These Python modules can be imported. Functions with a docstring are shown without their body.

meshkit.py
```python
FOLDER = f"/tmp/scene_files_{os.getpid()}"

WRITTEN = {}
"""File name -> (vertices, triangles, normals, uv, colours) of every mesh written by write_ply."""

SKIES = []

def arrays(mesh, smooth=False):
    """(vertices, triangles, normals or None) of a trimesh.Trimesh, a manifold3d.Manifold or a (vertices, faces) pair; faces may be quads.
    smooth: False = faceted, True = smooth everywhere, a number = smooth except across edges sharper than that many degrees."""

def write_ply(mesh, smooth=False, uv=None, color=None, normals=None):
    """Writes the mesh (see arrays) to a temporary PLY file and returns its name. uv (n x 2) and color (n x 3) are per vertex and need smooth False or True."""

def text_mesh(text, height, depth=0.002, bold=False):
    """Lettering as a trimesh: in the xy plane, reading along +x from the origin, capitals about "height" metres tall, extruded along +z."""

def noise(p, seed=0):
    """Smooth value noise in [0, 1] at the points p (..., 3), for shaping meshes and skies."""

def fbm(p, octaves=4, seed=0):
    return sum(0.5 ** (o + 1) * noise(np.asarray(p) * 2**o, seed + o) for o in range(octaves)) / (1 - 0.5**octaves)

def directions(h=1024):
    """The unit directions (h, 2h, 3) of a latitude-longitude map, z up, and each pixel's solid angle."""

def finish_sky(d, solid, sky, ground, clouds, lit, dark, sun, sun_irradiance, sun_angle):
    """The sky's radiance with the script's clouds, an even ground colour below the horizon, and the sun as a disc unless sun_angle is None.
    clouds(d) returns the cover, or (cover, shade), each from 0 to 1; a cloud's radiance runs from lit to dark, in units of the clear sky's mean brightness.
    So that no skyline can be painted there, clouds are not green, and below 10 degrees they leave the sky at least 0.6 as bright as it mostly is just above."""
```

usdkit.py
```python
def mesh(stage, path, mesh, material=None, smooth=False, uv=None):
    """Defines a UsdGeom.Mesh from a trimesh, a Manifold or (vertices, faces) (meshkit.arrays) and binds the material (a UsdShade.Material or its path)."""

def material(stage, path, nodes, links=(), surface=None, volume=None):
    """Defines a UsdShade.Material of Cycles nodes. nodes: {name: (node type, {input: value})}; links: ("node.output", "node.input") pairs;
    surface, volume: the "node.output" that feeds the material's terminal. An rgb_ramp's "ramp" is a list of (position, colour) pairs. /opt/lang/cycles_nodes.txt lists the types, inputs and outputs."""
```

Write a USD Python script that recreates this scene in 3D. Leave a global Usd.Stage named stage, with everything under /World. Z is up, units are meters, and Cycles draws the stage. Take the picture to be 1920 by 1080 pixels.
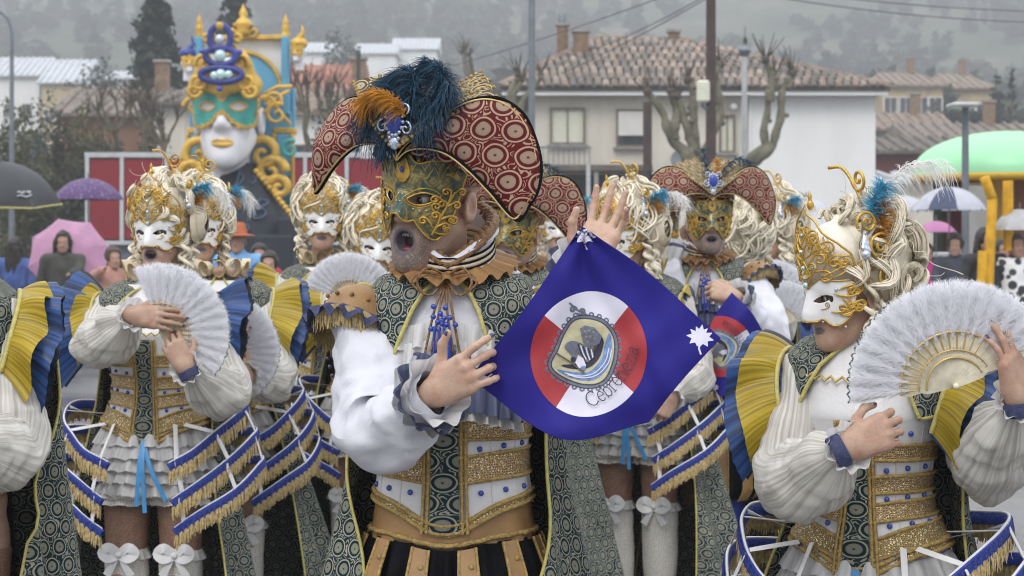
import math, random
import numpy as np, shapely, trimesh
from shapely.geometry import Polygon, LineString, Point, MultiPolygon
from shapely import affinity
from shapely.ops import unary_union
from pxr import Usd, UsdGeom, UsdLux, UsdShade, Gf, Sdf
import usdkit, meshkit

stage = Usd.Stage.CreateInMemory()
UsdGeom.SetStageUpAxis(stage, 'Z'); UsdGeom.SetStageMetersPerUnit(stage, 1.0)
UsdGeom.Xform.Define(stage, '/World'); UsdGeom.Scope.Define(stage, '/World/Looks')

# ---------------------------------------------------------------- camera, sky, sun, exposure
F, CX, HY, CH = 3850.0, 960.0, 455.0, 1.586       # focal length in pixels of a 1920 wide picture, horizon row, eye height
cam = UsdGeom.Camera.Define(stage, '/World/camera')
cam.CreateHorizontalApertureAttr(36.0); cam.CreateVerticalApertureAttr(20.25)
cam.CreateFocalLengthAttr(36.0 * F / 1920.0)
cam.CreateVerticalApertureOffsetAttr(-(540.0 - HY) / 1920.0 * 36.0)
cam.CreateFStopAttr(10.0); cam.CreateFocusDistanceAttr(4.35)
cam.CreateClippingRangeAttr(Gf.Vec2f(0.1, 5000.0))
cam.CreateExposureAttr(1.05)
cx_ = UsdGeom.Xformable(cam); cx_.AddTranslateOp().Set(Gf.Vec3d(0, 0, CH)); cx_.AddRotateXOp().Set(90.0)

SUN_EL, SUN_ROT = math.radians(48), math.radians(200)
skymat = usdkit.material(stage, '/World/Looks/sky_look', {
    'sky': ('sky_texture', {'sky_type': 'single_scattering', 'sun_disc': False, 'sun_elevation': SUN_EL, 'sun_rotation': SUN_ROT}),
    'tc': ('texture_coordinate', {}),
    'n': ('noise_texture', {'scale': 2.2, 'detail': 5.0}),
    'r': ('rgb_ramp', {'ramp': [(0.3, (4.6, 4.75, 5.0)), (0.7, (6.4, 6.5, 6.7))]}),
    'm': ('mix', {'fac': 0.93}),
    'x': ('separate_xyz', {}), 'g': ('map_range', {'clamp': True, 'from_min': -0.05, 'from_max': 0.9, 'to_min': 0.32, 'to_max': 1.5}), 'ml': ('mix', {'mix_type': 'multiply', 'fac': 1.0}),
    'b': ('background_shader', {'strength': 0.13})},
    [('tc.generated', 'x.vector'), ('x.z', 'g.value'), ('g.result', 'ml.color2'), ('m.color', 'ml.color1'), ('tc.generated', 'n.vector'), ('n.fac', 'r.fac'), ('sky.color', 'm.color1'), ('r.color', 'm.color2'), ('ml.color', 'b.color')], surface='b.background')
dome = UsdLux.DomeLight.Define(stage, '/World/sky')
UsdShade.MaterialBindingAPI.Apply(dome.GetPrim()).Bind(skymat)
dome.GetPrim().SetCustomDataByKey('kind', 'structure')
sun = UsdLux.DistantLight.Define(stage, '/World/sun')
sun.CreateNormalizeAttr(True); sun.CreateIntensityAttr(0.24); sun.CreateAngleAttr(25.0); sun.CreateColorAttr(Gf.Vec3f(1.0, 0.97, 0.93))
_sd = np.array([math.sin(SUN_ROT) * math.cos(SUN_EL), math.cos(SUN_ROT) * math.cos(SUN_EL), math.sin(SUN_EL)])   # towards the sun: behind the camera's left shoulder
_q = Gf.Rotation(Gf.Vec3d(0, 0, 1), Gf.Vec3d(*_sd.tolist()))
UsdGeom.Xformable(sun).AddTransformOp().Set(Gf.Matrix4d().SetRotate(_q))

# ---------------------------------------------------------------- naming
_used = {}
def path_for(parent, name):
    base = (parent.GetPath().pathString if parent else '/World') + '/' + name
    n = _used.get(base, 0); _used[base] = n + 1
    return base if n == 0 else base + '_%03d' % n
def tag(p, label=None, cat=None, group=None, kind=None):
    p = p.GetPrim() if hasattr(p, 'GetPrim') else p
    for k, v in (('label', label), ('category', cat), ('group', group), ('kind', kind)):
        if v: p.SetCustomDataByKey(k, v)
    return p
def thing(name, label, cat, loc=(0, 0, 0), rotz=0.0, group=None, mat=None, kind=None):
    x = UsdGeom.Xform.Define(stage, path_for(None, name))
    if mat is not None:
        x.AddTransformOp().Set(Gf.Matrix4d(*np.asarray(mat, float).T.ravel().tolist()))
    else:
        x.AddTranslateOp().Set(Gf.Vec3d(*map(float, loc)))
        if rotz: x.AddRotateZOp().Set(math.degrees(rotz))
    return tag(x, label, cat, group, kind)
M = {}
def part(parent, name, mesh, mat, smooth=True, uv=None, label=None, kind=None):
    if len(mesh) == 3: mesh, uv = (mesh[0], mesh[1]), mesh[2]
    v, f = mesh
    if len(f) == 0: return None
    if uv is None and smooth not in (True, False) and len(f) > 60000: smooth = True
    m = usdkit.mesh(stage, path_for(parent, name), (v, f), M[mat] if isinstance(mat, str) else mat, smooth=(True if uv is not None and smooth else smooth), uv=uv)
    return tag(m, label, None, None, kind)
def single(name, label, cat, mesh, mat, smooth=True, group=None, kind=None):
    p = part(None, name, mesh, mat, smooth); return tag(p, label, cat, group, kind)
def copy_of(src, label, loc, rotz=0.0, group=None, scale=None):
    x = UsdGeom.Xform.Define(stage, path_for(None, src.GetName().rstrip('0123456789').rstrip('_')))
    x.AddTranslateOp().Set(Gf.Vec3d(*map(float, loc)))
    if rotz: x.AddRotateZOp().Set(math.degrees(rotz))
    if scale: x.AddScaleOp().Set(Gf.Vec3f(scale, scale, scale))
    x.GetPrim().GetReferences().AddInternalReference(src.GetPath()); x.GetPrim().SetInstanceable(True)
    d = src.GetCustomData()
    return tag(x, label, d.get('category'), group or d.get('group'))

# ---------------------------------------------------------------- geometry helpers: a mesh is (vertices, triangles) or (vertices, triangles, uv)
A = lambda *x: np.array(x, float)
def at(px, py, D):
    return A((px - CX) / F * D, D, CH - (py - HY) / F * D)
def unit(v): v = np.asarray(v, float); return v / (np.linalg.norm(v, axis=-1, keepdims=True) + 1e-12)
def quads(q): return np.vstack([q[:, [0, 1, 2]], q[:, [0, 2, 3]]])
def cat(ms):
    ms = [m for m in ms if m is not None and len(m[1])]
    vs, fs, us, n = [], [], [], 0
    hasuv = all(len(m) == 3 for m in ms)
    for m in ms:
        vs.append(m[0]); fs.append(np.asarray(m[1]) + n); n += len(m[0])
        if hasuv: us.append(m[2])
    if not ms: return np.zeros((0, 3)), np.zeros((0, 3), int)
    return (np.vstack(vs), np.vstack(fs), np.vstack(us)) if hasuv else (np.vstack(vs), np.vstack(fs))
def xf(m, mat):
    mat = np.asarray(mat, float); return (m[0] @ mat[:3, :3].T + mat[:3, 3],) + tuple(m[1:])
def move(m, d): return (m[0] + np.asarray(d, float),) + tuple(m[1:])
def scl(m, s): return (m[0] * np.asarray(s, float),) + tuple(m[1:])
def flip(m): return (m[0], np.asarray(m[1])[:, ::-1]) + tuple(m[2:])
def mirx(m): return flip((m[0] * A(-1, 1, 1),) + tuple(m[1:]))
def R(ax, deg):
    return trimesh.transformations.rotation_matrix(math.radians(deg), {'x': [1, 0, 0], 'y': [0, 1, 0], 'z': [0, 0, 1]}[ax])
def T(*d):
    m = np.eye(4); m[:3, 3] = d if len(d) == 3 else d[0]; return m
def S(*s):
    m = np.eye(4); m[0, 0], m[1, 1], m[2, 2] = (s if len(s) == 3 else (s[0],) * 3); return m
def frame(o, y, z):
    """matrix whose local +y is y, local +z near z"""
    y = unit(y); x = unit(np.cross(y, z)); z = np.cross(x, y)
    m = np.eye(4); m[:3, 0], m[:3, 1], m[:3, 2], m[:3, 3] = x, y, z, o; return m
def tri(m): return (np.array(m.vertices), np.array(m.faces))
def box(sx, sy, sz, c=(0, 0, 0), ch=0.0):
    if not ch: m = tri(trimesh.creation.box((sx, sy, sz)))
    else:
        h = A(sx, sy, sz) / 2; pts = []
        for a in (-1, 1):
            for b in (-1, 1):
                for d in (-1, 1):
                    for k in range(3):
                        o = h - ch; o[k] = h[k]; pts.append(o * A(a, b, d))
        m = tri(trimesh.convex.convex_hull(np.array(pts)))
    return move(m, c)
def grid(P, uv=None, wrap=False, wrapv=False):
    """P (m,n,3) sheet of quads; wrap closes the second index, wrapv the first"""
    m, n = P.shape[:2]
    i, j = np.meshgrid(np.arange(m if wrapv else m - 1), np.arange(n if wrap else n - 1), indexing='ij')
    i, j = i.ravel(), j.ravel(); i2, j2 = (i + 1) % m, (j + 1) % n
    f = quads(np.stack([i * n + j, i * n + j2, i2 * n + j2, i2 * n + j], 1))
    v = P.reshape(-1, 3)
    return (v, f) if uv is None else (v, f, uv.reshape(-1, 2))
def resample(p, n):
    p = np.asarray(p, float); d = np.r_[0, np.cumsum(np.linalg.norm(np.diff(p, axis=0), axis=1))]
    s = np.linspace(0, d[-1], n); return np.stack([np.interp(s, d, p[:, k]) for k in range(p.shape[1])], 1)
def spline(p, n=24, closed=False):
    """Catmull-Rom through the points"""
    p = np.asarray(p, float)
    if closed: q = np.vstack([p[-1], p, p[0], p[1]])
    else: q = np.vstack([2 * p[0] - p[1], p, 2 * p[-1] - p[-2]])
    out, segs = [], len(q) - 3
    k = max(2, int(round(n / segs)))
    for i in range(segs):
        a, b, c, d = q[i:i + 4]; t = np.linspace(0, 1, k, endpoint=False)[:, None]
        out.append(0.5 * (2 * b + (c - a) * t + (2 * a - 5 * b + 4 * c - d) * t ** 2 + (3 * b - a - 3 * c + d) * t ** 3))
    if not closed: out.append(q[-2][None])
    return np.vstack(out)
def frames(p, closed=False):
    t = unit(np.gradient(p, axis=0)) if not closed else unit(np.roll(p, -1, 0) - np.roll(p, 1, 0))
    a = np.zeros_like(p); r = A(0, 0, 1) if abs(t[0, 2]) < 0.9 else A(1, 0, 0)
    a[0] = unit(np.cross(t[0], r))
    for i in range(1, len(p)):
        a[i] = unit(a[i - 1] - t[i] * (a[i - 1] @ t[i]))
    return t, a, np.cross(t, a)
def tube(p, r, n=6, closed=False, flat=1.0, cap=True):
    p = np.asarray(p, float); t, a, b = frames(p, closed); r = np.broadcast_to(np.asarray(r, float), (len(p),))
    th = np.arange(n) * 2 * np.pi / n
    P = p[:, None] + r[:, None, None] * (np.cos(th)[None, :, None] * a[:, None] + flat * np.sin(th)[None, :, None] * b[:, None])
    v, f = grid(P, wrap=True, wrapv=closed)
    if cap and not closed:
        k = len(p); v = np.vstack([v, p[0], p[-1]]); j = np.arange(n); j2 = (j + 1) % n
        f = np.vstack([f, np.stack([j2, j, np.full(n, k * n)], 1), np.stack([(k - 1) * n + j, (k - 1) * n + j2, np.full(n, k * n + 1)], 1)])
    return v, f[:, ::-1]
def ribbon(p, w, nrm, thick=0.0):
    """flat strip along p; w half-width(s); nrm the strip's normal (one or per point)"""
    p = np.asarray(p, float); t = unit(np.gradient(p, axis=0)); nrm = np.broadcast_to(nrm, p.shape)
    s = unit(np.cross(t, nrm)); w = np.broadcast_to(np.asarray(w, float), (len(p),))[:, None]
    if not thick: return grid(np.stack([p - s * w, p + s * w], 1))
    k = unit(nrm) * thick / 2
    return grid(np.stack([p - s * w - k, p + s * w - k, p + s * w + k, p - s * w + k], 1), wrap=True)
_ico = {}
def ball(c=(0, 0, 0), r=1.0, sub=2):
    if sub not in _ico: _ico[sub] = tri(trimesh.creation.icosphere(sub, 1.0))
    return (_ico[sub][0] * np.asarray(r, float) + np.asarray(c, float), _ico[sub][1])
def lathe(prof, n=20, a0=0.0, a1=360.0):
    prof = np.asarray(prof, float); full = abs(a1 - a0) >= 359.9
    th = np.radians(np.linspace(a0, a1, n, endpoint=not full))
    P = np.stack([prof[:, 0, None] * np.cos(th), prof[:, 0, None] * np.sin(th), np.broadcast_to(prof[:, 1, None], (len(prof), n))], -1)
    return grid(P, wrap=full)
def cyl(p0, p1, r0, r1=None, n=10):
    return tube(np.stack([np.asarray(p0, float), np.asarray(p1, float)]), [r0, r0 if r1 is None else r1], n)
def polys(g): return [q for q in getattr(g, 'geoms', [g]) if q.geom_type == 'Polygon' and q.area > 1e-9]
def drape(poly, cell, fmap, thick=0.0, off=0.0, puff=None, back=True):
    """a 2-D shape cut into a fine grid and laid on the surface fmap(u, v); thick gives it a body, puff(distance to its edge) swells it"""
    if poly.is_empty: return np.zeros((0, 3)), np.zeros((0, 3), int), np.zeros((0, 2))
    x0, y0, x1, y1 = poly.bounds
    nx, ny = max(1, int(np.ceil((x1 - x0) / cell))), max(1, int(np.ceil((y1 - y0) / cell)))
    gx, gy = np.linspace(x0, x1, nx + 1), np.linspace(y0, y1, ny + 1)
    I, J = np.meshgrid(np.arange(nx), np.arange(ny), indexing='ij'); I, J = I.ravel(), J.ravel()
    bx = shapely.box(gx[I], gy[J], gx[I + 1], gy[J + 1]); shapely.prepare(poly)
    full = shapely.contains_properly(poly, bx); hit = shapely.intersects(poly, bx) & ~full
    tris = []
    if full.any():
        i, j = I[full], J[full]
        c = [np.stack([gx[i + a], gy[j + b]], 1) for a, b in ((0, 0), (1, 0), (1, 1), (0, 1))]
        tris += [np.stack([c[0], c[1], c[2]], 1), np.stack([c[0], c[2], c[3]], 1)]
    for g in shapely.intersection(poly, bx[hit]):
        for q in polys(g):
            q = shapely.geometry.polygon.orient(q)
            pts = np.array(q.exterior.coords)[:-1]
            if not len(q.interiors) and len(pts) == 3: tris.append(pts[None]); continue
            if not len(q.interiors) and abs(q.convex_hull.area - q.area) < 1e-12:
                tris.append(np.stack([np.stack([pts[0], pts[k], pts[k + 1]]) for k in range(1, len(pts) - 1)]))
            else:
                v, f = trimesh.creation.triangulate_polygon(q, engine='earcut')
                t = v[f]; 
                e1, e2 = t[:, 1] - t[:, 0], t[:, 2] - t[:, 0]; s = e1[:, 0] * e2[:, 1] - e1[:, 1] * e2[:, 0]; t[s < 0] = t[s < 0][:, ::-1]; tris.append(t)
    t = np.vstack(tris).reshape(-1, 2)
    key, inv = np.unique(np.round(t, 7), axis=0, return_inverse=True); f = inv.reshape(-1, 3)
    f = f[(f[:, 0] != f[:, 1]) & (f[:, 1] != f[:, 2]) & (f[:, 0] != f[:, 2])]
    u, v = key[:, 0], key[:, 1]; P = fmap(u, v)
    e = max(cell * 0.25, 1e-5)
    N = unit(np.cross(fmap(u + e, v) - fmap(u - e, v), fmap(u, v + e) - fmap(u, v - e)))
    h = np.zeros(len(u))
    if puff is not None: h = puff(shapely.distance(poly.boundary, shapely.points(u, v)))
    top = P + N * (off + thick + h)[:, None]
    if not thick and puff is None: return top, f, key
    if not back:
        return top, f, key
    bot = P + N * (off - h)[:, None]; n = len(P)
    ed = np.vstack([f[:, [0, 1]], f[:, [1, 2]], f[:, [2, 0]]]); s = np.sort(ed, 1)
    _, idx, cnt = np.unique(s, axis=0, return_index=True, return_counts=True); b = ed[idx[cnt == 1]]
    side = np.vstack([np.stack([b[:, 0], b[:, 0] + n, b[:, 1] + n], 1), np.stack([b[:, 0], b[:, 1] + n, b[:, 1]], 1)])
    return np.vstack([top, bot]), np.vstack([f, f[:, ::-1] + n, side]), np.vstack([key, key])
def online(pl, fmap, r, off=0.0, n=5, closed=False, taper=None, step=None):
    """a tube along a 2-D line laid on the surface"""
    pl = np.asarray(pl, float); e = 1e-4
    u, v = pl[:, 0], pl[:, 1]; P = fmap(u, v)
    if off: P = P + unit(np.cross(fmap(u + e, v) - fmap(u - e, v), fmap(u, v + e) - fmap(u, v - e))) * off
    rr = np.full(len(P), r)
    if taper: rr = r * np.interp(np.linspace(0, 1, len(P)), [0, taper, 1 - taper, 1], [0.35, 1, 1, 0.35])
    return tube(P, rr, n, closed)
def oncurve(poly): return np.array(poly.exterior.coords)[:-1]
def ring(c, rx, ry=None, n=24, rot=0.0):
    ry = ry or rx; t = np.arange(n) * 2 * np.pi / n; p = np.stack([rx * np.cos(t), ry * np.sin(t)], 1)
    k = math.radians(rot); return p @ np.array([[math.cos(k), math.sin(k)], [-math.sin(k), math.cos(k)]]) + np.asarray(c)
def spiral(c, r, turns=1.4, a0=0.0, sgn=1, n=18, r1=0.12):
    s = np.linspace(0, 1, n); th = math.radians(a0) + sgn * turns * 2 * np.pi * s; q = r * (1 - (1 - r1) * s)
    return np.stack([c[0] + q * np.cos(th), c[1] + q * np.sin(th)], 1)
def scroll(p, d, size, sgn=1):
    """an acanthus-like C scroll that leaves point p in direction d (degrees) and curls up"""
    k = math.radians(d); dv = A(math.cos(k), math.sin(k)); nv = A(-dv[1], dv[0]) * sgn
    c = np.asarray(p) + dv * size + nv * size * 0.42
    sp = spiral(c, size * 0.42, 1.35, d - 90 * sgn, sgn)
    return np.vstack([spline(np.vstack([p, np.asarray(p) + dv * size * 0.5 - nv * size * 0.06, sp[0]]), 8)[:-1], sp])
def mir(pls): return list(pls) + [p * A(-1, 1) for p in pls]
def circ(c, r, n=20): return Polygon(ring(c, r, n=n))
def rng(s): return np.random.default_rng(s)

# ---------------------------------------------------------------- signed distances and their surface
def rc(p, a, b, ra, rb):
    a, b = np.asarray(a, float), np.asarray(b, float); ba = b - a; t = np.clip(((p - a) @ ba) / max(ba @ ba, 1e-12), 0, 1)
    q = p - a - t[:, None] * ba; return np.sqrt(np.einsum('ij,ij->i', q, q)) - (ra + (rb - ra) * t)
def el(p, c, r):
    q = (p - np.asarray(c, float)); r = np.asarray(r, float); q = q / r; k0 = np.sqrt(np.einsum('ij,ij->i', q, q)); q = q / r; k1 = np.sqrt(np.einsum('ij,ij->i', q, q))
    return k0 * (k0 - 1) / (k1 + 1e-9)
def smin(a, b, k):
    h = np.maximum(k - np.abs(a - b), 0) / k; return np.minimum(a, b) - h * h * k / 4
def smax(a, b, k): return -smin(-a, -b, k)
def nets(fn, lo, hi, h):
    lo, hi = np.asarray(lo, float), np.asarray(hi, float); n = np.ceil((hi - lo) / h).astype(int) + 1
    B = 5; nb = -(-n // B)
    cb = np.stack(np.meshgrid(*[lo[k] + h * (B * np.arange(nb[k]) + (B - 1) / 2) for k in range(3)], indexing='ij'), -1).reshape(-1, 3)
    db = fn(cb); near = np.argwhere((np.abs(db) < B * h * 1.25).reshape(nb)); V = np.repeat(np.repeat(np.repeat(db.reshape(nb), B, 0), B, 1), B, 2)
    o = np.stack(np.meshgrid(*[np.arange(B)] * 3, indexing='ij'), -1).reshape(-1, 3); ix = (near[:, None] * B + o[None]).reshape(-1, 3)
    V[ix[:, 0], ix[:, 1], ix[:, 2]] = fn(lo + h * ix); V = V[:n[0], :n[1], :n[2]]; S_ = V < 0; m = n - 1
    sl = lambda o, X: X[o[0]:o[0] + m[0], o[1]:o[1] + m[1], o[2]:o[2] + m[2]]
    C = [(a, b, c) for a in (0, 1) for b in (0, 1) for c in (0, 1)]
    cnt = sum(sl(c, S_).astype(np.int8) for c in C); act = (cnt > 0) & (cnt < 8)
    idx = np.full(m, -1); idx[act] = np.arange(act.sum()); cells = np.argwhere(act)
    acc, num = np.zeros((len(cells), 3)), np.zeros(len(cells))
    for a in C:
        for k in range(3):
            if a[k]: continue
            b = list(a); b[k] = 1
            va, vb = sl(a, V)[act], sl(b, V)[act]; cr = (va < 0) != (vb < 0)
            t = np.where(cr, va / np.where(cr, va - vb, 1), 0); pos = np.broadcast_to(A(*a), (len(t), 3)).copy(); pos[:, k] += t
            acc += pos * cr[:, None]; num += cr
    v = lo + h * (cells + acc / num[:, None]); fs = []
    for d in range(3):
        u, w = (d + 1) % 3, (d + 2) % 3
        s0 = [slice(None)] * 3; s1 = [slice(None)] * 3; s0[d], s1[d] = slice(0, -1), slice(1, None)
        p = np.argwhere(S_[tuple(s0)] != S_[tuple(s1)])
        p = p[(p[:, u] >= 1) & (p[:, w] >= 1) & (p[:, u] <= n[u] - 2) & (p[:, w] <= n[w] - 2)]
        eu, ew = np.zeros(3, int), np.zeros(3, int); eu[u], ew[w] = 1, 1
        g = lambda q: idx[q[:, 0], q[:, 1], q[:, 2]]
        q = np.stack([g(p - eu - ew), g(p - ew), g(p), g(p - eu)], 1)
        ins = S_[p[:, 0], p[:, 1], p[:, 2]]; q[~ins] = q[~ins][:, ::-1]; fs.append(quads(q))
    return v, np.vstack(fs)
# ---------------------------------------------------------------- materials
def mat(name, nodes, links, surface='p.BSDF', volume=None):
    M[name] = usdkit.material(stage, '/World/Looks/' + name, nodes, links, surface=surface, volume=volume); return M[name]
def plain(name, col, rough=0.6, var=0.25, scale=8.0, bump=0.0, bscale=60.0, metal=0.0, sheen=0.0, transl=0.0, coat=0.0, sss=0.0, spec=0.5, stretch=None, dist=0.01):
    """a colour that wanders a little, with a fine relief"""
    c = np.asarray(col, float)
    n = {'tc': ('texture_coordinate', {}), 'n': ('noise_texture', {'scale': scale, 'detail': 4.0}),
         'r': ('rgb_ramp', {'ramp': [(0.3, c * (1 - var)), (0.7, np.minimum(c * (1 + var), 0.95))]}),
         'p': ('principled_bsdf', {'roughness': rough, 'metallic': metal, 'sheen_weight': sheen, 'coat_weight': coat, 'specular_ior_level': spec})}
    if sss: n['p'][1].update(subsurface_weight=sss, subsurface_scale=0.01, subsurface_radius=(1.0, 0.35, 0.2))
    l = [('tc.object', 'n.vector'), ('n.fac', 'r.fac'), ('r.color', 'p.base_color')]
    if bump:
        n['n2'] = ('noise_texture', {'scale': bscale, 'detail': 3.0}); n['b'] = ('bump', {'strength': bump, 'distance': dist})
        if stretch: n['mp'] = ('mapping', {'scale': stretch}); l += [('tc.object', 'mp.vector'), ('mp.vector', 'n2.vector')]
        else: l += [('tc.object', 'n2.vector')]
        l += [('n2.fac', 'b.height'), ('b.normal', 'p.normal')]
    surf = 'p.BSDF'
    if transl:
        n['t'] = ('translucent_bsdf', {}); n['mx'] = ('mix_closure', {'fac': transl}); l += [('r.color', 't.color'), ('p.BSDF', 'mx.closure1'), ('t.BSDF', 'mx.closure2')]; surf = 'mx.closure'
    return mat(name, n, l, surf)

def brocade(name, pitch, field, disc, line, ringc, rough=0.6, dx=1.0, dy=0.9, metal=0.0):
    """woven medallions in staggered rows with scrolling vines between them, laid out by the cloth's own coordinates in metres"""
    Mt = lambda op, **k: ('math', {'math_type': op, **k})
    n = {'uv': ('uvmap', {'attribute': 'st'}), 'wob': ('noise_texture', {'scale': 1.6 / pitch, 'detail': 1.0}),
         'ws': ('vector_math', {'math_type': 'scale', 'scale': 0.10}), 'mp': ('mapping', {'scale': (1 / pitch, 1 / (pitch * dy), 1)}), 'ad': ('vector_math', {'math_type': 'add'}),
         'x': ('separate_xyz', {}), 'row': Mt('floor'), 'odd': Mt('floored_modulo', value2=2.0), 'hf': Mt('multiply', value2=0.5), 'xs': Mt('add'),
         'fx': Mt('fraction'), 'fy': Mt('fraction'), 'cx': Mt('subtract', value2=0.5), 'cy': Mt('subtract', value2=0.5), 'cxs': Mt('multiply', value2=dx), 'cyy': Mt('multiply', value2=dy),
         'x2': Mt('multiply'), 'y2': Mt('multiply'), 's': Mt('add'), 'd': Mt('sqrt'),
         'rmp': ('rgb_ramp', {'ramp': [(0, ringc), (0.03, ringc), (0.045, disc * 0.85), (0.12, disc), (0.235, disc * 0.9), (0.25, ringc), (0.345, ringc), (0.36, line), (0.405, line), (0.42, field), (1, field)], 'interpolate': True}),
         'vn': ('noise_texture', {'scale': 2.1 / pitch, 'detail': 0.0, 'distortion': 1.2}), 'vm': Mt('multiply', value2=5.0), 'vf': Mt('pingpong', value2=0.5),
         'vr': ('rgb_ramp', {'ramp': [(0, line * 0.95), (0.13, line * 0.95), (0.2, field), (0.5, field), (1.0, field)]}),
         'far': Mt('greater_than', value2=0.46), 'mx': ('mix', {}),
         'wv': ('noise_texture', {'scale': 900.0, 'detail': 1.0}), 'wr': ('rgb_ramp', {'ramp': [(0.3, (0.72, 0.72, 0.72)), (0.7, (1.15, 1.15, 1.15))]}), 'ml': ('mix', {'mix_type': 'multiply', 'fac': 1.0}),
         'dn': ('noise_texture', {'scale': 6.0, 'detail': 3.0}), 'dr': ('rgb_ramp', {'ramp': [(0.3, (0.75, 0.75, 0.75)), (0.7, (1.1, 1.1, 1.1))]}), 'm2': ('mix', {'mix_type': 'multiply', 'fac': 1.0}),
         'b': ('bump', {'strength': 0.35, 'distance': 0.002}), 'p': ('principled_bsdf', {'roughness': rough, 'metallic': metal, 'specular_ior_level': 0.15})}
    l = [('uv.UV', 'wob.vector'), ('wob.color', 'ws.vector1'), ('uv.UV', 'mp.vector'), ('mp.vector', 'ad.vector1'), ('ws.vector', 'ad.vector2'), ('ad.vector', 'x.vector'),
         ('x.y', 'row.value1'), ('row.value', 'odd.value1'), ('odd.value', 'hf.value1'), ('x.x', 'xs.value1'), ('hf.value', 'xs.value2'), ('xs.value', 'fx.value1'), ('x.y', 'fy.value1'),
         ('fx.value', 'cx.value1'), ('fy.value', 'cy.value1'), ('cx.value', 'cxs.value1'), ('cy.value', 'cyy.value1'), ('cxs.value', 'x2.value1'), ('cxs.value', 'x2.value2'), ('cyy.value', 'y2.value1'), ('cyy.value', 'y2.value2'),
         ('x2.value', 's.value1'), ('y2.value', 's.value2'), ('s.value', 'd.value1'), ('d.value', 'rmp.fac'),
         ('uv.UV', 'vn.vector'), ('vn.fac', 'vm.value1'), ('vm.value', 'vf.value1'), ('vf.value', 'vr.fac'), ('d.value', 'far.value1'),
         ('far.value', 'mx.fac'), ('rmp.color', 'mx.color1'), ('vr.color', 'mx.color2'), ('uv.UV', 'wv.vector'), ('wv.fac', 'wr.fac'), ('mx.color', 'ml.color1'), ('wr.color', 'ml.color2'),
         ('uv.UV', 'dn.vector'), ('dn.fac', 'dr.fac'), ('ml.color', 'm2.color1'), ('dr.color', 'm2.color2'), ('m2.color', 'p.base_color'), ('m2.color', 'b.height'), ('b.normal', 'p.normal')]
    return mat(name, n, l)
brocade('cape_brocade', 0.047, A(0.010, 0.028, 0.036), A(0.23, 0.23, 0.18), A(0.34, 0.335, 0.26), A(0.006, 0.020, 0.028))
brocade('hat_brocade', 0.053, A(0.115, 0.010, 0.012), A(0.36, 0.25, 0.18), A(0.46, 0.31, 0.22), A(0.10, 0.010, 0.012))
brocade('gold_brocade', 0.045, A(0.09, 0.055, 0.02), A(0.42, 0.36, 0.24), A(0.50, 0.42, 0.24), A(0.10, 0.06, 0.03))

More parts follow.
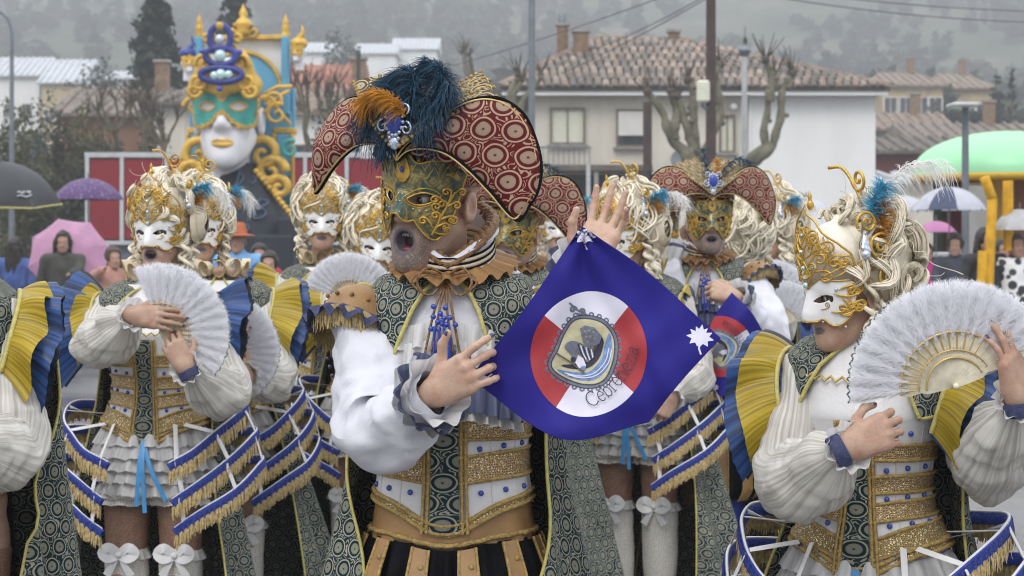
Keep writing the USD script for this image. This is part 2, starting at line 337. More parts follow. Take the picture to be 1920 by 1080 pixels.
def lace_gold(name, col, dark, scale):
    n = {'uv': ('uvmap', {'attribute': 'st'}), 'v': ('voronoi_texture', {'feature': 'distance_to_edge', 'scale': scale, 'randomness': 0.75, 'dimensions': '2D'}),
         'r': ('rgb_ramp', {'ramp': [(0.0, col * 1.15), (0.16, col), (0.24, dark), (1, dark)]}), 'w': ('white_noise_texture', {}), 'v2': ('voronoi_texture', {'scale': 520.0, 'dimensions': '2D'}),
         'sp': ('math', {'math_type': 'greater_than', 'value2': 0.90}), 'sx': ('separate_color', {}), 'mx': ('mix', {'color2': (0.95, 0.85, 0.62)}),
         'b': ('bump', {'strength': 0.7, 'distance': 0.003}), 'p': ('principled_bsdf', {'roughness': 0.36, 'metallic': 0.6})}
    l = [('uv.UV', 'v.vector'), ('v.distance', 'r.fac'), ('uv.UV', 'v2.vector'), ('v2.color', 'sx.color'), ('sx.r', 'sp.value1'), ('sp.value', 'mx.fac'), ('r.color', 'mx.color1'),
         ('mx.color', 'p.base_color'), ('v.distance', 'b.height'), ('b.normal', 'p.normal')]
    n.pop('w'); return mat(name, n, l)
lace_gold('gold_lace', A(0.36, 0.255, 0.095), A(0.17, 0.115, 0.045), 240.0)
lace_gold('gold_lace_pink', A(0.44, 0.30, 0.12), A(0.19, 0.115, 0.085), 200.0)

def pleated(name, col, var, freq, transl=0.25, rough=0.45, dark=None):
    """cloth in fine pleats that run along its second coordinate"""
    c = np.asarray(col, float); d = c * 0.55 if dark is None else np.asarray(dark, float)
    n = {'uv': ('uvmap', {'attribute': 'st'}), 'mp': ('mapping', {'scale': (freq, freq * 0.02, 1)}), 'n': ('noise_texture', {'scale': 1.0, 'detail': 2.0, 'distortion': 0.2}),
         'r': ('rgb_ramp', {'ramp': [(0.32, d), (0.62, c)]}), 'b': ('bump', {'strength': 0.55, 'distance': 0.003}), 'p': ('principled_bsdf', {'roughness': rough, 'specular_ior_level': 0.3}),
         't': ('translucent_bsdf', {}), 'mx': ('mix_closure', {'fac': transl})}
    l = [('uv.UV', 'mp.vector'), ('mp.vector', 'n.vector'), ('n.fac', 'r.fac'), ('r.color', 'p.base_color'), ('n.fac', 'b.height'), ('b.normal', 'p.normal'), ('r.color', 't.color'), ('p.BSDF', 'mx.closure1'), ('t.BSDF', 'mx.closure2')]
    return mat(name, n, l, 'mx.closure')
pleated('wing_yellow', (0.44, 0.315, 0.022), 0.2, 150.0, transl=.12, rough=.36, dark=(0.17, 0.115, 0.010))
pleated('wing_blue', (0.030, 0.085, 0.26), 0.2, 110.0, transl=.1, rough=.36, dark=(0.006, 0.010, 0.035))
pleated('wing_black', (0.022, 0.028, 0.045), 0.2, 110.0, dark=(0.006, 0.008, 0.014))
pleated('sheer_white', (0.76, 0.74, 0.69), 0.1, 160.0, transl=0.3, rough=0.6, dark=(0.46, 0.43, 0.38))
pleated('slate_ruffle', (0.13, 0.15, 0.25), 0.2, 130.0, dark=(0.06, 0.07, 0.13))
pleated('white_ruffle', (0.74, 0.73, 0.72), 0.1, 90.0, transl=0.3, rough=0.7, dark=(0.55, 0.54, 0.53))
pleated('fan_plumes', (0.86, 0.86, 0.88), 0.1, 130.0, transl=0.3, rough=0.7, dark=(0.66, 0.66, 0.70))
pleated('leather_frill', (0.34, 0.19, 0.075), 0.1, 60.0, transl=0.05, dark=(0.15, 0.075, 0.028))

plain('white_cotton', (0.60, 0.60, 0.65), 0.75, 0.03, 3, 0.15, 300)
plain('white_satin', (0.66, 0.65, 0.65), 0.38, 0.05, 12, 0.25, 90, dist=0.004)
plain('ivory_satin', (0.74, 0.69, 0.58), 0.4, 0.06, 9, 0.3, 40)
def lace_white():
    n = {'uv': ('uvmap', {'attribute': 'st'}), 'v': ('voronoi_texture', {'feature': 'distance_to_edge', 'scale': 130.0, 'dimensions': '2D'}), 'n': ('noise_texture', {'scale': 55.0, 'detail': 2.0}),
         'r': ('rgb_ramp', {'ramp': [(0, (0.80, 0.78, 0.73)), (0.18, (0.76, 0.73, 0.67)), (0.28, (0.55, 0.49, 0.42)), (1, (0.50, 0.43, 0.36))]}), 'b': ('bump', {'strength': 0.5, 'distance': 0.002}), 'p': ('principled_bsdf', {'roughness': 0.7})}
    mat('white_lace', n, [('uv.UV', 'v.vector'), ('v.distance', 'r.fac'), ('r.color', 'p.base_color'), ('v.distance', 'b.height'), ('b.normal', 'p.normal')])
lace_white()
def skin(name, base, stub=None, fish=False):
    c = np.asarray(base, float)
    n = {'tc': ('texture_coordinate', {}), 'n': ('noise_texture', {'scale': 34.0, 'detail': 6.0, 'roughness': 0.65}), 'r': ('rgb_ramp', {'ramp': [(0.3, c * A(0.92, 0.72, 0.68)), (0.5, c), (0.7, c * A(1.12, 1.18, 1.15))]}),
         'n2': ('noise_texture', {'scale': 170.0, 'detail': 5.0, 'roughness': 0.7}), 'b': ('bump', {'strength': 0.45, 'distance': 0.003}),
         'p': ('principled_bsdf', {'roughness': 0.48, 'subsurface_weight': 0.05, 'subsurface_scale': 0.008, 'subsurface_radius': (1, 0.35, 0.2), 'specular_ior_level': 0.4})}
    l = [('tc.object', 'n.vector'), ('n.fac', 'r.fac'), ('tc.object', 'n2.vector'), ('n2.fac', 'b.height'), ('b.normal', 'p.normal')]
    n.update({'al': ('attribute', {'attribute': 'lipcolour'}), 'lx': ('mix', {'color2': (0.095, 0.088, 0.115)}), 'lm': ('math', {'math_type': 'multiply', 'value2': 0.9})}); l += [('al.fac', 'lm.value1'), ('lm.value', 'lx.fac')]
    src = 'r.color'
    if stub:
        n.update({'at': ('attribute', {'attribute': 'beard'}), 'n3': ('noise_texture', {'scale': 420.0, 'detail': 2.0}), 'sr': ('rgb_ramp', {'ramp': [(0.38, (0.30, 0.27, 0.25)), (0.5, (0.055, 0.04, 0.035)), (0.64, (0.16, 0.11, 0.09))]}), 'mx': ('mix', {})})
        l += [('tc.object', 'n3.vector'), ('n3.fac', 'sr.fac'), ('at.fac', 'mx.fac'), ('r.color', 'mx.color1'), ('sr.color', 'mx.color2')]; src = 'mx.color'
    elif fish:
        n.update({'v': ('voronoi_texture', {'feature': 'distance_to_edge', 'scale': 130.0}), 'vr': ('rgb_ramp', {'ramp': [(0, (0.5, 0.42, 0.38)), (0.1, (0.55, 0.47, 0.42)), (0.2, (1, 1, 1)), (1, (1, 1, 1))]}), 'mx': ('mix', {'mix_type': 'multiply', 'fac': 0.6})})
        l += [('tc.object', 'v.vector'), ('v.distance', 'vr.fac'), ('r.color', 'mx.color1'), ('vr.color', 'mx.color2')]; src = 'mx.color'
    l += [(src, 'lx.color1'), ('lx.color', 'p.base_color')]
    return mat(name, n, l)
skin('skin_light', (0.40, 0.255, 0.185)); skin('skin_man', (0.47, 0.31, 0.23), stub=True); skin('skin_tan', (0.34, 0.205, 0.15))
skin('skin_body', (0.30, 0.18, 0.125), fish=True)
plain('wig_hair', (0.74, 0.67, 0.53), 0.5, 0.14, 26, 0.8, 90, sheen=0.0, stretch=(1, 1, 0.25), dist=0.006)
plain('wig_shade', (0.50, 0.42, 0.30), 0.6, 0.2, 26, 0.6, 90)
plain('dark_hair', (0.018, 0.012, 0.010), 0.5, 0.5, 30, 0.5, 120, stretch=(1, 1, 0.1))
plain('brown_hair', (0.05, 0.028, 0.016), 0.5, 0.5, 30, 0.5, 120, stretch=(1, 1, 0.1))
plain('mask_white', (0.76, 0.75, 0.74), 0.33, 0.04, 20, 0.1, 60, coat=0.2)
def green_mask():
    n = {'tc': ('texture_coordinate', {}), 'n': ('noise_texture', {'scale': 30.0, 'detail': 6.0, 'roughness': 0.7, 'distortion': 0.8}),
         'r': ('rgb_ramp', {'ramp': [(0.28, (0.010, 0.030, 0.034)), (0.41, (0.030, 0.075, 0.065)), (0.49, (0.12, 0.115, 0.05)), (0.57, (0.32, 0.245, 0.09)), (0.75, (0.42, 0.32, 0.13))]}),
         'n2': ('noise_texture', {'scale': 150.0, 'detail': 4.0}), 'b': ('bump', {'strength': 0.5, 'distance': 0.003}), 'p': ('principled_bsdf', {'roughness': 0.34, 'metallic': 0.35, 'coat_weight': 0.25})}
    mat('mask_green', n, [('tc.object', 'n.vector'), ('n.fac', 'r.fac'), ('r.color', 'p.base_color'), ('tc.object', 'n2.vector'), ('n2.fac', 'b.height'), ('b.normal', 'p.normal')])
green_mask()
plain('gold_paint', (0.50, 0.31, 0.06), 0.34, 0.3, 30, 0.5, 120, metal=0.55, dist=0.003)
plain('gold_pale', (0.55, 0.40, 0.16), 0.36, 0.25, 30, 0.4, 120, metal=0.5, dist=0.003)
plain('gold_thread', (0.40, 0.27, 0.09), 0.6, 0.4, 160, 0.8, 300, metal=0.2, dist=0.004)
plain('gold_fringe', (0.46, 0.34, 0.15), 0.65, 0.35, 120, 0.8, 260, dist=0.004, stretch=(1, 1, 0.1))
plain('blue_fringe', (0.02, 0.035, 0.21), 0.7, 0.4, 150, 0.8, 260, dist=0.004)
plain('navy_ruffle', (0.028, 0.035, 0.095), 0.7, 0.4, 90, 0.6, 200, dist=0.004)
plain('yellow_trim', (0.46, 0.40, 0.12), 0.5, 0.15, 60, 0.4, 200)
plain('black_velvet', (0.006, 0.006, 0.008), 0.8, 0.4, 20, 0.3, 150, spec=0.1)
plain('tan_leather', (0.30, 0.17, 0.065), 0.5, 0.2, 14, 0.4, 120, dist=0.003)
plain('brown_braid', (0.20, 0.10, 0.035), 0.5, 0.45, 120, 0.9, 150, dist=0.006)
plain('cream_satin', (0.58, 0.50, 0.37), 0.38, 0.15, 20, 0.2, 80)
plain('blue_gem', (0.02, 0.045, 0.30), 0.12, 0.4, 200, coat=0.6)
plain('silver_gem', (0.50, 0.56, 0.70), 0.15, 0.4, 160, metal=0.6, coat=0.4)
plain('pale_gem', (0.45, 0.62, 0.62), 0.15, 0.4, 160, metal=0.3, coat=0.4)
plain('pearl', (0.75, 0.68, 0.52), 0.25, 0.1, 40, coat=0.4)
plain('plume_teal', (0.008, 0.045, 0.085), 0.7, 0.4, 60, transl=0.15)
plain('plume_orange', (0.46, 0.20, 0.012), 0.7, 0.3, 60, transl=0.25)
plain('plume_sky', (0.06, 0.30, 0.45), 0.7, 0.3, 60, transl=0.3)
plain('plume_white', (0.80, 0.79, 0.77), 0.7, 0.1, 60, transl=0.35)
plain('fan_down', (0.84, 0.84, 0.87), 0.85, 0.05, 60, transl=0.3)
plain('fan_wood', (0.66, 0.60, 0.46), 0.4, 0.15, 60)
plain('nail_dark', (0.028, 0.018, 0.08), 0.15, 0.2, 30, coat=0.8)
plain('lip_blue', (0.125, 0.115, 0.165), 0.45, 0.3, 120, 0.3, 200)
plain('mouth_dark', (0.055, 0.016, 0.014), 0.4, 0.3, 60)
plain('tongue_red', (0.22, 0.06, 0.055), 0.3, 0.2, 90); plain('teeth', (0.42, 0.38, 0.32), 0.3, 0.1, 60)
plain('eye_white', (0.30, 0.28, 0.27), 0.12, 0.05, 60, coat=0.6)
plain('eye_dark', (0.015, 0.010, 0.008), 0.08, 0.3, 60, coat=0.8)
plain('eye_shadow', (0.03, 0.02, 0.018), 0.7, 0.3, 60)  # shade of the mask eye holes, put in as a dark colour
plain('blue_ribbon', (0.05, 0.24, 0.50), 0.35, 0.15, 30)
plain('royal_band', (0.02, 0.05, 0.32), 0.5, 0.25, 90, 0.5, 200)
def flag_cloth():
    n = {'tc': ('texture_coordinate', {}), 'n': ('noise_texture', {'scale': 6.0, 'detail': 3.0}), 'r': ('rgb_ramp', {'ramp': [(0.3, (0.022, 0.018, 0.20)), (0.7, (0.032, 0.027, 0.28))]}),
         'w': ('noise_texture', {'scale': 900.0, 'detail': 1.0}), 'b': ('bump', {'strength': 0.12, 'distance': 0.001}), 'p': ('principled_bsdf', {'roughness': 0.6, 'specular_ior_level': 0.15}), 't': ('translucent_bsdf', {}), 'mx': ('mix_closure', {'fac': 0.2})}
    mat('flag_blue', n, [('tc.object', 'n.vector'), ('n.fac', 'r.fac'), ('r.color', 'p.base_color'), ('tc.object', 'w.vector'), ('w.fac', 'b.height'), ('b.normal', 'p.normal'), ('r.color', 't.color'), ('p.BSDF', 'mx.closure1'), ('t.BSDF', 'mx.closure2')], 'mx.closure')
flag_cloth()
plain('print_red', (0.36, 0.028, 0.035), 0.6, 0.08, 10); plain('print_white', (0.66, 0.64, 0.74), 0.6, 0.04, 10); plain('print_grey', (0.13, 0.14, 0.19), 0.6, 0.3, 120)
plain('print_dark', (0.022, 0.022, 0.045), 0.6, 0.2, 90); plain('print_cream', (0.48, 0.44, 0.28), 0.6, 0.15, 60); plain('print_water', (0.13, 0.22, 0.42), 0.6, 0.4, 90); plain('print_brown', (0.10, 0.075, 0.06), 0.6, 0.3, 90)

# setting
def ground_mat():
    n = {'g': ('geometry', {}), 'n': ('noise_texture', {'scale': 0.35, 'detail': 5.0}), 'n2': ('noise_texture', {'scale': 60.0, 'detail': 4.0}), 'r': ('rgb_ramp', {'ramp': [(0.35, (0.075, 0.077, 0.082)), (0.65, (0.15, 0.15, 0.15))]}),
         'rr': ('rgb_ramp', {'ramp': [(0.35, (0.10, 0.10, 0.10)), (0.65, (0.42, 0.42, 0.42))]}), 'b': ('bump', {'strength': 0.3, 'distance': 0.01}), 'p': ('principled_bsdf', {'specular_ior_level': 0.6})}
    mat('wet_asphalt', n, [('g.position', 'n.vector'), ('g.position', 'n2.vector'), ('n.fac', 'r.fac'), ('r.color', 'p.base_color'), ('n.fac', 'rr.fac'), ('rr.color', 'p.roughness'), ('n2.fac', 'b.height'), ('b.normal', 'p.normal')])
ground_mat()
def hill_mat():
    n = {'g': ('geometry', {}), 'n': ('noise_texture', {'scale': 0.05, 'detail': 8.0, 'roughness': 0.65}), 'r': ('rgb_ramp', {'ramp': [(0.36, (0.030, 0.040, 0.028)), (0.5, (0.055, 0.062, 0.042)), (0.66, (0.115, 0.105, 0.08))]}), 'p': ('principled_bsdf', {'roughness': 0.95, 'specular_ior_level': 0.1})}
    mat('hill_side', n, [('g.position', 'n.vector'), ('n.fac', 'r.fac'), ('r.color', 'p.base_color')])
hill_mat()
def stucco(name, c, dirt=0.25):
    c = np.asarray(c, float)
    n = {'g': ('geometry', {}), 'mp': ('mapping', {'scale': (0.8, 0.8, 0.18)}), 'n': ('noise_texture', {'scale': 1.3, 'detail': 6.0, 'roughness': 0.6}), 'n2': ('noise_texture', {'scale': 14.0, 'detail': 3.0}),
         'r': ('rgb_ramp', {'ramp': [(0.3, c * (1 - dirt)), (0.55, c), (0.8, np.minimum(c * 1.06, 0.9))]}), 'b': ('bump', {'strength': 0.2, 'distance': 0.02}), 'p': ('principled_bsdf', {'roughness': 0.9, 'specular_ior_level': 0.2})}
    mat(name, n, [('g.position', 'mp.vector'), ('mp.vector', 'n.vector'), ('g.position', 'n2.vector'), ('n.fac', 'r.fac'), ('r.color', 'p.base_color'), ('n2.fac', 'b.height'), ('b.normal', 'p.normal')])
stucco('cream_wall', (0.62, 0.58, 0.50), 0.2); stucco('white_wall', (0.75, 0.75, 0.74), 0.07); stucco('beige_wall', (0.46, 0.36, 0.22)); stucco('brick_red_wall', (0.22, 0.12, 0.08)); stucco('grey_wall', (0.30, 0.29, 0.27)); stucco('maroon_wall', (0.13, 0.035, 0.035))
for i_, c_ in enumerate([(0.17, 0.14, 0.115), (0.25, 0.20, 0.165), (0.11, 0.095, 0.08), (0.20, 0.15, 0.115)]): plain('roof_tile_%d' % i_, c_, 0.85, 0.35, 2.5, 0.4, 20)
plain('red_tile', (0.28, 0.11, 0.07), 0.8, 0.35, 1.5, 0.3, 20); plain('slate_roof', (0.42, 0.44, 0.47), 0.45, 0.12, 1.0)
plain('window_frame', (0.16, 0.12, 0.10), 0.6, 0.2, 8); plain('blind', (0.62, 0.60, 0.57), 0.6, 0.05, 3); plain('dark_glass', (0.03, 0.035, 0.04), 0.1, 0.3, 3, coat=0.5)
plain('brick_chimney', (0.20, 0.13, 0.08), 0.9, 0.3, 6, 0.5, 30); plain('concrete', (0.26, 0.25, 0.23), 0.9, 0.2, 5, 0.3, 30)
plain('bark', (0.10, 0.085, 0.055), 0.95, 0.45, 5, 0.8, 18, dist=0.03); plain('moss_bark', (0.135, 0.125, 0.085), 0.95, 0.5, 4, 0.8, 18, dist=0.03); plain('twig', (0.07, 0.055, 0.042), 0.9, 0.3, 8)
plain('pole_wood', (0.055, 0.033, 0.028), 0.9, 0.3, 3, 0.5, 12, stretch=(1, 1, 0.1)); plain('pole_metal', (0.16, 0.18, 0.20), 0.45, 0.15, 4, metal=0.4); plain('pale_metal', (0.46, 0.47, 0.48), 0.45, 0.1, 4, metal=0.2)
plain('wire', (0.04, 0.04, 0.045), 0.6, 0.1); plain('lamp_glass', (0.62, 0.62, 0.50), 0.3, 0.05, 6)
for i_, c_ in enumerate([(0.020, 0.032, 0.024), (0.030, 0.042, 0.028), (0.045, 0.052, 0.028), (0.075, 0.075, 0.030), (0.055, 0.050, 0.032)]): plain('leaf_%d' % i_, c_, 0.75, 0.4, 2.0, transl=0.2)
plain('panel_red', (0.20, 0.006, 0.013), 0.45, 0.12, 0.8); plain('float_blue', (0.10, 0.32, 0.48), 0.45, 0.15, 2); plain('float_white', (0.74, 0.72, 0.69), 0.4, 0.04, 2); plain('float_gold', (0.60, 0.37, 0.06), 0.4, 0.3, 4, metal=0.25)
plain('float_teal', (0.035, 0.30, 0.26), 0.45, 0.2, 4); plain('float_navy', (0.02, 0.035, 0.20), 0.35, 0.3, 3); plain('float_black', (0.012, 0.016, 0.026), 0.7, 0.3, 1.5); plain('face_white', (0.70, 0.69, 0.71), 0.35, 0.03, 1)
plain('robe_paint', (0.06, 0.10, 0.17), 0.6, 0.2, 3); plain('mint', (0.30, 0.66, 0.36), 0.4, 0.1, 0.6); plain('float_yellow', (0.55, 0.33, 0.01), 0.5, 0.15, 2); plain('float_brown', (0.22, 0.07, 0.02), 0.6, 0.2, 2)
for nm, c_, r_, tl in [('umb_black', (0.022, 0.024, 0.028), 0.5, .05), ('umb_white', (0.62, 0.63, 0.70), 0.45, .4), ('umb_navy', (0.03, 0.045, 0.11), 0.5, .1), ('umb_pink', (0.58, 0.30, 0.46), 0.45, .4), ('umb_rose', (0.62, 0.25, 0.48), 0.45, .4), ('umb_clear', (0.55, 0.56, 0.57), 0.35, .4)]: plain(nm, c_, r_, 0.12, 6, transl=tl)
def dotted(name, c1, c2, scale, thr=0.28):
    n = {'tc': ('texture_coordinate', {}), 'v': ('voronoi_texture', {'scale': scale}), 'r': ('rgb_ramp', {'ramp': [(0, c2), (thr, c2), (thr + 0.05, c1), (1, c1)]}), 'p': ('principled_bsdf', {'roughness': 0.55})}
    mat(name, n, [('tc.object', 'v.vector'), ('v.distance', 'r.fac'), ('r.color', 'p.base_color')])
dotted('umb_purple', (0.07, 0.03, 0.12), (0.20, 0.12, 0.26), 22); dotted('cow_print', (0.7, 0.7, 0.7), (0.02, 0.02, 0.025), 9, 0.42)
for nm, c_ in [('cloth_blue', (0.045, 0.085, 0.26)), ('cloth_lilac', (0.25, 0.10, 0.42)), ('cloth_denim', (0.06, 0.09, 0.16)), ('cloth_dark', (0.022, 0.023, 0.028)), ('cloth_olive', (0.06, 0.06, 0.05)), ('cloth_red', (0.35, 0.02, 0.03)), ('cloth_magenta', (0.42, 0.01, 0.20)), ('cloth_rust', (0.40, 0.10, 0.03)), ('cloth_sky', (0.16, 0.36, 0.62)), ('cloth_jacket', (0.035, 0.040, 0.060)), ('cloth_pink', (0.42, 0.22, 0.17)), ('foam_yellow', (0.62, 0.33, 0.01)), ('shoe', (0.02, 0.02, 0.02)), ('cloth_brown', (0.14, 0.09, 0.06))]: plain(nm, c_, 0.75, 0.25, 8, 0.3, 60)
# ---------------------------------------------------------------- heads and hands (head space: origin between the ears at eye height, face towards -y, its left ear at +x)
def head_sdf(p, mouth=0.0, neck=True, man=True):
    j = 0.020 * mouth
    d = el(p, (0, .020, .040), (.076, .097, .088))
    d = smin(d, el(p, (0, -.028, -.042 - j * .3), (.060 if man else .056, .066, .086)), .03)
    for s in (-1, 1):
        d = smin(d, rc(p, (s * .054, .008, -.055), (s * .018, -.070, -.104 - j), .018 if man else .014, .019 if man else .015), .035)
        d = smin(d, el(p, (s * .041, -.064, -.030), (.019, .018, .018)), .025)
        d = smin(d, rc(p, (s * .012, -.090, .019), (s * .045, -.074, .021), .010, .009), .02)
        d = smin(d, el(p, (s * .0125, -.100, -.040), (.010, .012, .008)), .008)
        e = smax(el(p, (s * .080, .012, -.016), (.010, .021, .033)), -el(p, (s * .089, .007, -.014), (.009, .012, .020)), .006)
        d = smin(d, e, .008)
        d = smax(d, -el(p, (s * .032, -.104, .000), (.019, .020, .012)), .012)
    d = smin(d, rc(p, (0, -.090, .010), (0, -.114, -.034), .0085, .012), .016)
    d = smin(d, el(p, (0, -.073, -.072 - j * .4), (.038, .024, .030)), .024)
    d = smin(d, el(p, (0, -.082, -.108 - j), (.020, .017, .017)), .022)
    if mouth: d = smax(d, -el(p, (0, -.104, -.076 - j * .45), (.0225, .040, .005 + .0165 * mouth)), .007)
    else: d = smax(d, -rc(p, (-.024, -.104, -.075), (.024, -.104, -.075), .006, .006), .010)
    if mouth:
        zc, a_, b_ = -.076 - j * .45, .0235, .007 + .0165 * mouth; q = np.sqrt((p[:, 0] / a_) ** 2 + ((p[:, 2] - zc) / b_) ** 2); d = smin(d, np.hypot((q - 1) * b_, p[:, 1] + .0985 - .35 * np.abs(p[:, 0])) - .0040, .005)
    else:
        for z_, r_ in ((-.0705, .0042), (-.0805, .0052)):
            d = smin(d, np.minimum(rc(p, (0, -.0985, z_), (-.017, -.0925, -.0755), r_, .002), rc(p, (0, -.0985, z_), (.017, -.0925, -.0755), r_, .002)), .007)
    if neck: d = smin(d, rc(p, (0, .028, -.085), (0, .040, -.215), .058 if man else .048, .064 if man else .052), .03)
    return d
_heads = {}
def head_mesh(mouth, man):
    k = (mouth, man)
    if k not in _heads:
        _heads[k] = nets(lambda p: head_sdf(p, mouth, True, man), (-.11, -.15, -.235), (.11, .14, .15), .0042)
    return _heads[k]
def lips(mouth, man):
    j = 0.020 * mouth; f = lambda u, v: head_hit(u, v, mouth, man)
    w, hh = (.0215, .006 + .0135 * mouth) if mouth else (.025, .0045)
    zc = -.076 - j * .45 if mouth else -.0755
    t = np.linspace(0, 2 * np.pi, 28, endpoint=False)
    pl = np.stack([w * np.cos(t), zc + (hh + .0015) * np.sin(t) - (0.0025 * np.exp(-(np.cos(t) / .25) ** 2) * (np.sin(t) > 0))], 1)
    P = f(pl[:, 0], pl[:, 1]); r = .0022 + .0026 * np.maximum(0, -np.sin(t)) + .0012 * np.abs(np.sin(t)); 
    P[:, 1] += .001
    return tube(P, r, 7, True)
def head_hit(u, v, mouth=0.0, man=True):
    """front surface of the face at x = u, z = v"""
    n = 90; ys = np.linspace(-.15, 0.02, n); P = np.stack(np.broadcast_arrays(u[:, None], ys[None], v[:, None]), -1)
    d = el(P.reshape(-1, 3), (0, -.03, -.06), (.058, .067, .09)) if False else head_sdf(P.reshape(-1, 3), 0.0, False, man)
    if mouth: d = head_sdf(P.reshape(-1, 3) + A(0, 0, 0.008 * mouth) * (P.reshape(-1, 3)[:, 2:] < -.07), 0.0, False, man)
    d = d.reshape(len(u), n); k = np.argmax(d < 0.0, axis=1); k = np.maximum(k, 1); i = np.arange(len(u))
    a, b = d[i, k - 1], d[i, k]; t = np.where(a > b, a / (a - b + 1e-12), 0); y = ys[k - 1] + (ys[k] - ys[k - 1]) * np.clip(t, 0, 1)
    return np.stack([u, y, v], 1)
def eyes():
    return [(ball((s * .032, -.082, .0), .0125, 2), ball((s * .031 - .002, -.0925, -.002), (.0068, .004, .0068), 1)) for s in (-1, 1)]

FING = [(.026, .090, 0.0), (.006, .096, .002), (-.0155, .092, .001), (-.034, .082, -.002)]     # knuckles: index .. little (thumb side is +x)
FLEN = [(.041, .025, .020), (.045, .028, .021), (.042, .026, .021), (.033, .019, .018)]
def hand_mesh(curl, spread=(6, 1, -5, -11), thumb=((.75, .62, -.25), (.25, .95, -.1)), size=1.0, nail=None):
    """hand space: wrist at the origin, knuckles towards +y, back of the hand +z, thumb at +x; curl per finger in degrees at the three joints"""
    bones, tips = [], []
    for k in range(4):
        b = A(*FING[k]); a = math.radians(spread[k]); th = 0.0; c = curl[k] if np.ndim(curl[k]) else (curl[k], curl[k] * 1.1, curl[k] * .7)
        r = (.0088, .0080, .0073, .0066) if k < 3 else (.0076, .0070, .0063, .0057)
        ch = []
        for q in range(3):
            th += math.radians(c[q]); dr = A(math.sin(a) * math.cos(th), math.cos(a) * math.cos(th), -math.sin(th))
            e = b + dr * FLEN[k][q]; ch.append((b, e, r[q], r[q + 1])); b = e
        bones.append(ch); up = A(math.sin(a) * math.sin(th), math.cos(a) * math.sin(th), math.cos(th)); tips.append((b, dr, up, r[3]))
    t0 = A(.022, .022, -.008); t1 = t0 + unit(A(.72, .70, -.22)) * .036; t2 = t1 + unit(A(*thumb[0])) * .034; t3 = t2 + unit(A(*thumb[1])) * .026
    tb = [(t0, t1, .0150, .0110), (t1, t2, .0105, .0092), (t2, t3, .0092, .0075)]
    td = unit(A(*thumb[1])); tips.append((t3, td, unit(np.cross(td, np.cross(A(.3, 0, 1), td))), .0075))
    def fn(p):
        d = rc(p, (0, -.012, 0), (0, .012, 0), .0225, .0225); d = np.minimum(d, 1)
        d = smin(np.linalg.norm(p * A(1, 1, 1.25), axis=1) - .024, d, .02)
        for k in range(4):
            b = A(*FING[k]); d = smin(d, rc(p, (b[0] * .45, .010, .000), b - A(0, .004, .0015), .0165, .0120), .014)
        d = smin(d, rc(p, (.022, .030, -.008), (.024, .07, -.007), .014, .011), .015)
        d = smin(d, rc(p, (-.024, .025, -.008), (-.028, .07, -.008), .014, .010), .015)
        for ch in bones + [tb]:
            f = None
            for (a, b, r0, r1) in ch:
                g = rc(p, a, b, r0, r1); f = g if f is None else smin(f, g, .005)
            d = smin(d, f, .008)
        return d
    ends = np.array([q for ch in bones + [tb] for (a, b, _, _) in ch for q in (a, b)] + [A(0, -.03, 0), A(.03, 0, .03), A(-.045, 0, -.03)])
    m = nets(fn, ends.min(0) - .022, ends.max(0) + .022, .0034)
    nl = []
    for (e, dr, up, r) in tips:
        f = frame(e - dr * .002 + up * r * .80, dr, up); nl.append(xf(ball((0, 0, 0), (.0050, .0075, .0018), 1), f))
    return scl(m, size), scl(cat(nl), size)
_hands = {}
def hand(kind, left, size=1.0):
    """left: the figure's left hand (thumb on the other side)"""
    P = {'fan': dict(curl=[(42, 55, 25), (46, 58, 28), (50, 60, 30), (54, 62, 30)], thumb=((.45, .80, -.45), (-.1, .9, -.45))),
         'flat': dict(curl=[(12, 14, 8), (10, 14, 8), (12, 15, 8), (16, 18, 10)], spread=(3, 0, -3, -7), thumb=((.45, .85, -.35), (.2, .95, -.3))),
         'open': dict(curl=[(6, 12, 8), (4, 10, 8), (8, 14, 8), (28, 30, 16)], spread=(9, 2, -7, -18), thumb=((.20, .80, -.62), (-.10, .88, -.52))),
         'pinch': dict(curl=[(16, 34, 20), (40, 46, 24), (46, 54, 26), (30, 40, 20)], spread=(8, 1, -4, -12), thumb=((.70, .62, .10), (.45, .88, .0))),
         'fist': dict(curl=[(60, 80, 45), (64, 84, 45), (66, 84, 45), (68, 84, 45)], thumb=((.3, .75, -.6), (-.7, .6, -.5)))}[kind]
    if kind not in _hands: _hands[kind] = hand_mesh(**P)
    a, b = _hands[kind]; a, b = scl(a, size), scl(b, size)
    return (a, b) if left else (mirx(a), mirx(b))     # as built (thumb at +x, seen from the back) it is a left hand
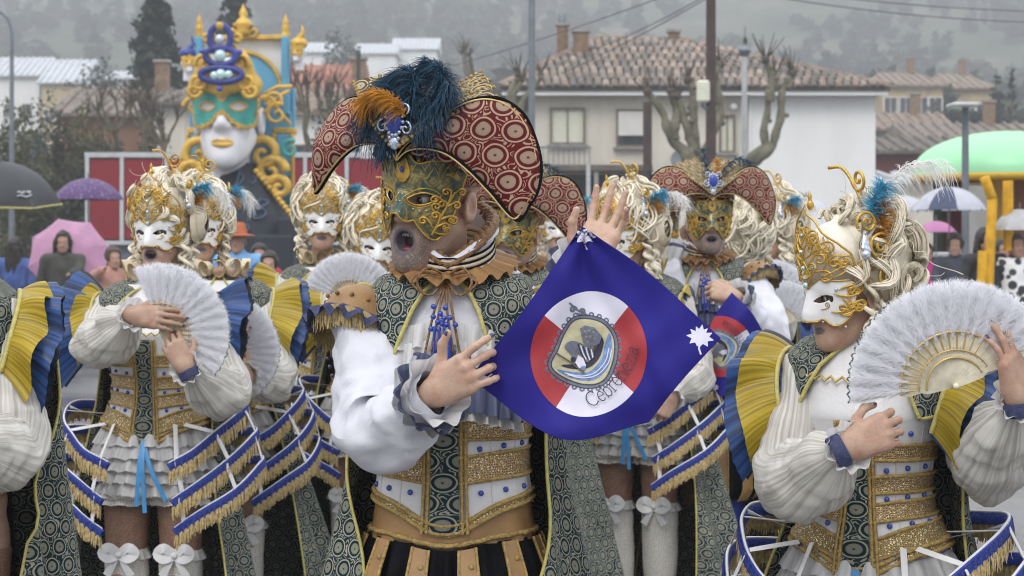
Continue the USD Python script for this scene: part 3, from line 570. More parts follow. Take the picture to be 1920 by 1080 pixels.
# ---------------------------------------------------------------- body under the clothes (figure space: stands at the origin, faces -y)
WT = A([0.00, .10, .10, 0], [.78, .150, .115, .0], [.86, .172, .122, .01], [.93, .176, .124, .012], [1.00, .152, .108, .006], [1.07, .130, .096, .0], [1.13, .124, .093, -.002], [1.21, .136, .108, -.010], [1.28, .152, .124, -.014], [1.35, .160, .108, -.004], [1.42, .150, .085, .008], [1.47, .085, .062, .012], [1.52, .055, .055, .014])
MT = A([0.00, .12, .12, 0], [.84, .170, .125, .0], [.92, .168, .126, .004], [1.00, .156, .120, .004], [1.08, .144, .112, .0], [1.15, .142, .110, -.004], [1.24, .158, .120, -.008], [1.33, .188, .130, -.006], [1.41, .190, .112, .004], [1.47, .165, .085, .012], [1.53, .085, .066, .016], [1.58, .060, .060, .018])
def torso(tab, s=1.0, grow=0.0):
    def f(u, z):
        """u: arc measure, 0.13 m to the radian; z: height"""
        a = u / 0.13; zz = z / s
        A_, B_, C_ = (np.interp(zz, tab[:, 0], tab[:, k]) for k in (1, 2, 3))
        sn, cs = np.sin(a), np.cos(a); e = .90
        return np.stack([(A_ * s + grow) * np.sign(sn) * np.abs(sn) ** e, C_ * s - (B_ * s + grow) * np.sign(cs) * np.abs(cs) ** e, z], -1)
    return f
def body_mesh(tab, s, arms, legs, h=.011):
    sec = [z for z in tab[1:] if z[0] < 1.5]
    def fn(p):
        d = None
        for i in range(len(sec) - 1):
            z0, z1 = sec[i][0] * s, sec[i + 1][0] * s; q = (sec[i] + sec[i + 1]) / 2
            g = el(p, (0, q[3] * s, (z0 + z1) / 2), ((q[1] - .012) * s, (q[2] - .012) * s, (z1 - z0) * 1.1)); d = g if d is None else smin(d, g, .04)
        for (sh, eb, wr) in arms:
            d = smin(d, np.minimum(smin(rc(p, sh, eb, .046 * s, .037 * s), rc(p, eb, wr, .037 * s, .024 * s), .02), 1), .03)
        for lg in legs:
            hp, kn, an, toe = lg
            g = smin(smin(rc(p, hp, kn, .084 * s, .054 * s), rc(p, kn, kn * .55 + an * .45 + A(0, .012, 0), .052 * s, .052 * s), .03), rc(p, kn * .55 + an * .45 + A(0, .012, 0), an, .05 * s, .034 * s), .03)
            g = smin(g, rc(p, an, toe, .034 * s, .026 * s), .02); d = smin(d, g, .015)
        return d
    pts = np.array([q for a in arms for q in a] + [q for l in legs for q in l] + [A(-.2, -.14, .8) * s, A(.2, .15, 1.48) * s])
    return nets(fn, pts.min(0) - .1, pts.max(0) + .1, h)
def sleeve(sh, eb, wr, rad, n=26, m=40, pleats=20, amp=.003, folds=.006, seed=0, sag=0.0):
    """cloth tube along shoulder, elbow, wrist; rad: (fraction, radius) pairs; returns mesh with uv"""
    p = spline(np.stack([sh, sh * .5 + eb * .5, eb, eb * .4 + wr * .6, wr]), m); p = resample(p, m); t = np.linspace(0, 1, m)
    r = np.interp(t, *zip(*rad)); sg = np.interp(t, [0, .3, .65, .9, 1], [0, .3, 1, .3, 0]) * sag; p = p - A(0, 0, 1) * sg[:, None]
    T_, a, b = frames(p); th = np.linspace(0, 2 * np.pi, n * 2 + 1)
    q = meshkit.noise(np.stack(np.broadcast_arrays(np.cos(th)[None] * 1.6 + 7 * seed, np.sin(th)[None] * 1.6, t[:, None] * 7.0), -1), seed) - .5
    q2 = meshkit.fbm(np.stack(np.broadcast_arrays(np.cos(th)[None] * 2.2 + t[:, None] * 5 + 3 * seed, np.sin(th)[None] * 2.2 + 9, t[:, None] * 16.0), -1), 2, seed + 3) - .5; rd = .5 - np.abs(2 * meshkit.noise(np.stack(np.broadcast_arrays(np.cos(th)[None] * 1.3 + t[:, None] * 3 + seed, np.sin(th)[None] * 1.3 + t[:, None] * 4, t[:, None] * 13.0), -1), seed + 8) - 1) ** .7; q = q + .35 * q2 + .38 * rd
    rr = r[:, None] + amp * np.sin(pleats * th)[None] * np.interp(t, [0, .1, .5, .9, 1], [.5, 1, .7, 1, .3])[:, None] + folds * 2 * q * (r / .05)[:, None]
    P = p[:, None] + rr[..., None] * (np.cos(th)[None, :, None] * a[:, None] + np.sin(th)[None, :, None] * b[:, None])
    L = np.linalg.norm(np.diff(p, axis=0), axis=1).sum()
    uv = np.stack(np.broadcast_arrays(th[None] * .06, t[:, None] * L), -1)
    return flip(grid(P, uv))
def frill(line, out, depth, amp=.012, waves=9, rows=5, seed=0, droop=None, per=8, close=False, jag=0.0):
    """a gathered ruffle that starts on a line and runs out along 'out' (one or per point), waving across"""
    line = np.asarray(line, float); n = max(int(waves * per), len(line))
    d = np.r_[0, np.cumsum(np.linalg.norm(np.diff(line, axis=0), axis=1))]; out = np.broadcast_to(out, line.shape)
    s = np.linspace(0, d[-1], n); li = lambda X: np.stack([np.interp(s, d, X[:, k]) for k in range(3)], 1)
    P0, O = li(line), unit(li(out)); tg = unit(np.gradient(P0, axis=0)); Nn = unit(np.cross(tg, O))
    g = rng(seed); ph = np.interp(np.linspace(0, 1, n), np.linspace(0, 1, waves + 1), np.cumsum(g.uniform(.7, 1.3, waves + 1)))
    w = np.sin(ph * 2 * np.pi); t = np.linspace(0, 1, rows)[:, None, None]; dep = np.broadcast_to(depth, (n,)) * (1 + jag * g.uniform(-1, 1, n))
    P = P0[None] + O[None] * t * dep[None, :, None] + Nn[None] * (w * amp)[None, :, None] * t ** .8
    if droop is not None: P = P + np.asarray(droop, float) * t ** 2
    uv = np.stack(np.broadcast_arrays(s[None], t[..., 0] * np.mean(depth)), -1)
    return grid(P, uv)
def plume(line, blen, n=260, droop=.6, w=.0016, seed=0, seg=5, side=None, spread=1.0):
    """ostrich feather: a rachis with drooping barbs"""
    g = rng(seed); p = resample(line, 40); t, a, b = frames(p); out = [tube(p, np.linspace(.003, .001, 40), 4)]; Vs, Fs = [], []; base = 0
    k = g.integers(2, 40, n); th = g.uniform(0, 2 * np.pi, n); tt = np.linspace(0, 1, seg)
    o = unit(a[k] * np.cos(th)[:, None] * spread + b[k] * np.sin(th)[:, None] * spread + t[k] * g.uniform(.3, 1.1, n)[:, None])
    L = np.broadcast_to(np.asarray(blen, float), (40,))[k] * g.uniform(.55, 1.1, n)
    c = p[k][:, None] + o[:, None] * (L[:, None] * tt)[..., None]
    c = c + A(0, 0, -1) * (droop * L[:, None] * tt ** 2)[..., None] + (g.normal(0, .05, (n, 1, 3)) * (L[:, None] * tt ** 2)[..., None]) * 2
    sd = unit(np.cross(o, g.normal(0, 1, (n, 3))))[:, None] * (w * (1 - .75 * tt))[None, :, None]
    V = np.stack([c - sd, c + sd], 2).reshape(-1, 3); i = np.arange(n)[:, None] * seg * 2 + np.arange(seg - 1)[None] * 2; i = i.ravel()
    return cat(out + [(V, quads(np.stack([i, i + 1, i + 3, i + 2], 1)))])
def locks(c, rad, n, L, r, seed, lo=-.8, face=.55, curl=.018, keep=None, strands=1):
    """curled hair locks lying on an ellipsoid, open towards the face (-y)"""
    g = rng(seed); out = []
    while len(out) < n:
        d = unit(g.normal(0, 1, 3))
        if d[2] < lo or (d[1] < -face and d[2] < .42): continue
        tg = unit(np.cross(d, A(-d[1], d[0], 0) + 1e-3)) * (-1); tg = tg if tg[2] < 0 else -tg
        tg = unit(tg + np.cross(d, tg) * g.uniform(-1.1, 1.1)); m = 13; t = np.linspace(0, 1, m); ln = L * g.uniform(.7, 1.3)
        ph = g.uniform(0, 6.28); cr = curl * g.uniform(.6, 1.4)
        ang = t * ln / np.mean(rad); dd = d * np.cos(ang)[:, None] + tg * np.sin(ang)[:, None]; sd = np.cross(d, tg)
        p = np.asarray(c) + dd * np.asarray(rad) + sd * (cr * np.sin(ph + t * 7))[:, None] * t[:, None] ** .5 + dd * (.006 + cr * .8 * np.abs(np.sin(ph * .5 + t * 4.2)))[:, None]
        if keep is not None and not keep(p[0]): continue
        w = r * g.uniform(.7, 1.35) * np.interp(t, [0, .25, .8, 1], [.6, 1, .8, .2])
        if strands < 2: out.append(tube(p, w, 6, flat=.62)); continue
        T_, fa, fb = frames(p)
        for q in range(strands):
            a0 = 2 * np.pi * q / strands + t * 1.2; k = g.uniform(.55, 1.0); out.append(tube(p + (fa * np.cos(a0)[:, None] + fb * (.62 * np.sin(a0))[:, None]) * (w * k)[:, None] + g.normal(0, .0012 if strands < 10 else .0022, 3), w * (.36 if strands < 7 else .27 if strands < 10 else .17), 4 if strands < 10 else 3, cap=False))
    return out
def wig_mesh(seed, strands=1, big=1.0, n=210):
    c, rad = A(0, .050, .070), A(.118, .130, .150) * big
    base = ball(c, rad * .90, 3); v = base[0]; nz = meshkit.fbm(v * 28, 3, seed) - .5; base = (v + unit(v - c) * nz[:, None] * .022, base[1])
    ls = locks(c, rad, n, .13, .0145, seed, strands=strands, curl=.022)
    g = rng(seed + 9)
    for q in range(70 if strands > 2 else 0):
        d = unit(g.normal(0, 1, 3))
        if d[2] < -.75 or (d[1] < -.5 and d[2] < .5): continue
        e1 = unit(np.cross(d, g.normal(0, 1, 3))); e2 = np.cross(d, e1); m = 22; t = np.linspace(0, 1, m); a0 = g.uniform(0, 6.3); th = a0 + t * 6.28 * g.uniform(.9, 1.5); cr = g.uniform(.014, .026) * (1 - .45 * t); cc = c + d * rad * g.uniform(.96, 1.06)
        p = cc + (e1 * np.cos(th)[:, None] + (d * .75 + e2 * .66) * np.sin(th)[:, None]) * cr[:, None] + e2 * (t * .03)[:, None]; T_, fa, fb = frames(p); w = .011 * np.interp(t, [0, .2, .8, 1], [.5, 1, .9, .2])
        for k in range(strands): a1 = 2 * np.pi * k / strands; ls.append(tube(p + (fa * math.cos(a1) * .5 + fb * math.sin(a1)) * (w * g.uniform(.6, 1.))[:, None], w * (.32 if strands < 10 else .2), 4 if strands < 10 else 3, cap=False))
    for q in range(60 if strands > 4 else 0):                                # flyaways
        d = unit(g.normal(0, 1, 3))
        if d[2] < -.5 or d[1] < -.5: continue
        t = np.linspace(0, 1, 12); p = c + d * rad * 1.0 + d * (.05 * t * g.uniform(.4, 1))[:, None] + g.normal(0, .03, 3) * (t ** 2)[:, None] + .006 * np.stack([np.sin(t * 9 + q), np.cos(t * 8 + q), np.sin(t * 7)], 1); ls.append(tube(p, .0009, 3, cap=False))
    g = rng(seed + 5)
    for s in (-1, 1):                                                        # ringlets beside the neck
        for k in range(7):
            x0 = A(s * g.uniform(.075, .11), g.uniform(-.015, .07), -.03 + g.uniform(-.02, .02)); t = np.linspace(0, 1, 30); ln = g.uniform(.09, .16); ph = g.uniform(0, 6)
            ls.append(tube(x0 + np.stack([s * .01 * t + .012 * np.cos(ph + 15 * t), -.01 * t + .012 * np.sin(ph + 15 * t), -ln * t], 1), .008 * np.interp(t, [0, .2, .8, 1], [.7, 1, .9, .3]), 6))
    return base, cat(ls)

# ---------------------------------------------------------------- masks: laid on one smooth face surface, u across (0.085 m to the radian), v up
def face_surf(u, v, nose=.030):
    rx = np.interp(v, [-.09, -.05, 0, .05, .12, .20, .26], [.074, .082, .087, .091, .098, .084, .060]); ry = np.interp(v, [-.09, -.05, 0, .05, .12, .20, .26], [.095, .105, .110, .112, .114, .096, .07])
    a = u / .085; n = nose * np.exp(-(u / .0135) ** 2) * np.clip(1 - (v + .034) / .055, 0, 1) * np.clip((v + .075) / .03, 0, 1)
    e = .006 * np.exp(-((np.abs(u) - .033) / .018) ** 2 - (v / .014) ** 2)
    return np.stack([rx * np.sin(a), -ry * np.cos(a) - n + e + .004, v], -1)
def almond(cx, cy, w, h, tilt=0.0):
    t = np.linspace(0, 2 * np.pi, 28, endpoint=False); x = w * np.cos(t); y = h * np.sin(t) * (1 - .35 * np.cos(t) ** 2) + tilt * x
    return np.stack([cx + x, cy + y], 1)
def woman_mask(seed=0):
    E = [Polygon(almond(s * .0335, .0, .021, .0095, s * .22)) for s in (-1, 1)]
    half = [(0, -.044), (.013, -.050), (.030, -.046), (.048, -.062), (.068, -.060), (.088, -.040), (.098, -.010), (.104, .022), (.090, .038), (.062, .040), (.040, .047), (.018, .036), (0, .024)]
    out = spline(A(*(half + [(-x, y) for x, y in half[-2:0:-1]])), 96, True)
    poly = Polygon(out).buffer(0).difference(unary_union(E))
    base = drape(poly, .006, face_surf, thick=.0025, off=.003)[:2]
    orn = []
    put = lambda pl, r=.0026, off=.007, **k: orn.append(online(pl, face_surf, r, off, **k))
    for e in E: pass
    for pl in mir([spline(A((0, .026), (.018, .038), (.040, .049), (.064, .041), (.092, .039)), 26), spline(A((.0, -.045), (.014, -.050), (.030, -.047), (.048, -.062), (.068, -.060), (.088, -.041), (.099, -.010)), 26)]): put(pl, .0022)
    L = []
    # the tall openwork above the brows
    L += [spline(A((0, .030), (.018, .052), (.008, .078), (.0, .092)), 20), scroll((.004, .048), 35, .030, 1), scroll((.010, .060), 10, .036, -1), scroll((.012, .070), 60, .034, -1), scroll((.0, .090), 70, .036, -1), scroll((.0, .092), 35, .044, 1),
          scroll((.040, .055), 20, .034, 1), scroll((.045, .060), 65, .036, -1), scroll((.062, .048), 30, .032, 1), scroll((.055, .085), 100, .032, 1), scroll((.028, .092), 62, .036, -1), scroll((.020, .120), 95, .034, 1), scroll((.002, .125), 60, .032, -1),
          spiral((.030, .140), .015, 1.6, 200, 1), spiral((.050, .112), .014, 1.6, 90, -1), spiral((.014, .160), .012, 1.4, 250, 1),
          spline(A((0, .218), (.012, .196), (.034, .178), (.050, .150), (.082, .118), (.098, .094), (.100, .060), (.104, .030)), 34),
          # cheek filigree
          scroll((.060, .012), -20, .030, 1), scroll((.070, .018), 20, .030, -1), scroll((.074, .000), -60, .030, -1), scroll((.085, .010), -75, .032, 1), spiral((.100, .012), .014, 1.7, 0, 1), scroll((.050, -.030), -5, .022, 1), scroll((.066, -.040), 15, .028, 1), scroll((.080, -.034), 50, .026, -1),
          spiral((.104, -.026), .012, 1.6, 90, 1), scroll((.098, .040), 60, .034, -1), scroll((.102, .052), 95, .034, 1), spiral((.118, .030), .013, 1.5, 0, 1), spiral((.116, .070), .012, 1.5, 180, -1)]
    for pl in mir(L): put(pl, .0027, .009, taper=.12)
    for pl in mir([ring((.0335, 0), .0235, .012, 22)]): pass
    tip = [tube(np.stack([np.zeros(8), np.linspace(-.080, -.078, 8), np.linspace(.205, .250, 8)], 1), A(.004, .008, .009, .006, .004, .006, .003, .001), 7)]
    gem = [ball(face_surf(A(x), A(z))[0] + A(0, -.010, 0), r, 1) for x, z, r in [(0, .034, .007), (0, .074, .006), (0, .112, .005), (.034, .075, .004), (-.034, .075, .004), (.072, .020, .005), (-.072, .020, .005), (.0, .150, .005)]]
    dark = []
    for pl in mir([scroll((.028, -.024), 10, .016, 1)]): orn.append(online(pl, face_surf, .0012, .0065))
    pearls = cat([ball(face_surf(A(s * (.030 + .012 * k)), A(-.050 - .004 * k))[0] + A(0, -.006, -.003), .0028, 1) for s in (-1, 1) for k in range(5)])
    return base, cat(orn + tip), gem, pearls
def man_mask(seed=0):
    E = [Polygon(almond(s * .034, .002, .0235, .0125, s * .16)) for s in (-1, 1)]
    half = [(0, -.030), (.010, -.042), (.022, -.040), (.030, -.050), (.050, -.072), (.068, -.074), (.082, -.052), (.093, -.020), (.100, .020), (.106, .062), (.082, .074), (.050, .078), (.026, .070), (.012, .082), (0, .098)]
    out = spline(A(*(half + [(-x, y) for x, y in half[-2:0:-1]])), 110, True)
    base = drape(Polygon(out).buffer(0).difference(unary_union(E)), .006, face_surf, thick=.003, off=.004)[:2]
    orn, fine = [], []
    put = lambda pl, r=.002, off=.008, **k: orn.append(online(pl, face_surf, r, off, **k))
    put(np.vstack([out, out[:1]]), .0022, .007)
    for s in (-1, 1):
        e = almond(s * .034, .002, .0250, .0140, s * .16); put(np.vstack([e, e[:2]]), .0019, .008); e = almond(s * .035, .004, .031, .0195, s * .18); put(np.vstack([e, e[:2]]), .0013, .007)
        z = [(.016 + .0105 * k, .054 + .022 * (k % 2) + .002 * k) for k in range(9)]; put(A(*[(s * a, b) for a, b in z]), .0020, .008); put(A(*[(s * (a + .004), b - .016) for a, b in z[2:]]), .0015, .008)
    leaf = []
    c = [(.058, -.056, 40), (.062, -.048, 75), (.066, -.038, 30), (.070, -.026, 70), (.074, -.014, 40), (.078, -.002, 80), (.082, .008, 50), (.060, -.060, -10), (.072, -.030, 0), (.056, -.052, 120), (.066, -.030, 130), (.074, -.008, 125)]
    for s in (-1, 1):
        for i, (x, y, d) in enumerate(c):
            pl = scroll((x, y), d, .019, 1 if i % 2 else -1); orn.append(online(pl * A(s, 1), face_surf, .0026, .009, taper=.2))
        orn.append(online(spline(A((.056, -.066), (.066, -.040), (.076, -.010), (.088, .018)), 14) * A(s, 1), face_surf, .0028, .008))
    br = [drape(Polygon(spline(A((0, .030), (.013, .046), (.010, .066), (0, .082), (-.010, .066), (-.013, .046)), 30, True)), .004, face_surf, .004, .006)[:2]]
    gem = [ball(face_surf(A(0.), A(.056))[0] + A(0, -.012, 0), (.0045, .003, .0065), 1)]
    st = [ball(face_surf(A(s * x), A(z))[0] + A(0, -.008, 0), .0017, 0) for s in (-1, 1) for x, z in [(.012, -.012), (.024, -.018), (.036, -.021), (.048, -.020), (.058, -.014), (.004, .010), (.007, -.024), (.004, -.004), (.0, .018)]]
    return base, cat(orn + br), cat(gem), cat(st)
MASKW, MASKM, WIGS = woman_mask(), man_mask(), [wig_mesh(3, 8, .98, 300), wig_mesh(11, 15, .95, 400), wig_mesh(7, 3, .98, 230)]
HOLE_SHADE = cat([ball((s * .033, -.086, 0), (.026, .006, .017), 2) for s in (-1, 1)])  # dark discs standing in for the shade inside the eye holes
# ================================================================ the setting
def terrain(x, y):
    y = np.asarray(y, float); x = np.asarray(x, float)
    z = .085 * np.clip(y - 92, 0, 230) + .21 * np.clip(y - 322, 0, None)
    z = z * (1 + .10 * np.sin(x * .011 + 1.3) + .05 * np.sin(x * .031 + y * .01)) + np.clip((y - 300) / 200, 0, 1) * 6 * (meshkit.fbm(np.stack([x * .02, y * .02, 0 * x], -1), 3, 4) - .5)
    return z
gx, gy = np.meshgrid(np.linspace(-700, 700, 57), np.linspace(-300, 1000, 53), indexing='ij')
tag(part(None, 'wet_street', grid(np.stack([gx, gy, 0 * gx], -1)), 'wet_asphalt'), kind='structure')
hx, hy = np.meshgrid(np.linspace(-420, 420, 169), np.r_[np.linspace(92.5, 330, 80), np.linspace(336, 960, 120)], indexing='ij')
tag(part(None, 'hill', grid(np.stack([hx, hy, terrain(hx, hy) + .02 * np.clip(hy - 92, 0, 1)], -1)), 'hill_side'), kind='structure')

def quads_at(c, s, g, up=0.0):
    """leaf-sized faces at the centres c"""
    n = len(c); d = unit(g.normal(0, 1, (n, 3)) + A(0, 0, up)); a = unit(np.cross(d, g.normal(0, 1, (n, 3)))); s = (np.broadcast_to(s, (n,)) * g.uniform(.6, 1.3, n))[:, None]
    b = np.cross(d, a); V = np.stack([c - a * s * .5, c + b * s * .32, c + a * s * .5, c - b * s * .32], 1).reshape(-1, 3)
    i = np.arange(n)[:, None] * 4; return V, quads(i + np.arange(4)[None])
def crown_pts(c, r, n, g, clump=14):
    k = unit(g.normal(0, 1, (clump, 3))) * g.uniform(.35, .8, (clump, 1)); rr = g.uniform(.28, .5, clump)
    i = g.integers(0, clump, n); p = k[i] + unit(g.normal(0, 1, (n, 3))) * (rr[i] * g.uniform(.3, 1, n) ** .5)[:, None]
    return np.asarray(c) + p * np.asarray(r)
# forest on the hill
g = rng(5); nF = 5200
fy = 150 + 760 * g.uniform(0, 1, nF) ** .8; fx = g.uniform(-.42, .42, nF) * fy; keep = meshkit.fbm(np.stack([fx * .02, fy * .012, fx * 0], -1), 3, 9) + g.uniform(-.15, .15, nF) > .47
fx, fy = fx[keep], fy[keep]; fz = terrain(fx, fy)
hf = UsdGeom.PointInstancer.Define(stage, '/World/hill_forest'); tag(hf, 'scattered dark scrub and pines on the misty hillside', 'forest', kind='stuff')
protos = []
for k in range(5):
    gg = rng(40 + k); pts = crown_pts((0, 0, 1.1), (1.0, 1.0, 1.1) if k < 3 else (.6, .6, 1.7), 130, gg); q = quads_at(pts, .55, gg)
    p_ = usdkit.mesh(stage, '/World/hill_forest/scrub_%d' % k, q, M['leaf_%d' % (k % 3)]); protos.append(p_.GetPath())
hf.CreatePrototypesRel().SetTargets(protos); nn = len(fx)
hf.CreateProtoIndicesAttr(g.integers(0, 5, nn).tolist())
hf.CreatePositionsAttr([Gf.Vec3f(float(a), float(b), float(c) - .2) for a, b, c in zip(fx, fy, fz)])
sc = g.uniform(1.2, 3.2, nn); hf.CreateScalesAttr([Gf.Vec3f(float(s * q), float(s * q), float(s)) for s, q in zip(sc, g.uniform(.9, 1.5, nn))])
hf.CreateOrientationsAttr([Gf.Quath(math.cos(a), 0, 0, math.sin(a)) for a in g.uniform(0, 3, nn).tolist()])

# ---------------------------------------------------------------- buildings
def window(parent, x0, x1, z0, z1, y, glass='dark_glass', blind=0.0, frame='window_frame', mull=True, fw=.06):
    fr = cat([box(x1 - x0, .14, fw, ((x0 + x1) / 2, y - .05, z)) for z in (z0 + fw / 2, z1 - fw / 2)] + [box(fw, .138, z1 - z0 - 2 * fw, (x, y - .05, (z0 + z1) / 2)) for x in (x0 + fw / 2, x1 - fw / 2)])
    w = part(parent, 'window', fr, frame, False)
    part(w, 'pane', box(x1 - x0 - 2 * fw, .02, z1 - z0 - 2 * fw, ((x0 + x1) / 2, y - .015, (z0 + z1) / 2)), glass, False)
    if mull: part(w, 'mullion', box(.035, .05, z1 - z0 - 2 * fw, ((x0 + x1) / 2, y - .05, (z0 + z1) / 2)), frame, False)
    if blind: part(w, 'blind', box(x1 - x0 - 2 * fw, .03, (z1 - z0 - 2 * fw) * blind, ((x0 + x1) / 2, y - .085, z1 - fw - (z1 - z0 - 2 * fw) * blind / 2)), 'blind', False)
    part(w, 'sill', box(x1 - x0 + .16, .2, .06, ((x0 + x1) / 2, y - .08, z0 - .03)), 'concrete', False)
TILE = grid(np.stack([np.stack([(.105 - .012 * k) * np.cos(t) , np.full(6, -.22 + .44 * k), (.07 - .01 * k) * np.sin(t)], -1) for k in (0, 1) for t in [np.linspace(0, np.pi, 6)]]))
TILE = cat([TILE, (np.vstack([A(*[(.105 * math.cos(t), -.22, .07 * math.sin(t)) for t in np.linspace(0, np.pi, 6)])]), np.array([[0, k + 1, k] for k in range(1, 5)]))])
def tiles_on(parent, e0, e1, r0, r1, limit, seed, pw=.24, pl=.36, base='roof_tile_0'):
    """barrel tiles laid in courses on the slope with eave e0-e1 and ridge r0-r1"""
    e0, e1, r0, r1 = (np.asarray(q, float) for q in (e0, e1, r0, r1)); g = rng(seed)
    x = unit(e1 - e0); up = unit((r0 + r1) / 2 - (e0 + e1) / 2); up = unit(up - x * (up @ x)); nz = np.cross(x, up); L = ((r0 - e0) @ up)
    rows = int(L / pl); rest = []; n = 0
    for i in range(rows + 1):
        t = (i + .35) * pl / L
        if t > 1: break
        a, b = e0 + (r0 - e0) * t, e1 + (r1 - e1) * t; w = np.linalg.norm(b - a); k = int(w / pw)
        for j in range(k):
            c = a + x * (j + .5) * w / k; m = np.eye(4); m[:3, 0], m[:3, 1], m[:3, 2] = x, up, nz; m[:3, 3] = c + nz * (.03 + g.uniform(0, .012)) + x * g.normal(0, .006)
            m = m @ R('z', g.normal(0, 1.5)) @ R('x', 3.5); t_ = xf(TILE, m)
            if n < limit: part(parent, 'tile', t_, 'roof_tile_%d' % g.integers(0, 4), True); n += 1
            else: rest.append((g.integers(0, 4), t_))
    return rest
def roof_slab(eaves, ridge, th=.12):
    """hip or gable roof body: 4 eave corners (ccw) and 2 ridge ends"""
    v = np.vstack([eaves, ridge, np.asarray(eaves) - A(0, 0, th)]); f = np.array([[0, 1, 5], [0, 5, 4], [1, 2, 5], [2, 3, 4], [2, 4, 5], [3, 0, 4], [0, 6, 7], [0, 7, 1], [1, 7, 8], [1, 8, 2], [2, 8, 9], [2, 9, 3], [3, 9, 6], [3, 6, 0], [6, 9, 8], [6, 8, 7]])
    return v, f
# the white house
H = thing('village_house', 'large cream and white two storey house with hipped tile roof and three chimneys', 'house', (0, 60, 0))
part(H, 'wall', box(6.3, 8.5, 6.14, (.6 + 3.15, 4.26, 3.07)), 'cream_wall', False); part(H, 'side_wall', box(3.70, 8.46, 6.12, (8.76, 4.18, 3.06)), 'white_wall', False)
ev = A((-.35, -.55, 6.10), (10.95, -.55, 6.10), (10.95, 9.0, 6.10), (-.35, 9.0, 6.10)); rd = A((2.7, 4.2, 7.95), (5.3, 4.2, 7.85))
rf = part(H, 'roof', roof_slab(ev, rd), 'roof_tile_2', False)
rest = tiles_on(rf, ev[0] + A(0, 0, .01), ev[1] + A(0, 0, .01), rd[0], rd[1], 300, 3)
for k in range(4): part(rf, 'upper_tiles', cat([t for q, t in rest if q == k]), 'roof_tile_%d' % k, True, kind='stuff')
hips = []
for a, b in ((ev[0], rd[0]), (rd[0], rd[1]), (ev[1], rd[1])):
    n_ = int(np.linalg.norm(b - a) / .4)
    for k in range(n_):
        c = a + (b - a) * (k + .5) / n_; hips.append(xf(scl(TILE, 1.25), frame(c + A(0, 0, .06), b - a, (0, 0, 1))))
part(rf, 'ridge_tiles', cat(hips), 'roof_tile_3', True, kind='stuff')
part(H, 'eave_board', box(11.2, .1, .14, (5.3, -.45, 5.93)), 'white_wall', False)
for (x, y, w, z0, z1, m_) in [(1.55, 3.2, .34, 7.2, 8.25, 'brick_chimney'), (2.10, 2.7, .46, 6.9, 8.0, 'brick_chimney'), (5.05, 4.1, .34, 7.5, 8.15, 'brick_chimney')]:
    c_ = part(H, 'chimney', box(w, w, z1 - z0, (x, y, (z0 + z1) / 2), .02), m_, False); part(c_, 'cap', box(w + .1, w + .1, .09, (x, y, z1 + .045)), 'concrete', False)
part(H, 'chimney_pipe', lathe([(.12, 8.28), (.13, 8.30), (.13, 8.6), (.0, 8.62)], 10)[0:2] and move(lathe([(.12, 8.28), (.13, 8.30), (.13, 8.6), (.0, 8.62)], 10), (1.55, 3.2, 0)), 'pole_metal')
hz = lambda py: CH - (py - HY) / F * 60; hxx = lambda px: (px - CX) / F * 60
window(H, hxx(1031), hxx(1097), hz(271), hz(202), 0, 'lamp_glass', 0.0); window(H, hxx(1155), hxx(1213), hz(276), hz(205), 0, 'dark_glass', .72, mull=False); window(H, hxx(1348), hxx(1378), hz(287), hz(215), 0, 'lamp_glass')
part(H, 'porch_roof', box(3.2, 1.6, .16, (2.4, -.82, 3.72)), 'roof_tile_2', False); part(H, 'porch_shade', box(2.9, .06, 2.3, (2.4, -.06, 2.4)), 'cloth_dark', False)  # dark panel painted in for the shaded opening under the porch roof
for x in (1.0, 2.4, 3.8): part(H, 'porch_post', box(.12, .12, 3.6, (x, -1.5, 1.82)), 'concrete', False)
rl = part(H, 'balcony_rail', box(1.6, .05, .05, (1.5, -.5, hz(278))), 'pole_metal', False)
for k in range(11): part(rl, 'baluster', box(.025, .025, .5, (.75 + .15 * k, -.5, hz(278) - .27)), 'pole_metal', False)
part(H, 'downpipe', cyl((6.95, -.08, 0), (6.95, -.08, 6.0), .05), 'white_wall')
part(H, 'vent_pipe', cat([ball((6.45, -.2, 5.55), (.1, .1, .1)), cyl((6.45, -.2, 5.55), (6.45, 0, 5.55), .04)]), 'white_wall')
part(H, 'satellite_dish', xf(lathe([(.02, 0), (.22, .03), (.34, .10), (.35, .11)], 16), T(4.95, -.35, 3.95) @ R('x', 70)), 'pole_metal')

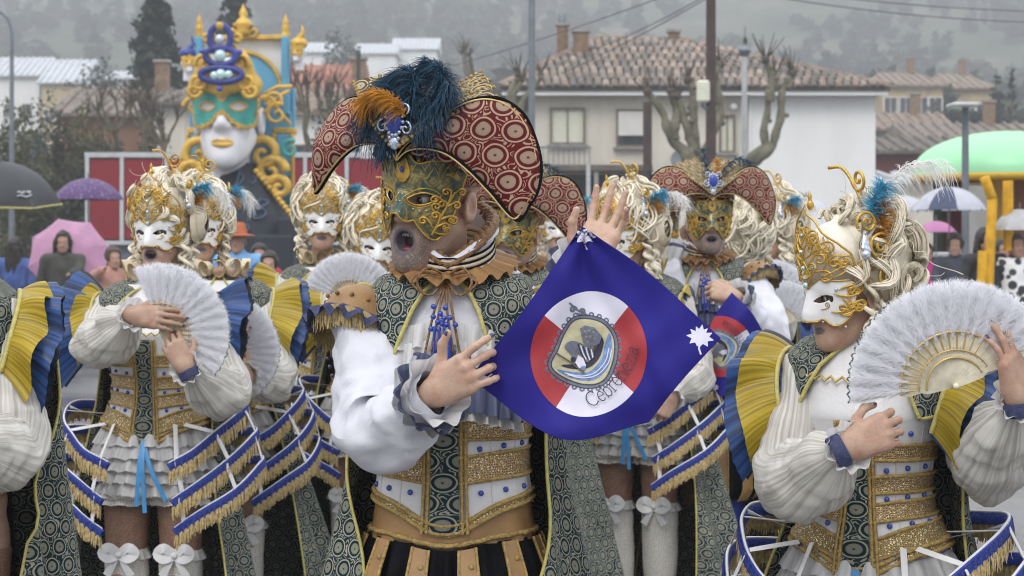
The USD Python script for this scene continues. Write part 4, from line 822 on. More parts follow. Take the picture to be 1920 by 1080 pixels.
def house(label, px0, px1, pe, pr, D, depth=8.0, wall='white_wall', roof='red_tile', wins=(), name='house', group=None, hip=False, chim=True):
    """a further house: eaves at picture row pe, ridge at row pr, seen at distance D"""
    a, b = at(px0, pe, D), at(px1, pe, D); zb = float(terrain(A((a[0] + b[0]) / 2), A(D))) if D > 92 else 0.0
    w, ze, zr = b[0] - a[0], a[2] - zb, at(0, pr, D + depth / 2)[2] - zb
    h = thing(name, label, 'house', ((a[0] + b[0]) / 2, D, zb), group=group)
    part(h, 'wall', box(w, depth, ze + 3.0, (0, depth / 2, ze / 2 - 1.5)), wall, False)
    o = .4; i = (w * .28 if hip else -.02)
    ev = A((-w / 2 - o, -o, ze), (w / 2 + o, -o, ze), (w / 2 + o, depth + o, ze), (-w / 2 - o, depth + o, ze)); rd = A((-w / 2 - o + i, depth / 2, zr), (w / 2 + o - i, depth / 2, zr))
    r = part(h, 'roof', roof_slab(ev, rd), roof, False); up = unit(A(0, depth / 2 + o, zr - ze)); n = int((w + 2 * o) / .55); rows = []
    for k in range(n):
        x = -w / 2 - o + (k + .5) * (w + 2 * o) / n; L = np.hypot(depth / 2 + o, zr - ze); t1 = 1.0 if not hip else min(1.0, min(x + w / 2 + o, w / 2 + o - x) / max(i, .01))
        rows.append(cyl(A(x, -o, ze + .03), A(x, -o, ze + .03) + up * L * t1, .10, n=5))
    part(r, 'tile_rows', cat(rows), roof, True, kind='stuff')
    for (u, v, ww, wh) in wins: window(h, u * w - ww / 2, u * w + ww / 2, ze * v - wh / 2, ze * v + wh / 2, 0, frame='window_frame' if wall != 'beige_wall' else 'white_wall')
    if chim: c = part(h, 'chimney', box(.5, .5, 1.4, (w * .2, depth * .45, zr + .3)), 'brick_chimney', False); part(c, 'cap', box(.62, .62, .1, (w * .2, depth * .45, zr + 1.05)), 'concrete', False)
    return h
W2_ = [(-.3, .6, .9, 1.1), (0, .6, .9, 1.1), (.3, .6, .9, 1.1)]
house('house with long brown roof behind the bare shrubs at left', 118, 345, 213, 168, 75, 7, 'brick_red_wall', 'roof_tile_0', [(-.2, .75, 1.0, .9)])
house('small house with narrow pale wall just left of the carnival float', 286, 345, 192, 178, 68, 5, 'cream_wall', 'roof_tile_2', [(.1, .6, .5, .8)], chim=False)
house('house with bright red ribbed roof right of the carnival float', 548, 660, 168, 122, 92, 8, 'white_wall', 'red_tile', [(-.2, .8, .8, .8)], chim=False)
house('low house with dull tan roof in front of the red roofed one', 535, 715, 210, 165, 72, 7, 'white_wall', 'roof_tile_3', [(.1, .75, 1.0, .8), (-.3, .75, 1.0, .8)])
house('far house with grey metal roof at the left edge', -40, 73, 142, 108, 190, 10, 'white_wall', 'slate_roof', W2_, chim=False)
house('far house with pale grey roof beside the curved street lamp', 78, 150, 155, 112, 185, 12, 'beige_wall', 'slate_roof', W2_, chim=False)
house('tiny far house with white roof left of the tall conifer', 205, 268, 147, 134, 205, 8, 'grey_wall', 'slate_roof', [], chim=False)
house('misty white house on the slope right of the float top', 560, 622, 98, 80, 255, 10, 'white_wall', 'slate_roof', [(-.25, .6, 1.2, 1.6), (.25, .6, 1.2, 1.6)], chim=False)
house('misty white house above the feathered hat', 668, 740, 100, 82, 262, 10, 'white_wall', 'slate_roof', W2_, chim=False)
house('misty tall white house right of the one above the hat', 738, 818, 92, 72, 270, 10, 'white_wall', 'slate_roof', W2_, chim=False)
house('beige apartment house with hipped roof behind the white house corner', 1652, 1768, 160, 136, 150, 12, 'beige_wall', 'roof_tile_3', [(-.35, .8, 1, 1.3), (-.1, .8, 1, 1.3), (.15, .8, 1, 1.3), (.38, .8, 1, 1.3), (-.2, .45, 1, 1.3), (.2, .45, 1, 1.3)], hip=True)
house('beige apartment house with hipped roof left of the cypress', 1772, 1860, 165, 138, 156, 12, 'beige_wall', 'roof_tile_3', [(-.3, .75, 1, 1.3), (0, .75, 1, 1.3), (.3, .75, 1, 1.3), (-.1, .45, 1, 1.3)], hip=True)
house('low house with faded pink tile roof below the beige apartments', 1648, 1780, 242, 212, 110, 8, 'grey_wall', 'roof_tile_3', [(0, .8, 1, .8)])
house('low brown roofed house behind the flat topped street lamp', 1720, 1960, 262, 232, 95, 8, 'grey_wall', 'roof_tile_0', [(-.3, .8, 1, .8)])
house('maroon walled shed right of the white house', 1644, 1800, 283, 258, 78, 7, 'maroon_wall', 'roof_tile_2', [], name='shed', chim=False)
house('low white annex below the maroon shed', 1642, 1765, 338, 326, 66, 5, 'cream_wall', 'slate_roof', [], name='annex', chim=False)

# ---------------------------------------------------------------- trees and bushes
def tree_bare(name, label, limbs, D, r0, mat_='moss_bark', twigs=8, seed=0, category='tree', group=None, tl=.5):
    """trunk and pollarded limbs given as lines of (px, py, depth offset)"""
    g = rng(seed); b = at(limbs[0][0][0], HY, D); o = A(b[0], D, 0); t = thing(name, label, category, o, group=group); tw = []
    for i, l in enumerate(limbs):
        P = np.array([at(q[0], q[1], D + (q[2] if len(q) > 2 else 0)) for q in l]) - o
        if i == 0: P = np.vstack([A(P[0][0], P[0][1], 0), P])
        P = spline(P, 22); P = P + .16 * (meshkit.noise(P * 2.1, seed) - .5)[:, None] * A(1, 1, 0)
        r = np.linspace(r0, r0 * .62, len(P)) if i == 0 else np.linspace(r0 * .50, r0 * .26, len(P)); r = r * (1 + .55 * (meshkit.noise(P * 4.5, seed + 1) - .5))
        part(t, 'trunk' if i == 0 else 'limb', tube(P, r, 9), mat_)
        if i > 0 or len(limbs) == 1:
            tw.append(ball(P[-1], r0 * .42, 1)); kn_ = [ball(P[q] + g.normal(0, r0 * .25, 3), r0 * g.uniform(.22, .36), 1) for q in range(4, len(P), 5)]; part(t, 'knots', cat(kn_), mat_, kind='stuff')
            for k in range(twigs):
                d = unit(A(g.normal(0, .45), g.normal(0, .3), 1)); L = tl * g.uniform(.5, 1.5); m = np.linspace(0, 1, 6)[:, None]
                tw.append(tube(P[-1] + d * L * m + A(g.normal(0, .1), 0, 0) * m ** 2 * L, np.linspace(.022, .006, 6), 4))
    part(t, 'twigs', cat(tw), 'twig', kind='stuff'); return t
tree_bare('pollarded_tree', 'mossy pollarded plane tree with many raised arms beside the brown utility pole', [[(1300, 330), (1292, 300), (1285, 280)], [(1285, 285), (1262, 262), (1245, 225), (1228, 190), (1216, 172)], [(1268, 262), (1266, 230), (1264, 200), (1262, 172)], [(1300, 285), (1292, 240), (1280, 210), (1272, 180)], [(1300, 290), (1306, 240), (1302, 190), (1292, 150)], [(1310, 300), (1340, 250), (1348, 200), (1345, 150), (1352, 120)]], 50, .27, seed=1, group=None)
tree_bare('pollarded_tree', 'leaning mossy pollarded tree against the white blank wall', [[(1385, 345), (1405, 310), (1435, 285), (1448, 272)], [(1440, 280), (1432, 245), (1436, 205), (1442, 170), (1450, 142)], [(1448, 275), (1460, 235), (1463, 195), (1472, 160), (1482, 138)], [(1442, 190), (1446, 160), (1440, 130), (1436, 112)]], 50, .24, seed=2, tl=.55)
tree_bare('pollarded_tree', 'stubby pollarded tree left of the grey metal pole', [[(966, 330), (966, 260), (968, 215)], [(966, 225), (956, 190), (962, 160), (970, 140)], [(968, 220), (982, 190), (1000, 160), (1012, 140)], [(967, 222), (966, 180), (976, 150)]], 52, .20, seed=3)
for k, (x, y, D, lb) in enumerate([(575, 150, 58, 'thin bare tree beside the red panels'), (612, 165, 60, 'bare tree right of the carnival float'), (640, 175, 62, 'dark bare tree left of the feathered hat'), (885, 95, 90, 'faint bare tree behind the feathered hat'), (215, 190, 58, 'bare shrub tree at left before the brown roof'), (275, 185, 56, 'bare shrub tree under the tall conifer'), (305, 215, 55, 'small bare shrub next to the red panels'), (1720, 190, 120, 'bare tree before the beige apartments'), (1748, 200, 118, 'second bare tree before the beige apartments')]):
    g = rng(60 + k); lim = [[(x, 340), (x + g.uniform(-4, 4), y + 90), (x + g.uniform(-4, 4), y + 55)]]
    for j in range(6):
        dx = g.uniform(-34, 34) * 58 / D; lim.append([(x, y + 62), (x + dx * .6, y + 40 + g.uniform(-8, 8)), (x + dx, y + g.uniform(-5, 25))])
    tree_bare('bare_tree', lb, lim, D, .11, 'bark', 7, 60 + k, tl=.6)
def bush(label, px, py, D, rx, rz, n, m_, seed, name='bush', sz=.16, trunk=True):
    g = rng(seed); c = at(px, py, D); zb = float(terrain(A(c[0]), A(D))) if D > 92 else 0.0; t = thing(name, label, 'bush' if name == 'bush' else 'tree', (c[0], D, zb)); top = c[2] + rz - zb; rz = top * .52; z = top - rz; n = int(n * 1.5)
    part(t, 'trunk', tube(A((0, 0, 0), (.05, 0, z * .5), (0, 0, z)), A(.09, .07, .03), 6), 'bark')
    part(t, 'crown', quads_at(crown_pts((0, 0, z), (rx, rx, rz), n, g, 22), sz, g), m_, False); return t
for k, (px, py, D, rx, rz, n, m_, lb) in enumerate([(30, 300, 55, 1.1, 1.5, 2600, 3, 'olive bush below the curved street lamp'), (95, 285, 57, .95, 1.5, 2400, 4, 'brownish bush behind the purple umbrella'), (165, 245, 62, .9, 1.1, 2200, 3, 'yellow green bush in front of the brown roof'), (150, 310, 54, .8, .9, 1800, 2, 'dark green bush left of the red panels'), (215, 265, 58, .8, 1.0, 1800, 4, 'dull shrub mass behind the red panels'), (60, 225, 70, 1.6, 1.4, 2600, 1, 'dark green shrub mass at the left edge'), (285, 260, 60, .7, .8, 1500, 2, 'dark shrub left of the float'), (590, 250, 56, 1.0, .9, 2000, 2, 'dark green shrub right of the float'), (180, 150, 120, 2.2, 1.6, 1800, 0, 'dark round tree beneath the tall conifer'), (640, 100, 200, 3.0, 3.2, 1800, 0, 'misty round tree between far white houses')]):
    bush(lb, px, py, D, rx, rz, n, 'leaf_%d' % m_, 80 + k, sz=.16 * max(1, D / 75))
def conifer(label, px, ptop, D, h, w, seed, m_='leaf_0', narrow=False, n=150):
    g = rng(seed); c = at(px, ptop, D); zb = float(terrain(A(c[0]), A(D))) if D > 92 else 0.0; h = c[2] - zb; t = thing('conifer', label, 'tree', (c[0], D, zb))
    part(t, 'trunk', tube(A((0, 0, 0), (0, 0, h * .5), (0, 0, h)), A(.22, .14, .02), 7), 'bark'); pts = []
    for k in range(n):
        f = g.uniform(.02, 1) ** .8; z = h * (1 - f * .85); L = w * (f ** (.55 if narrow else .9)) * g.uniform(.55, 1.1); a = g.uniform(0, 6.28); m = 46
        s = g.uniform(0.05, 1, m) ** .7; dr = A(math.cos(a), math.sin(a), 0); p = A(0, 0, z) + dr * (L * s)[:, None] + A(0, 0, 1) * ((.9 * s if narrow else -.22 * s - .1 * s ** 2) * L)[:, None]
        pts.append(p + g.normal(0, .10, (m, 3)) * A(1, 1, .6) * (w / 2.4))
    part(t, 'crown', quads_at(np.vstack(pts), .30 * max(.6, w / 2.4), g, .4), m_, False); return t
conifer('tall dark conifer left of the carnival float', 292, -40, 88, 0, 3.3, 1, n=330)
conifer('dark conifer behind the top of the carnival float', 440, -60, 96, 0, 3.0, 2, n=280)
conifer('small dark conifer tip behind the roof of the white house', 1397, 48, 105, 0, .55, 3, n=70)
conifer('slender dark cypress at the right edge', 1897, 116, 120, 0, .55, 4, narrow=True, n=90)
conifer('broad dark pine left of the cypress', 1868, 128, 126, 0, 1.6, 5, n=120)
conifer('misty dark conifer above the white house roof', 1550, 92, 330, 0, 5.5, 6, n=70)
conifer('misty conifer in front of the beige apartments', 1812, 190, 130, 0, 1.0, 7, n=70)
hd = thing('hedge', 'dark clipped hedge below the beige apartments', 'hedge', (at(1815, 210, 125)[0], 125, float(terrain(A(27.), A(125.)))))
g = rng(7); z_ = at(0, 210, 125)[2] - float(terrain(A(27.), A(125.))); part(hd, 'crown', quads_at(A(0, 0, z_ - .6) + g.uniform(-1, 1, (2200, 3)) * A(1.9, .6, .6), .3, g), 'leaf_0', False); part(hd, 'trunk', cat([cyl((x, 0, 0), (x, 0, z_), .08, n=6) for x in (-1.4, -.5, .5, 1.4)]), 'bark')

# ---------------------------------------------------------------- poles, lamps, wires
def pole(name, label, cat_, px, D, ptop, r, m_, r1=None):
    c = at(px, ptop, D); t = thing(name, label, cat_, (c[0], D, 0)); part(t, 'pole', tube(A((0, 0, 0), (0, 0, c[2] * .5), (0, 0, c[2])), A(r, (r + (r1 or r)) / 2, r1 or r), 12), m_); return t, c[2]
t, h_ = pole('utility_pole', 'dark brown wooden utility pole in front of the white house', 'pole', 1333, 48, -60, .14, 'pole_wood', .11)
part(t, 'crossarm', box(1.2, .1, .1, (0, -.17, h_ - .5)), 'pole_wood', False); part(t, 'lamp_box', cat([box(.30, .24, .52, (-.19, -.1, at(0, 172, 48)[2]), .05)]), 'lamp_glass', 30); part(t, 'bracket', cyl((-.1, -.05, at(0, 205, 48)[2]), (-.22, -.1, at(0, 195, 48)[2]), .05), 'pole_metal')
t, h_ = pole('metal_pole', 'plain grey metal pole behind the red hat', 'pole', 997, 45, -60, .075, 'pole_metal')
t, h_ = pole('street_lamp', 'pale slim street lamp with small lantern before the white wall', 'street lamp', 1396, 51, 106, .07, 'pale_metal')
part(t, 'lantern', lathe([(.0, h_), (.10, h_ + .01), (.16, h_ + .14), (.17, h_ + .16), (.08, h_ + .24), (.0, h_ + .3)], 12), 'pole_metal')
t, h_ = pole('street_lamp', 'grey street lamp with curved neck at the left edge', 'street lamp', 22, 50, 100, .08, 'pole_metal', .05)
part(t, 'neck', tube(spline(A((0, 0, h_ - .02), (0, 0, h_ + .5), (-.10, 0, h_ + .85), (-.35, 0, h_ + 1.05), (-.7, 0, h_ + 1.1)), 20), np.linspace(.05, .035, 21)[:21], 8), 'pole_metal'); part(t, 'lamp_head', ball((-.95, 0, h_ + 1.08), (.3, .12, .07)), 'pale_metal')
t, h_ = pole('street_lamp', 'grey street lamp with flat pale head beside the green dome', 'street lamp', 1810, 27, 203, .055, 'pole_metal', .045)
part(t, 'lamp_head', box(.34, .5, .06, (-.06, -.1, h_ + .03), .02), 'pale_metal', False)
t, h_ = pole('dark_post', 'thin dark post against the tan roof', 'post', 672, 60, 95, .06, 'wire')
t, h_ = pole('white_post', 'short thin white post before the porch', 'post', 1103, 34, 308, .035, 'pale_metal')
t, h_ = pole('brown_post', 'brown post in front of the half open blind', 'post', 1214, 55, 192, .12, 'pole_wood')
def wire(label, a, b, sag):
    a, b = np.asarray(a), np.asarray(b); s = np.linspace(0, 1, 30)[:, None]; single('overhead_wire', label, 'wire', tube(a + (b - a) * s - A(0, 0, 1) * (4 * sag * s * (1 - s)), .014, 5), 'wire')
wire('overhead wire sloping down left to the house chimneys', at(1333, -14, 48), at(1105, 95, 62), .10); wire('overhead wire crossing the roof down to the left', at(1333, -8, 48), at(960, 175, 66), .15); wire('overhead wire at the upper right edge', at(1340, -25, 48), at(2050, 42, 60), .25); wire('upper overhead wire at the right edge', at(1340, -35, 48), at(2050, 22, 62), .2)
wire('thin wire high on the left running to the house', at(1333, -40, 48), at(700, 160, 75), .2)

# ---------------------------------------------------------------- haze
hb = np.array([[x, y, z] for x in (-720, 720) for y in (-310, 1010) for z in (-2.0, 260)]); hb = tri(trimesh.convex.convex_hull(hb))
mat('haze_air', {'v': ('principled_volume', {'density': 0.0014, 'color': (0.86, 0.88, 0.90), 'anisotropy': 0.2})}, [], surface=None, volume='v.volume')
tag(part(None, 'haze', hb, 'haze_air', False), 'thin rainy mist over the whole street', 'haze', kind='stuff')
# ================================================================ performers
WT[4, 1:3] = .166, .116; WT[3, 1:3] = .188, .130
class Fig:
    def __init__(s, name, label, px, D, yaw, sc, group, dz=0.0, headat=None, headrot=(0, 0, 0), eye=1.63, cat_='person'):
        c = at(px, HY, D); s.o = A(c[0], D, dz); s.s = sc; s.dz = dz; s.yaw = yaw
        s.t = thing(name, label, cat_, s.o, math.radians(yaw), group); s.inv = np.linalg.inv(T(s.o) @ R('z', yaw))
        h = s.loc(at(*headat)) if headat else A(0, -.015, eye * sc)
        s.H = T(h) @ R('z', headrot[0] - yaw) @ R('x', headrot[1]) @ R('y', headrot[2]) @ S(headrot[3] if len(headrot) > 3 else 1.0)
    def loc(s, p): return (np.append(p, 1) @ s.inv.T)[:3]
    def vec(s, d): return np.asarray(d, float) @ s.inv[:3, :3].T
    def part(s, name, m, mt, smooth=True, parent=None, **k): return part(parent or s.t, name, m, mt, smooth, **k)
def ringline(cx_, cy_, z, rx, ry, n=60, a0=-180, a1=180):
    a = np.radians(np.linspace(a0, a1, n)); z = np.broadcast_to(z, (n,)); return np.stack([cx_ + rx * np.sin(a), cy_ - ry * np.cos(a), z], 1)
def body_part(f, tab, arms, legs, hands, mouth, man, mt, hand_mt=None):
    b = body_mesh(tab, f.s, [a[:3] for a in arms], legs, .011 if f.o[1] < 7 else .015); hd = xf(head_mesh(mouth, man), f.H)
    ms, nl = [b, hd], []
    for (kind, left, mtx) in hands:
        a, n_ = hand(kind, left, .90 if not man else .97); ms.append(xf(a, mtx)); nl.append(xf(n_, mtx))
    m = cat(ms); p = f.part('body', m, mt)
    hv = (m[0] - f.H[:3, 3]) @ np.linalg.inv(f.H[:3, :3]).T; x, y, z = hv.T
    jj = .020 * mouth; lw, lh, lz = (.0268, .0100 + .0165 * mouth, -.076 - jj * .45) if mouth else (.0225, .0095, -.0755)
    lp = np.clip(3.6 - 3.0 * np.hypot(x / lw, (z - lz) / lh) ** 2, 0, 1) * (y < -.07) * (np.linalg.norm(hv, axis=1) < .2)
    UsdGeom.PrimvarsAPI(p).CreatePrimvar('lipcolour', Sdf.ValueTypeNames.FloatArray, 'vertex').Set(lp.astype(np.float32).tolist())
    if man:
        w = np.clip((-.055 - z) / .02, 0, 1) * np.clip((.02 - y) / .03, 0, 1) * np.clip((z + .17) / .03, 0, 1) * .26
        chin = np.exp(-(np.hypot(x / .030, (z + .112) / .030)) ** 2) * (y < -.02) * .75 + np.exp(-((np.hypot(x, (z + .092)) - .040) / .010) ** 2) * (y < -.03) * .55
        bd = np.clip(w + chin, 0, .9); bd[np.linalg.norm(hv, axis=1) > .26] = 0
        UsdGeom.PrimvarsAPI(p).CreatePrimvar('beard', Sdf.ValueTypeNames.FloatArray, 'vertex').Set(bd.astype(np.float32).tolist())
    if nl: f.part('fingernails', cat(nl), 'nail_dark', parent=p)
    if mouth:
        f.part('mouth_cavity', xf(ball((0, -.062, -.086), (.026, .012, .026), 2), f.H), 'mouth_dark', parent=p)
        f.part('tongue', xf(ball((0, -.0765, -.103), (.016, .010, .0075), 2), f.H), 'tongue_red', parent=p)
        tt = [xf(ball((x_ * .0068, -.0785 - .003 * (1 - abs(x_) / 3), -.0735), (.0032, .0022, .0042), 1), f.H) for x_ in np.arange(-2, 2.1, 1)]; f.part('teeth', cat(tt), 'teeth', parent=p)
    for w_, e_ in eyes(): f.part('eyeball', xf(w_, f.H), 'eye_white', parent=p); f.part('iris', xf(e_, f.H), 'eye_dark', parent=p)
    return p
def arm(f, side, tab_sh, E, Wr, hdir, hback, kind):
    """side -1 is picture left (the figure's right); E, Wr as (px, py, D); returns joints in figure space and the hand"""
    sh = A(side * tab_sh[0], tab_sh[1], tab_sh[2]) * f.s; e, w = f.loc(at(*E)), f.loc(at(*Wr))
    return (sh, e, w), (kind, side > 0, frame(w, f.vec(hdir), f.vec(hback)))
YW = A([1.480, .060, .060], [1.466, .100, .076], [1.447, .152, .094], [1.41, .196, .114], [1.36, .212, .134], [1.295, .218, .150])
YM = A([1.515, .074, .076], [1.502, .118, .094], [1.485, .158, .112], [1.445, .184, .136], [1.385, .196, .158], [1.275, .206, .178])
def yoke(f, tab, gap0, gap1, nm='yoke', trim='yellow_trim', n=90, m=24):
    s = f.s; a = np.linspace(-1, 1, n); L = np.r_[0, np.cumsum(np.hypot(np.diff(tab[:, 0]), np.diff(tab[:, 1])))]; t = np.linspace(0, 1, m); q = t * L[-1]
    z, rx, ry = (np.interp(q, L, tab[:, k]) for k in range(3)); P = np.zeros((m, n, 3)); uv = np.zeros((m, n, 2))
    for i in range(m):
        g_ = gap0 + (gap1 - gap0) * t[i] ** 1.1; an = np.sign(a + 1e-9) * (g_ + (np.pi - g_) * (1 - np.abs(a))); sx = np.sin(an)
        zz = z[i] - (1 - np.abs(sx) ** 1.5) * .030 * min(1, .4 + t[i] * 3)
        P[i] = np.stack([rx[i] * np.sign(sx) * np.abs(sx) ** .85, .010 - ry[i] * np.cos(an), zz], 1)
        P[i] += (meshkit.fbm(np.stack([an * 2.2, np.full(n, t[i] * 2.5), np.full(n, 3.0)], -1), 2, 2) - .5)[:, None] * unit(P[i] * A(1, 1, 0)) * .034 * t[i]
        uv[i] = np.stack([an * .19, np.full(n, q[i] * 1.05)], 1)
    P *= s; f.part(nm, flip(grid(P, uv)), 'cape_brocade')
    for k in (0, -1): f.part('yoke_trim', tube(P[:, k] + A(0, -.004, .002), .0045 * s, 6), trim)
    f.part('yoke_hem', tube(P[-1], .004 * s, 5), trim)
    return P
def cape(f, top, bot, ang0, ang1, shx, hemx, hemy, folds, seed, mt='cape_brocade', cy=.03, n=150, m=46, name='cape', y0=.10, fwd=(1, 1, 1, 1)):
    t = np.linspace(0, 1, m)[:, None]; an = np.radians(np.linspace(ang0, ang1, n))[None] * np.interp(t, [0, .18, .42, 1], fwd)     # 0 at the back, + towards +x
    g_ = meshkit.noise(np.stack(np.broadcast_arrays(an * 2.0 + seed, t * 1.2, an * 0 + seed), -1), seed) - .5
    w = np.sin(an * folds + 4 * g_) * np.interp(t, [0, .15, 1], [.004, .012, .040])
    rx = np.interp(t, [0, .06, .3, 1], [shx * .8, shx, shx + .02, hemx]) + w; ry = np.interp(t, [0, .06, .3, 1], [y0 * .9, y0 + .02, y0 + .05, hemy]) + w
    z = np.interp(t, [0, .06, 1], [top, top - .05, bot]) + 0 * an
    P = np.stack([rx * np.sin(an), cy + ry * np.cos(an), z], -1) * f.s
    L = (top - bot) * f.s; uv = np.stack(np.broadcast_arrays(an * (shx + hemx) * .5, t * L * 1.02), -1)
    c = f.part(name, flip(grid(P, uv)), mt)
    for k in (0, -1): f.part('trim', tube(P[:, k], .0038, 5), 'yellow_trim', parent=c)
    f.part('hem', tube(P[-1], .006, 5), 'yellow_trim', parent=c)
    return P
def corset(f, tab, zb, zt, bands, rows, vee=.03, strip=.017, base='white_satin', half=.40, pink=(), grow=.010):
    s = f.s; sf = torso(tab, s, grow); fm = lambda u, v: sf(u, v * s)
    dip = lambda u: -vee * np.exp(-(np.asarray(u) / .06) ** 2) + .012 * np.minimum((np.asarray(u) / .15) ** 2, 1.5)
    U, V = np.meshgrid(np.linspace(-.13 * np.pi, .13 * np.pi, 110), np.linspace(0, 1, 40)); Vz = (zb + dip(U)) * (1 - V) + zt * V
    P = fm(U, Vz); P[..., 1] += .0; c = f.part('corset', grid(P, np.stack([U, Vz], -1)), base)
    for seam in [online(np.stack([np.full(20, u), np.linspace(zb + .01, zt - .01, 20)], 1), fm, .0016, .0005, 4) for u in (-.20, -.135, -.075, .075, .135, .20)]: f.part('boning', seam, base, parent=c)
    for i, (zc, hh, k) in enumerate(bands):
        for sg in (-1, 1):
            u = np.linspace(strip, half, 30); top = np.stack([sg * u, zc + hh + k * dip(u)], 1); bt = np.stack([sg * u, zc - hh + k * dip(u)], 1)
            f.part('gold_band', drape(Polygon(np.vstack([top, bt[::-1]])).buffer(0), .012, fm, .003, .001, back=False), 'gold_lace_pink' if i in pink else 'gold_lace', parent=c)
            for e in (top, bt): f.part('braid', online(e, fm, .0042, .004, 5), 'gold_thread', parent=c)
    u = np.linspace(-half, half, 90); f.part('edge_braid', cat([online(np.stack([u, zb + .004 + q + dip(u)], 1), fm, .0055, .003, 5) for q in (0, .016)]), 'gold_thread', parent=c)
    f.part('edge_lace', drape(Polygon(np.vstack([np.stack([u, zb + .024 + dip(u)], 1), np.stack([u, zb - .002 + dip(u)], 1)[::-1]])).buffer(0), .012, fm, .002, .001, back=False), 'gold_lace', parent=c)
    f.part('centre_strip', drape(shapely.box(-strip, zb - vee + .006, strip, zt), .008, fm, .003, .004, back=False), 'cape_brocade', parent=c)
    f.part('strip_braid', cat([online(np.stack([np.full(50, q), np.linspace(zb - vee + .004, zt, 50)], 1), fm, .0040, .006, 5) for q in (-strip - .004, strip + .004, -strip - .011, strip + .011)]), 'gold_thread', parent=c)
    bt = [(sg * u_, z) for z in rows for u_ in (.055, .105, .160) for sg in (-1, 1)]
    for (u_, z) in bt[:]: f.part('button', move(ball((0, 0, 0), (.0062, .005, .0062), 1), fm(A(u_), A(z + .25 * dip(u_)))[0] + A(0, -.003, 0)), 'blue_gem', parent=c)
    return fm
def hanging(line, ln, g, n, w=.0035):
    """a fringe of single threads under a line"""
    p = resample(line, n); tg = unit(np.gradient(p, axis=0)) * w; L = (ln * g.uniform(.75, 1.15, n))[:, None] * A(0, 0, -1) + g.normal(0, .0025, (n, 3))
    m = p + L * .55 + g.normal(0, .0016, (n, 3)); V = np.stack([p - tg, p + tg, m - tg * .9, m + tg * .9, p + L - tg * .45, p + L + tg * .45], 1).reshape(-1, 3); i = np.arange(n)[:, None] * 6
    return V, np.vstack([quads(i + A(0, 1, 3, 2).astype(int)), quads(i + A(2, 3, 5, 4).astype(int))])
def pannier(f, side, seed, spec=((.29, 1.03, .875, .100), (.325, .945, .765, .115), (.35, .855, .665, .115)), detail=1.0):
    s = f.s; g = rng(seed); cs = []
    top = f.t
    for k, (xo, zo, zi, xi) in enumerate(spec):
        d = zo - zi; c = spline(A((side * xi, -.215, zi), (side * (xi + .08), -.215, zi + .30 * d), (side * (xo - .045), -.165, zi + .68 * d), (side * xo, -.055, zo), (side * (xo - .01), .06, zo + .02), (side * (xo - .12), .16, zo + .01)) * s, 50); c = c + meshkit.noise(c * 9, seed)[:, None] * A(.01, .01, .012) ; cs.append(c)
        out = unit(c * A(1, 1, 0)); h = f.part('pannier_hoop', ribbon(c - A(0, 0, .012 * s), .013 * s, out, .010), 'royal_band', parent=top)
        f.part('band_ruffle', frill(c + out * .007, A(0, 0, -1), .028 * s, .0045, 34, 4, seed + k, per=6), 'blue_fringe', parent=h)
        f.part('white_piping', tube(c + A(0, 0, .003), .0035 * s, 5), 'white_satin', parent=h)
        low = c - A(0, 0, .022 * s) + out * .006
        f.part('gold_fringe', cat([hanging(low + out * q, .042 * s, g, 150, .0030) for q in (0, .004)] + [frill(low - out * .003, A(0, 0, -1), .034 * s, .003, 30, 3, seed, per=6)[:2]]), 'gold_fringe', parent=h)
    for q in (3, 19, 33):
        w0 = A(side * (.10 + .03 * (q > 5)), -.115 + .10 * (q > 25), 1.0) * s
        pl = np.vstack([resample(np.stack([w0, cs[0][q]]), 5)] + [resample(np.stack([cs[k][q], cs[k + 1][q + 1]]), 6)[1:] for k in range(2)]); nrm = unit(cs[1][q] * A(1, 1, 0))
        f.part('white_strap', ribbon(pl + nrm * .002, .0075 * s, nrm, .003), 'white_satin', parent=top)
    f.part('white_strap', ribbon(resample(np.stack([A(side * .15, .02, 1.02) * s, cs[0][30]]), 6), .006 * s, A(0, 0, 1), .003), 'white_satin', parent=top)
def bow(f, c, w, mt='white_satin', parent=None):
    L = []
    for sg in (-1, 1):
        lp = spline(A((0, 0, 0), (sg * w * .6, -.012, w * .45), (sg * w, -.01, w * .1), (sg * w * .6, -.014, -w * .2), (0, 0, 0)), 18); L.append(ribbon(lp + c, w * .28, A(0, -1, .3), .002))
        tl = spline(A((0, 0, 0), (sg * w * .35, -.008, -w * .6), (sg * w * .75, -.004, -w * 1.25)), 10); L.append(ribbon(tl + c, w * np.linspace(.10, .26, len(tl)), A(0, -1, 0), .002))
    L.append(ball(c + A(0, -.008, 0), w * .2, 1)); return cat(L)
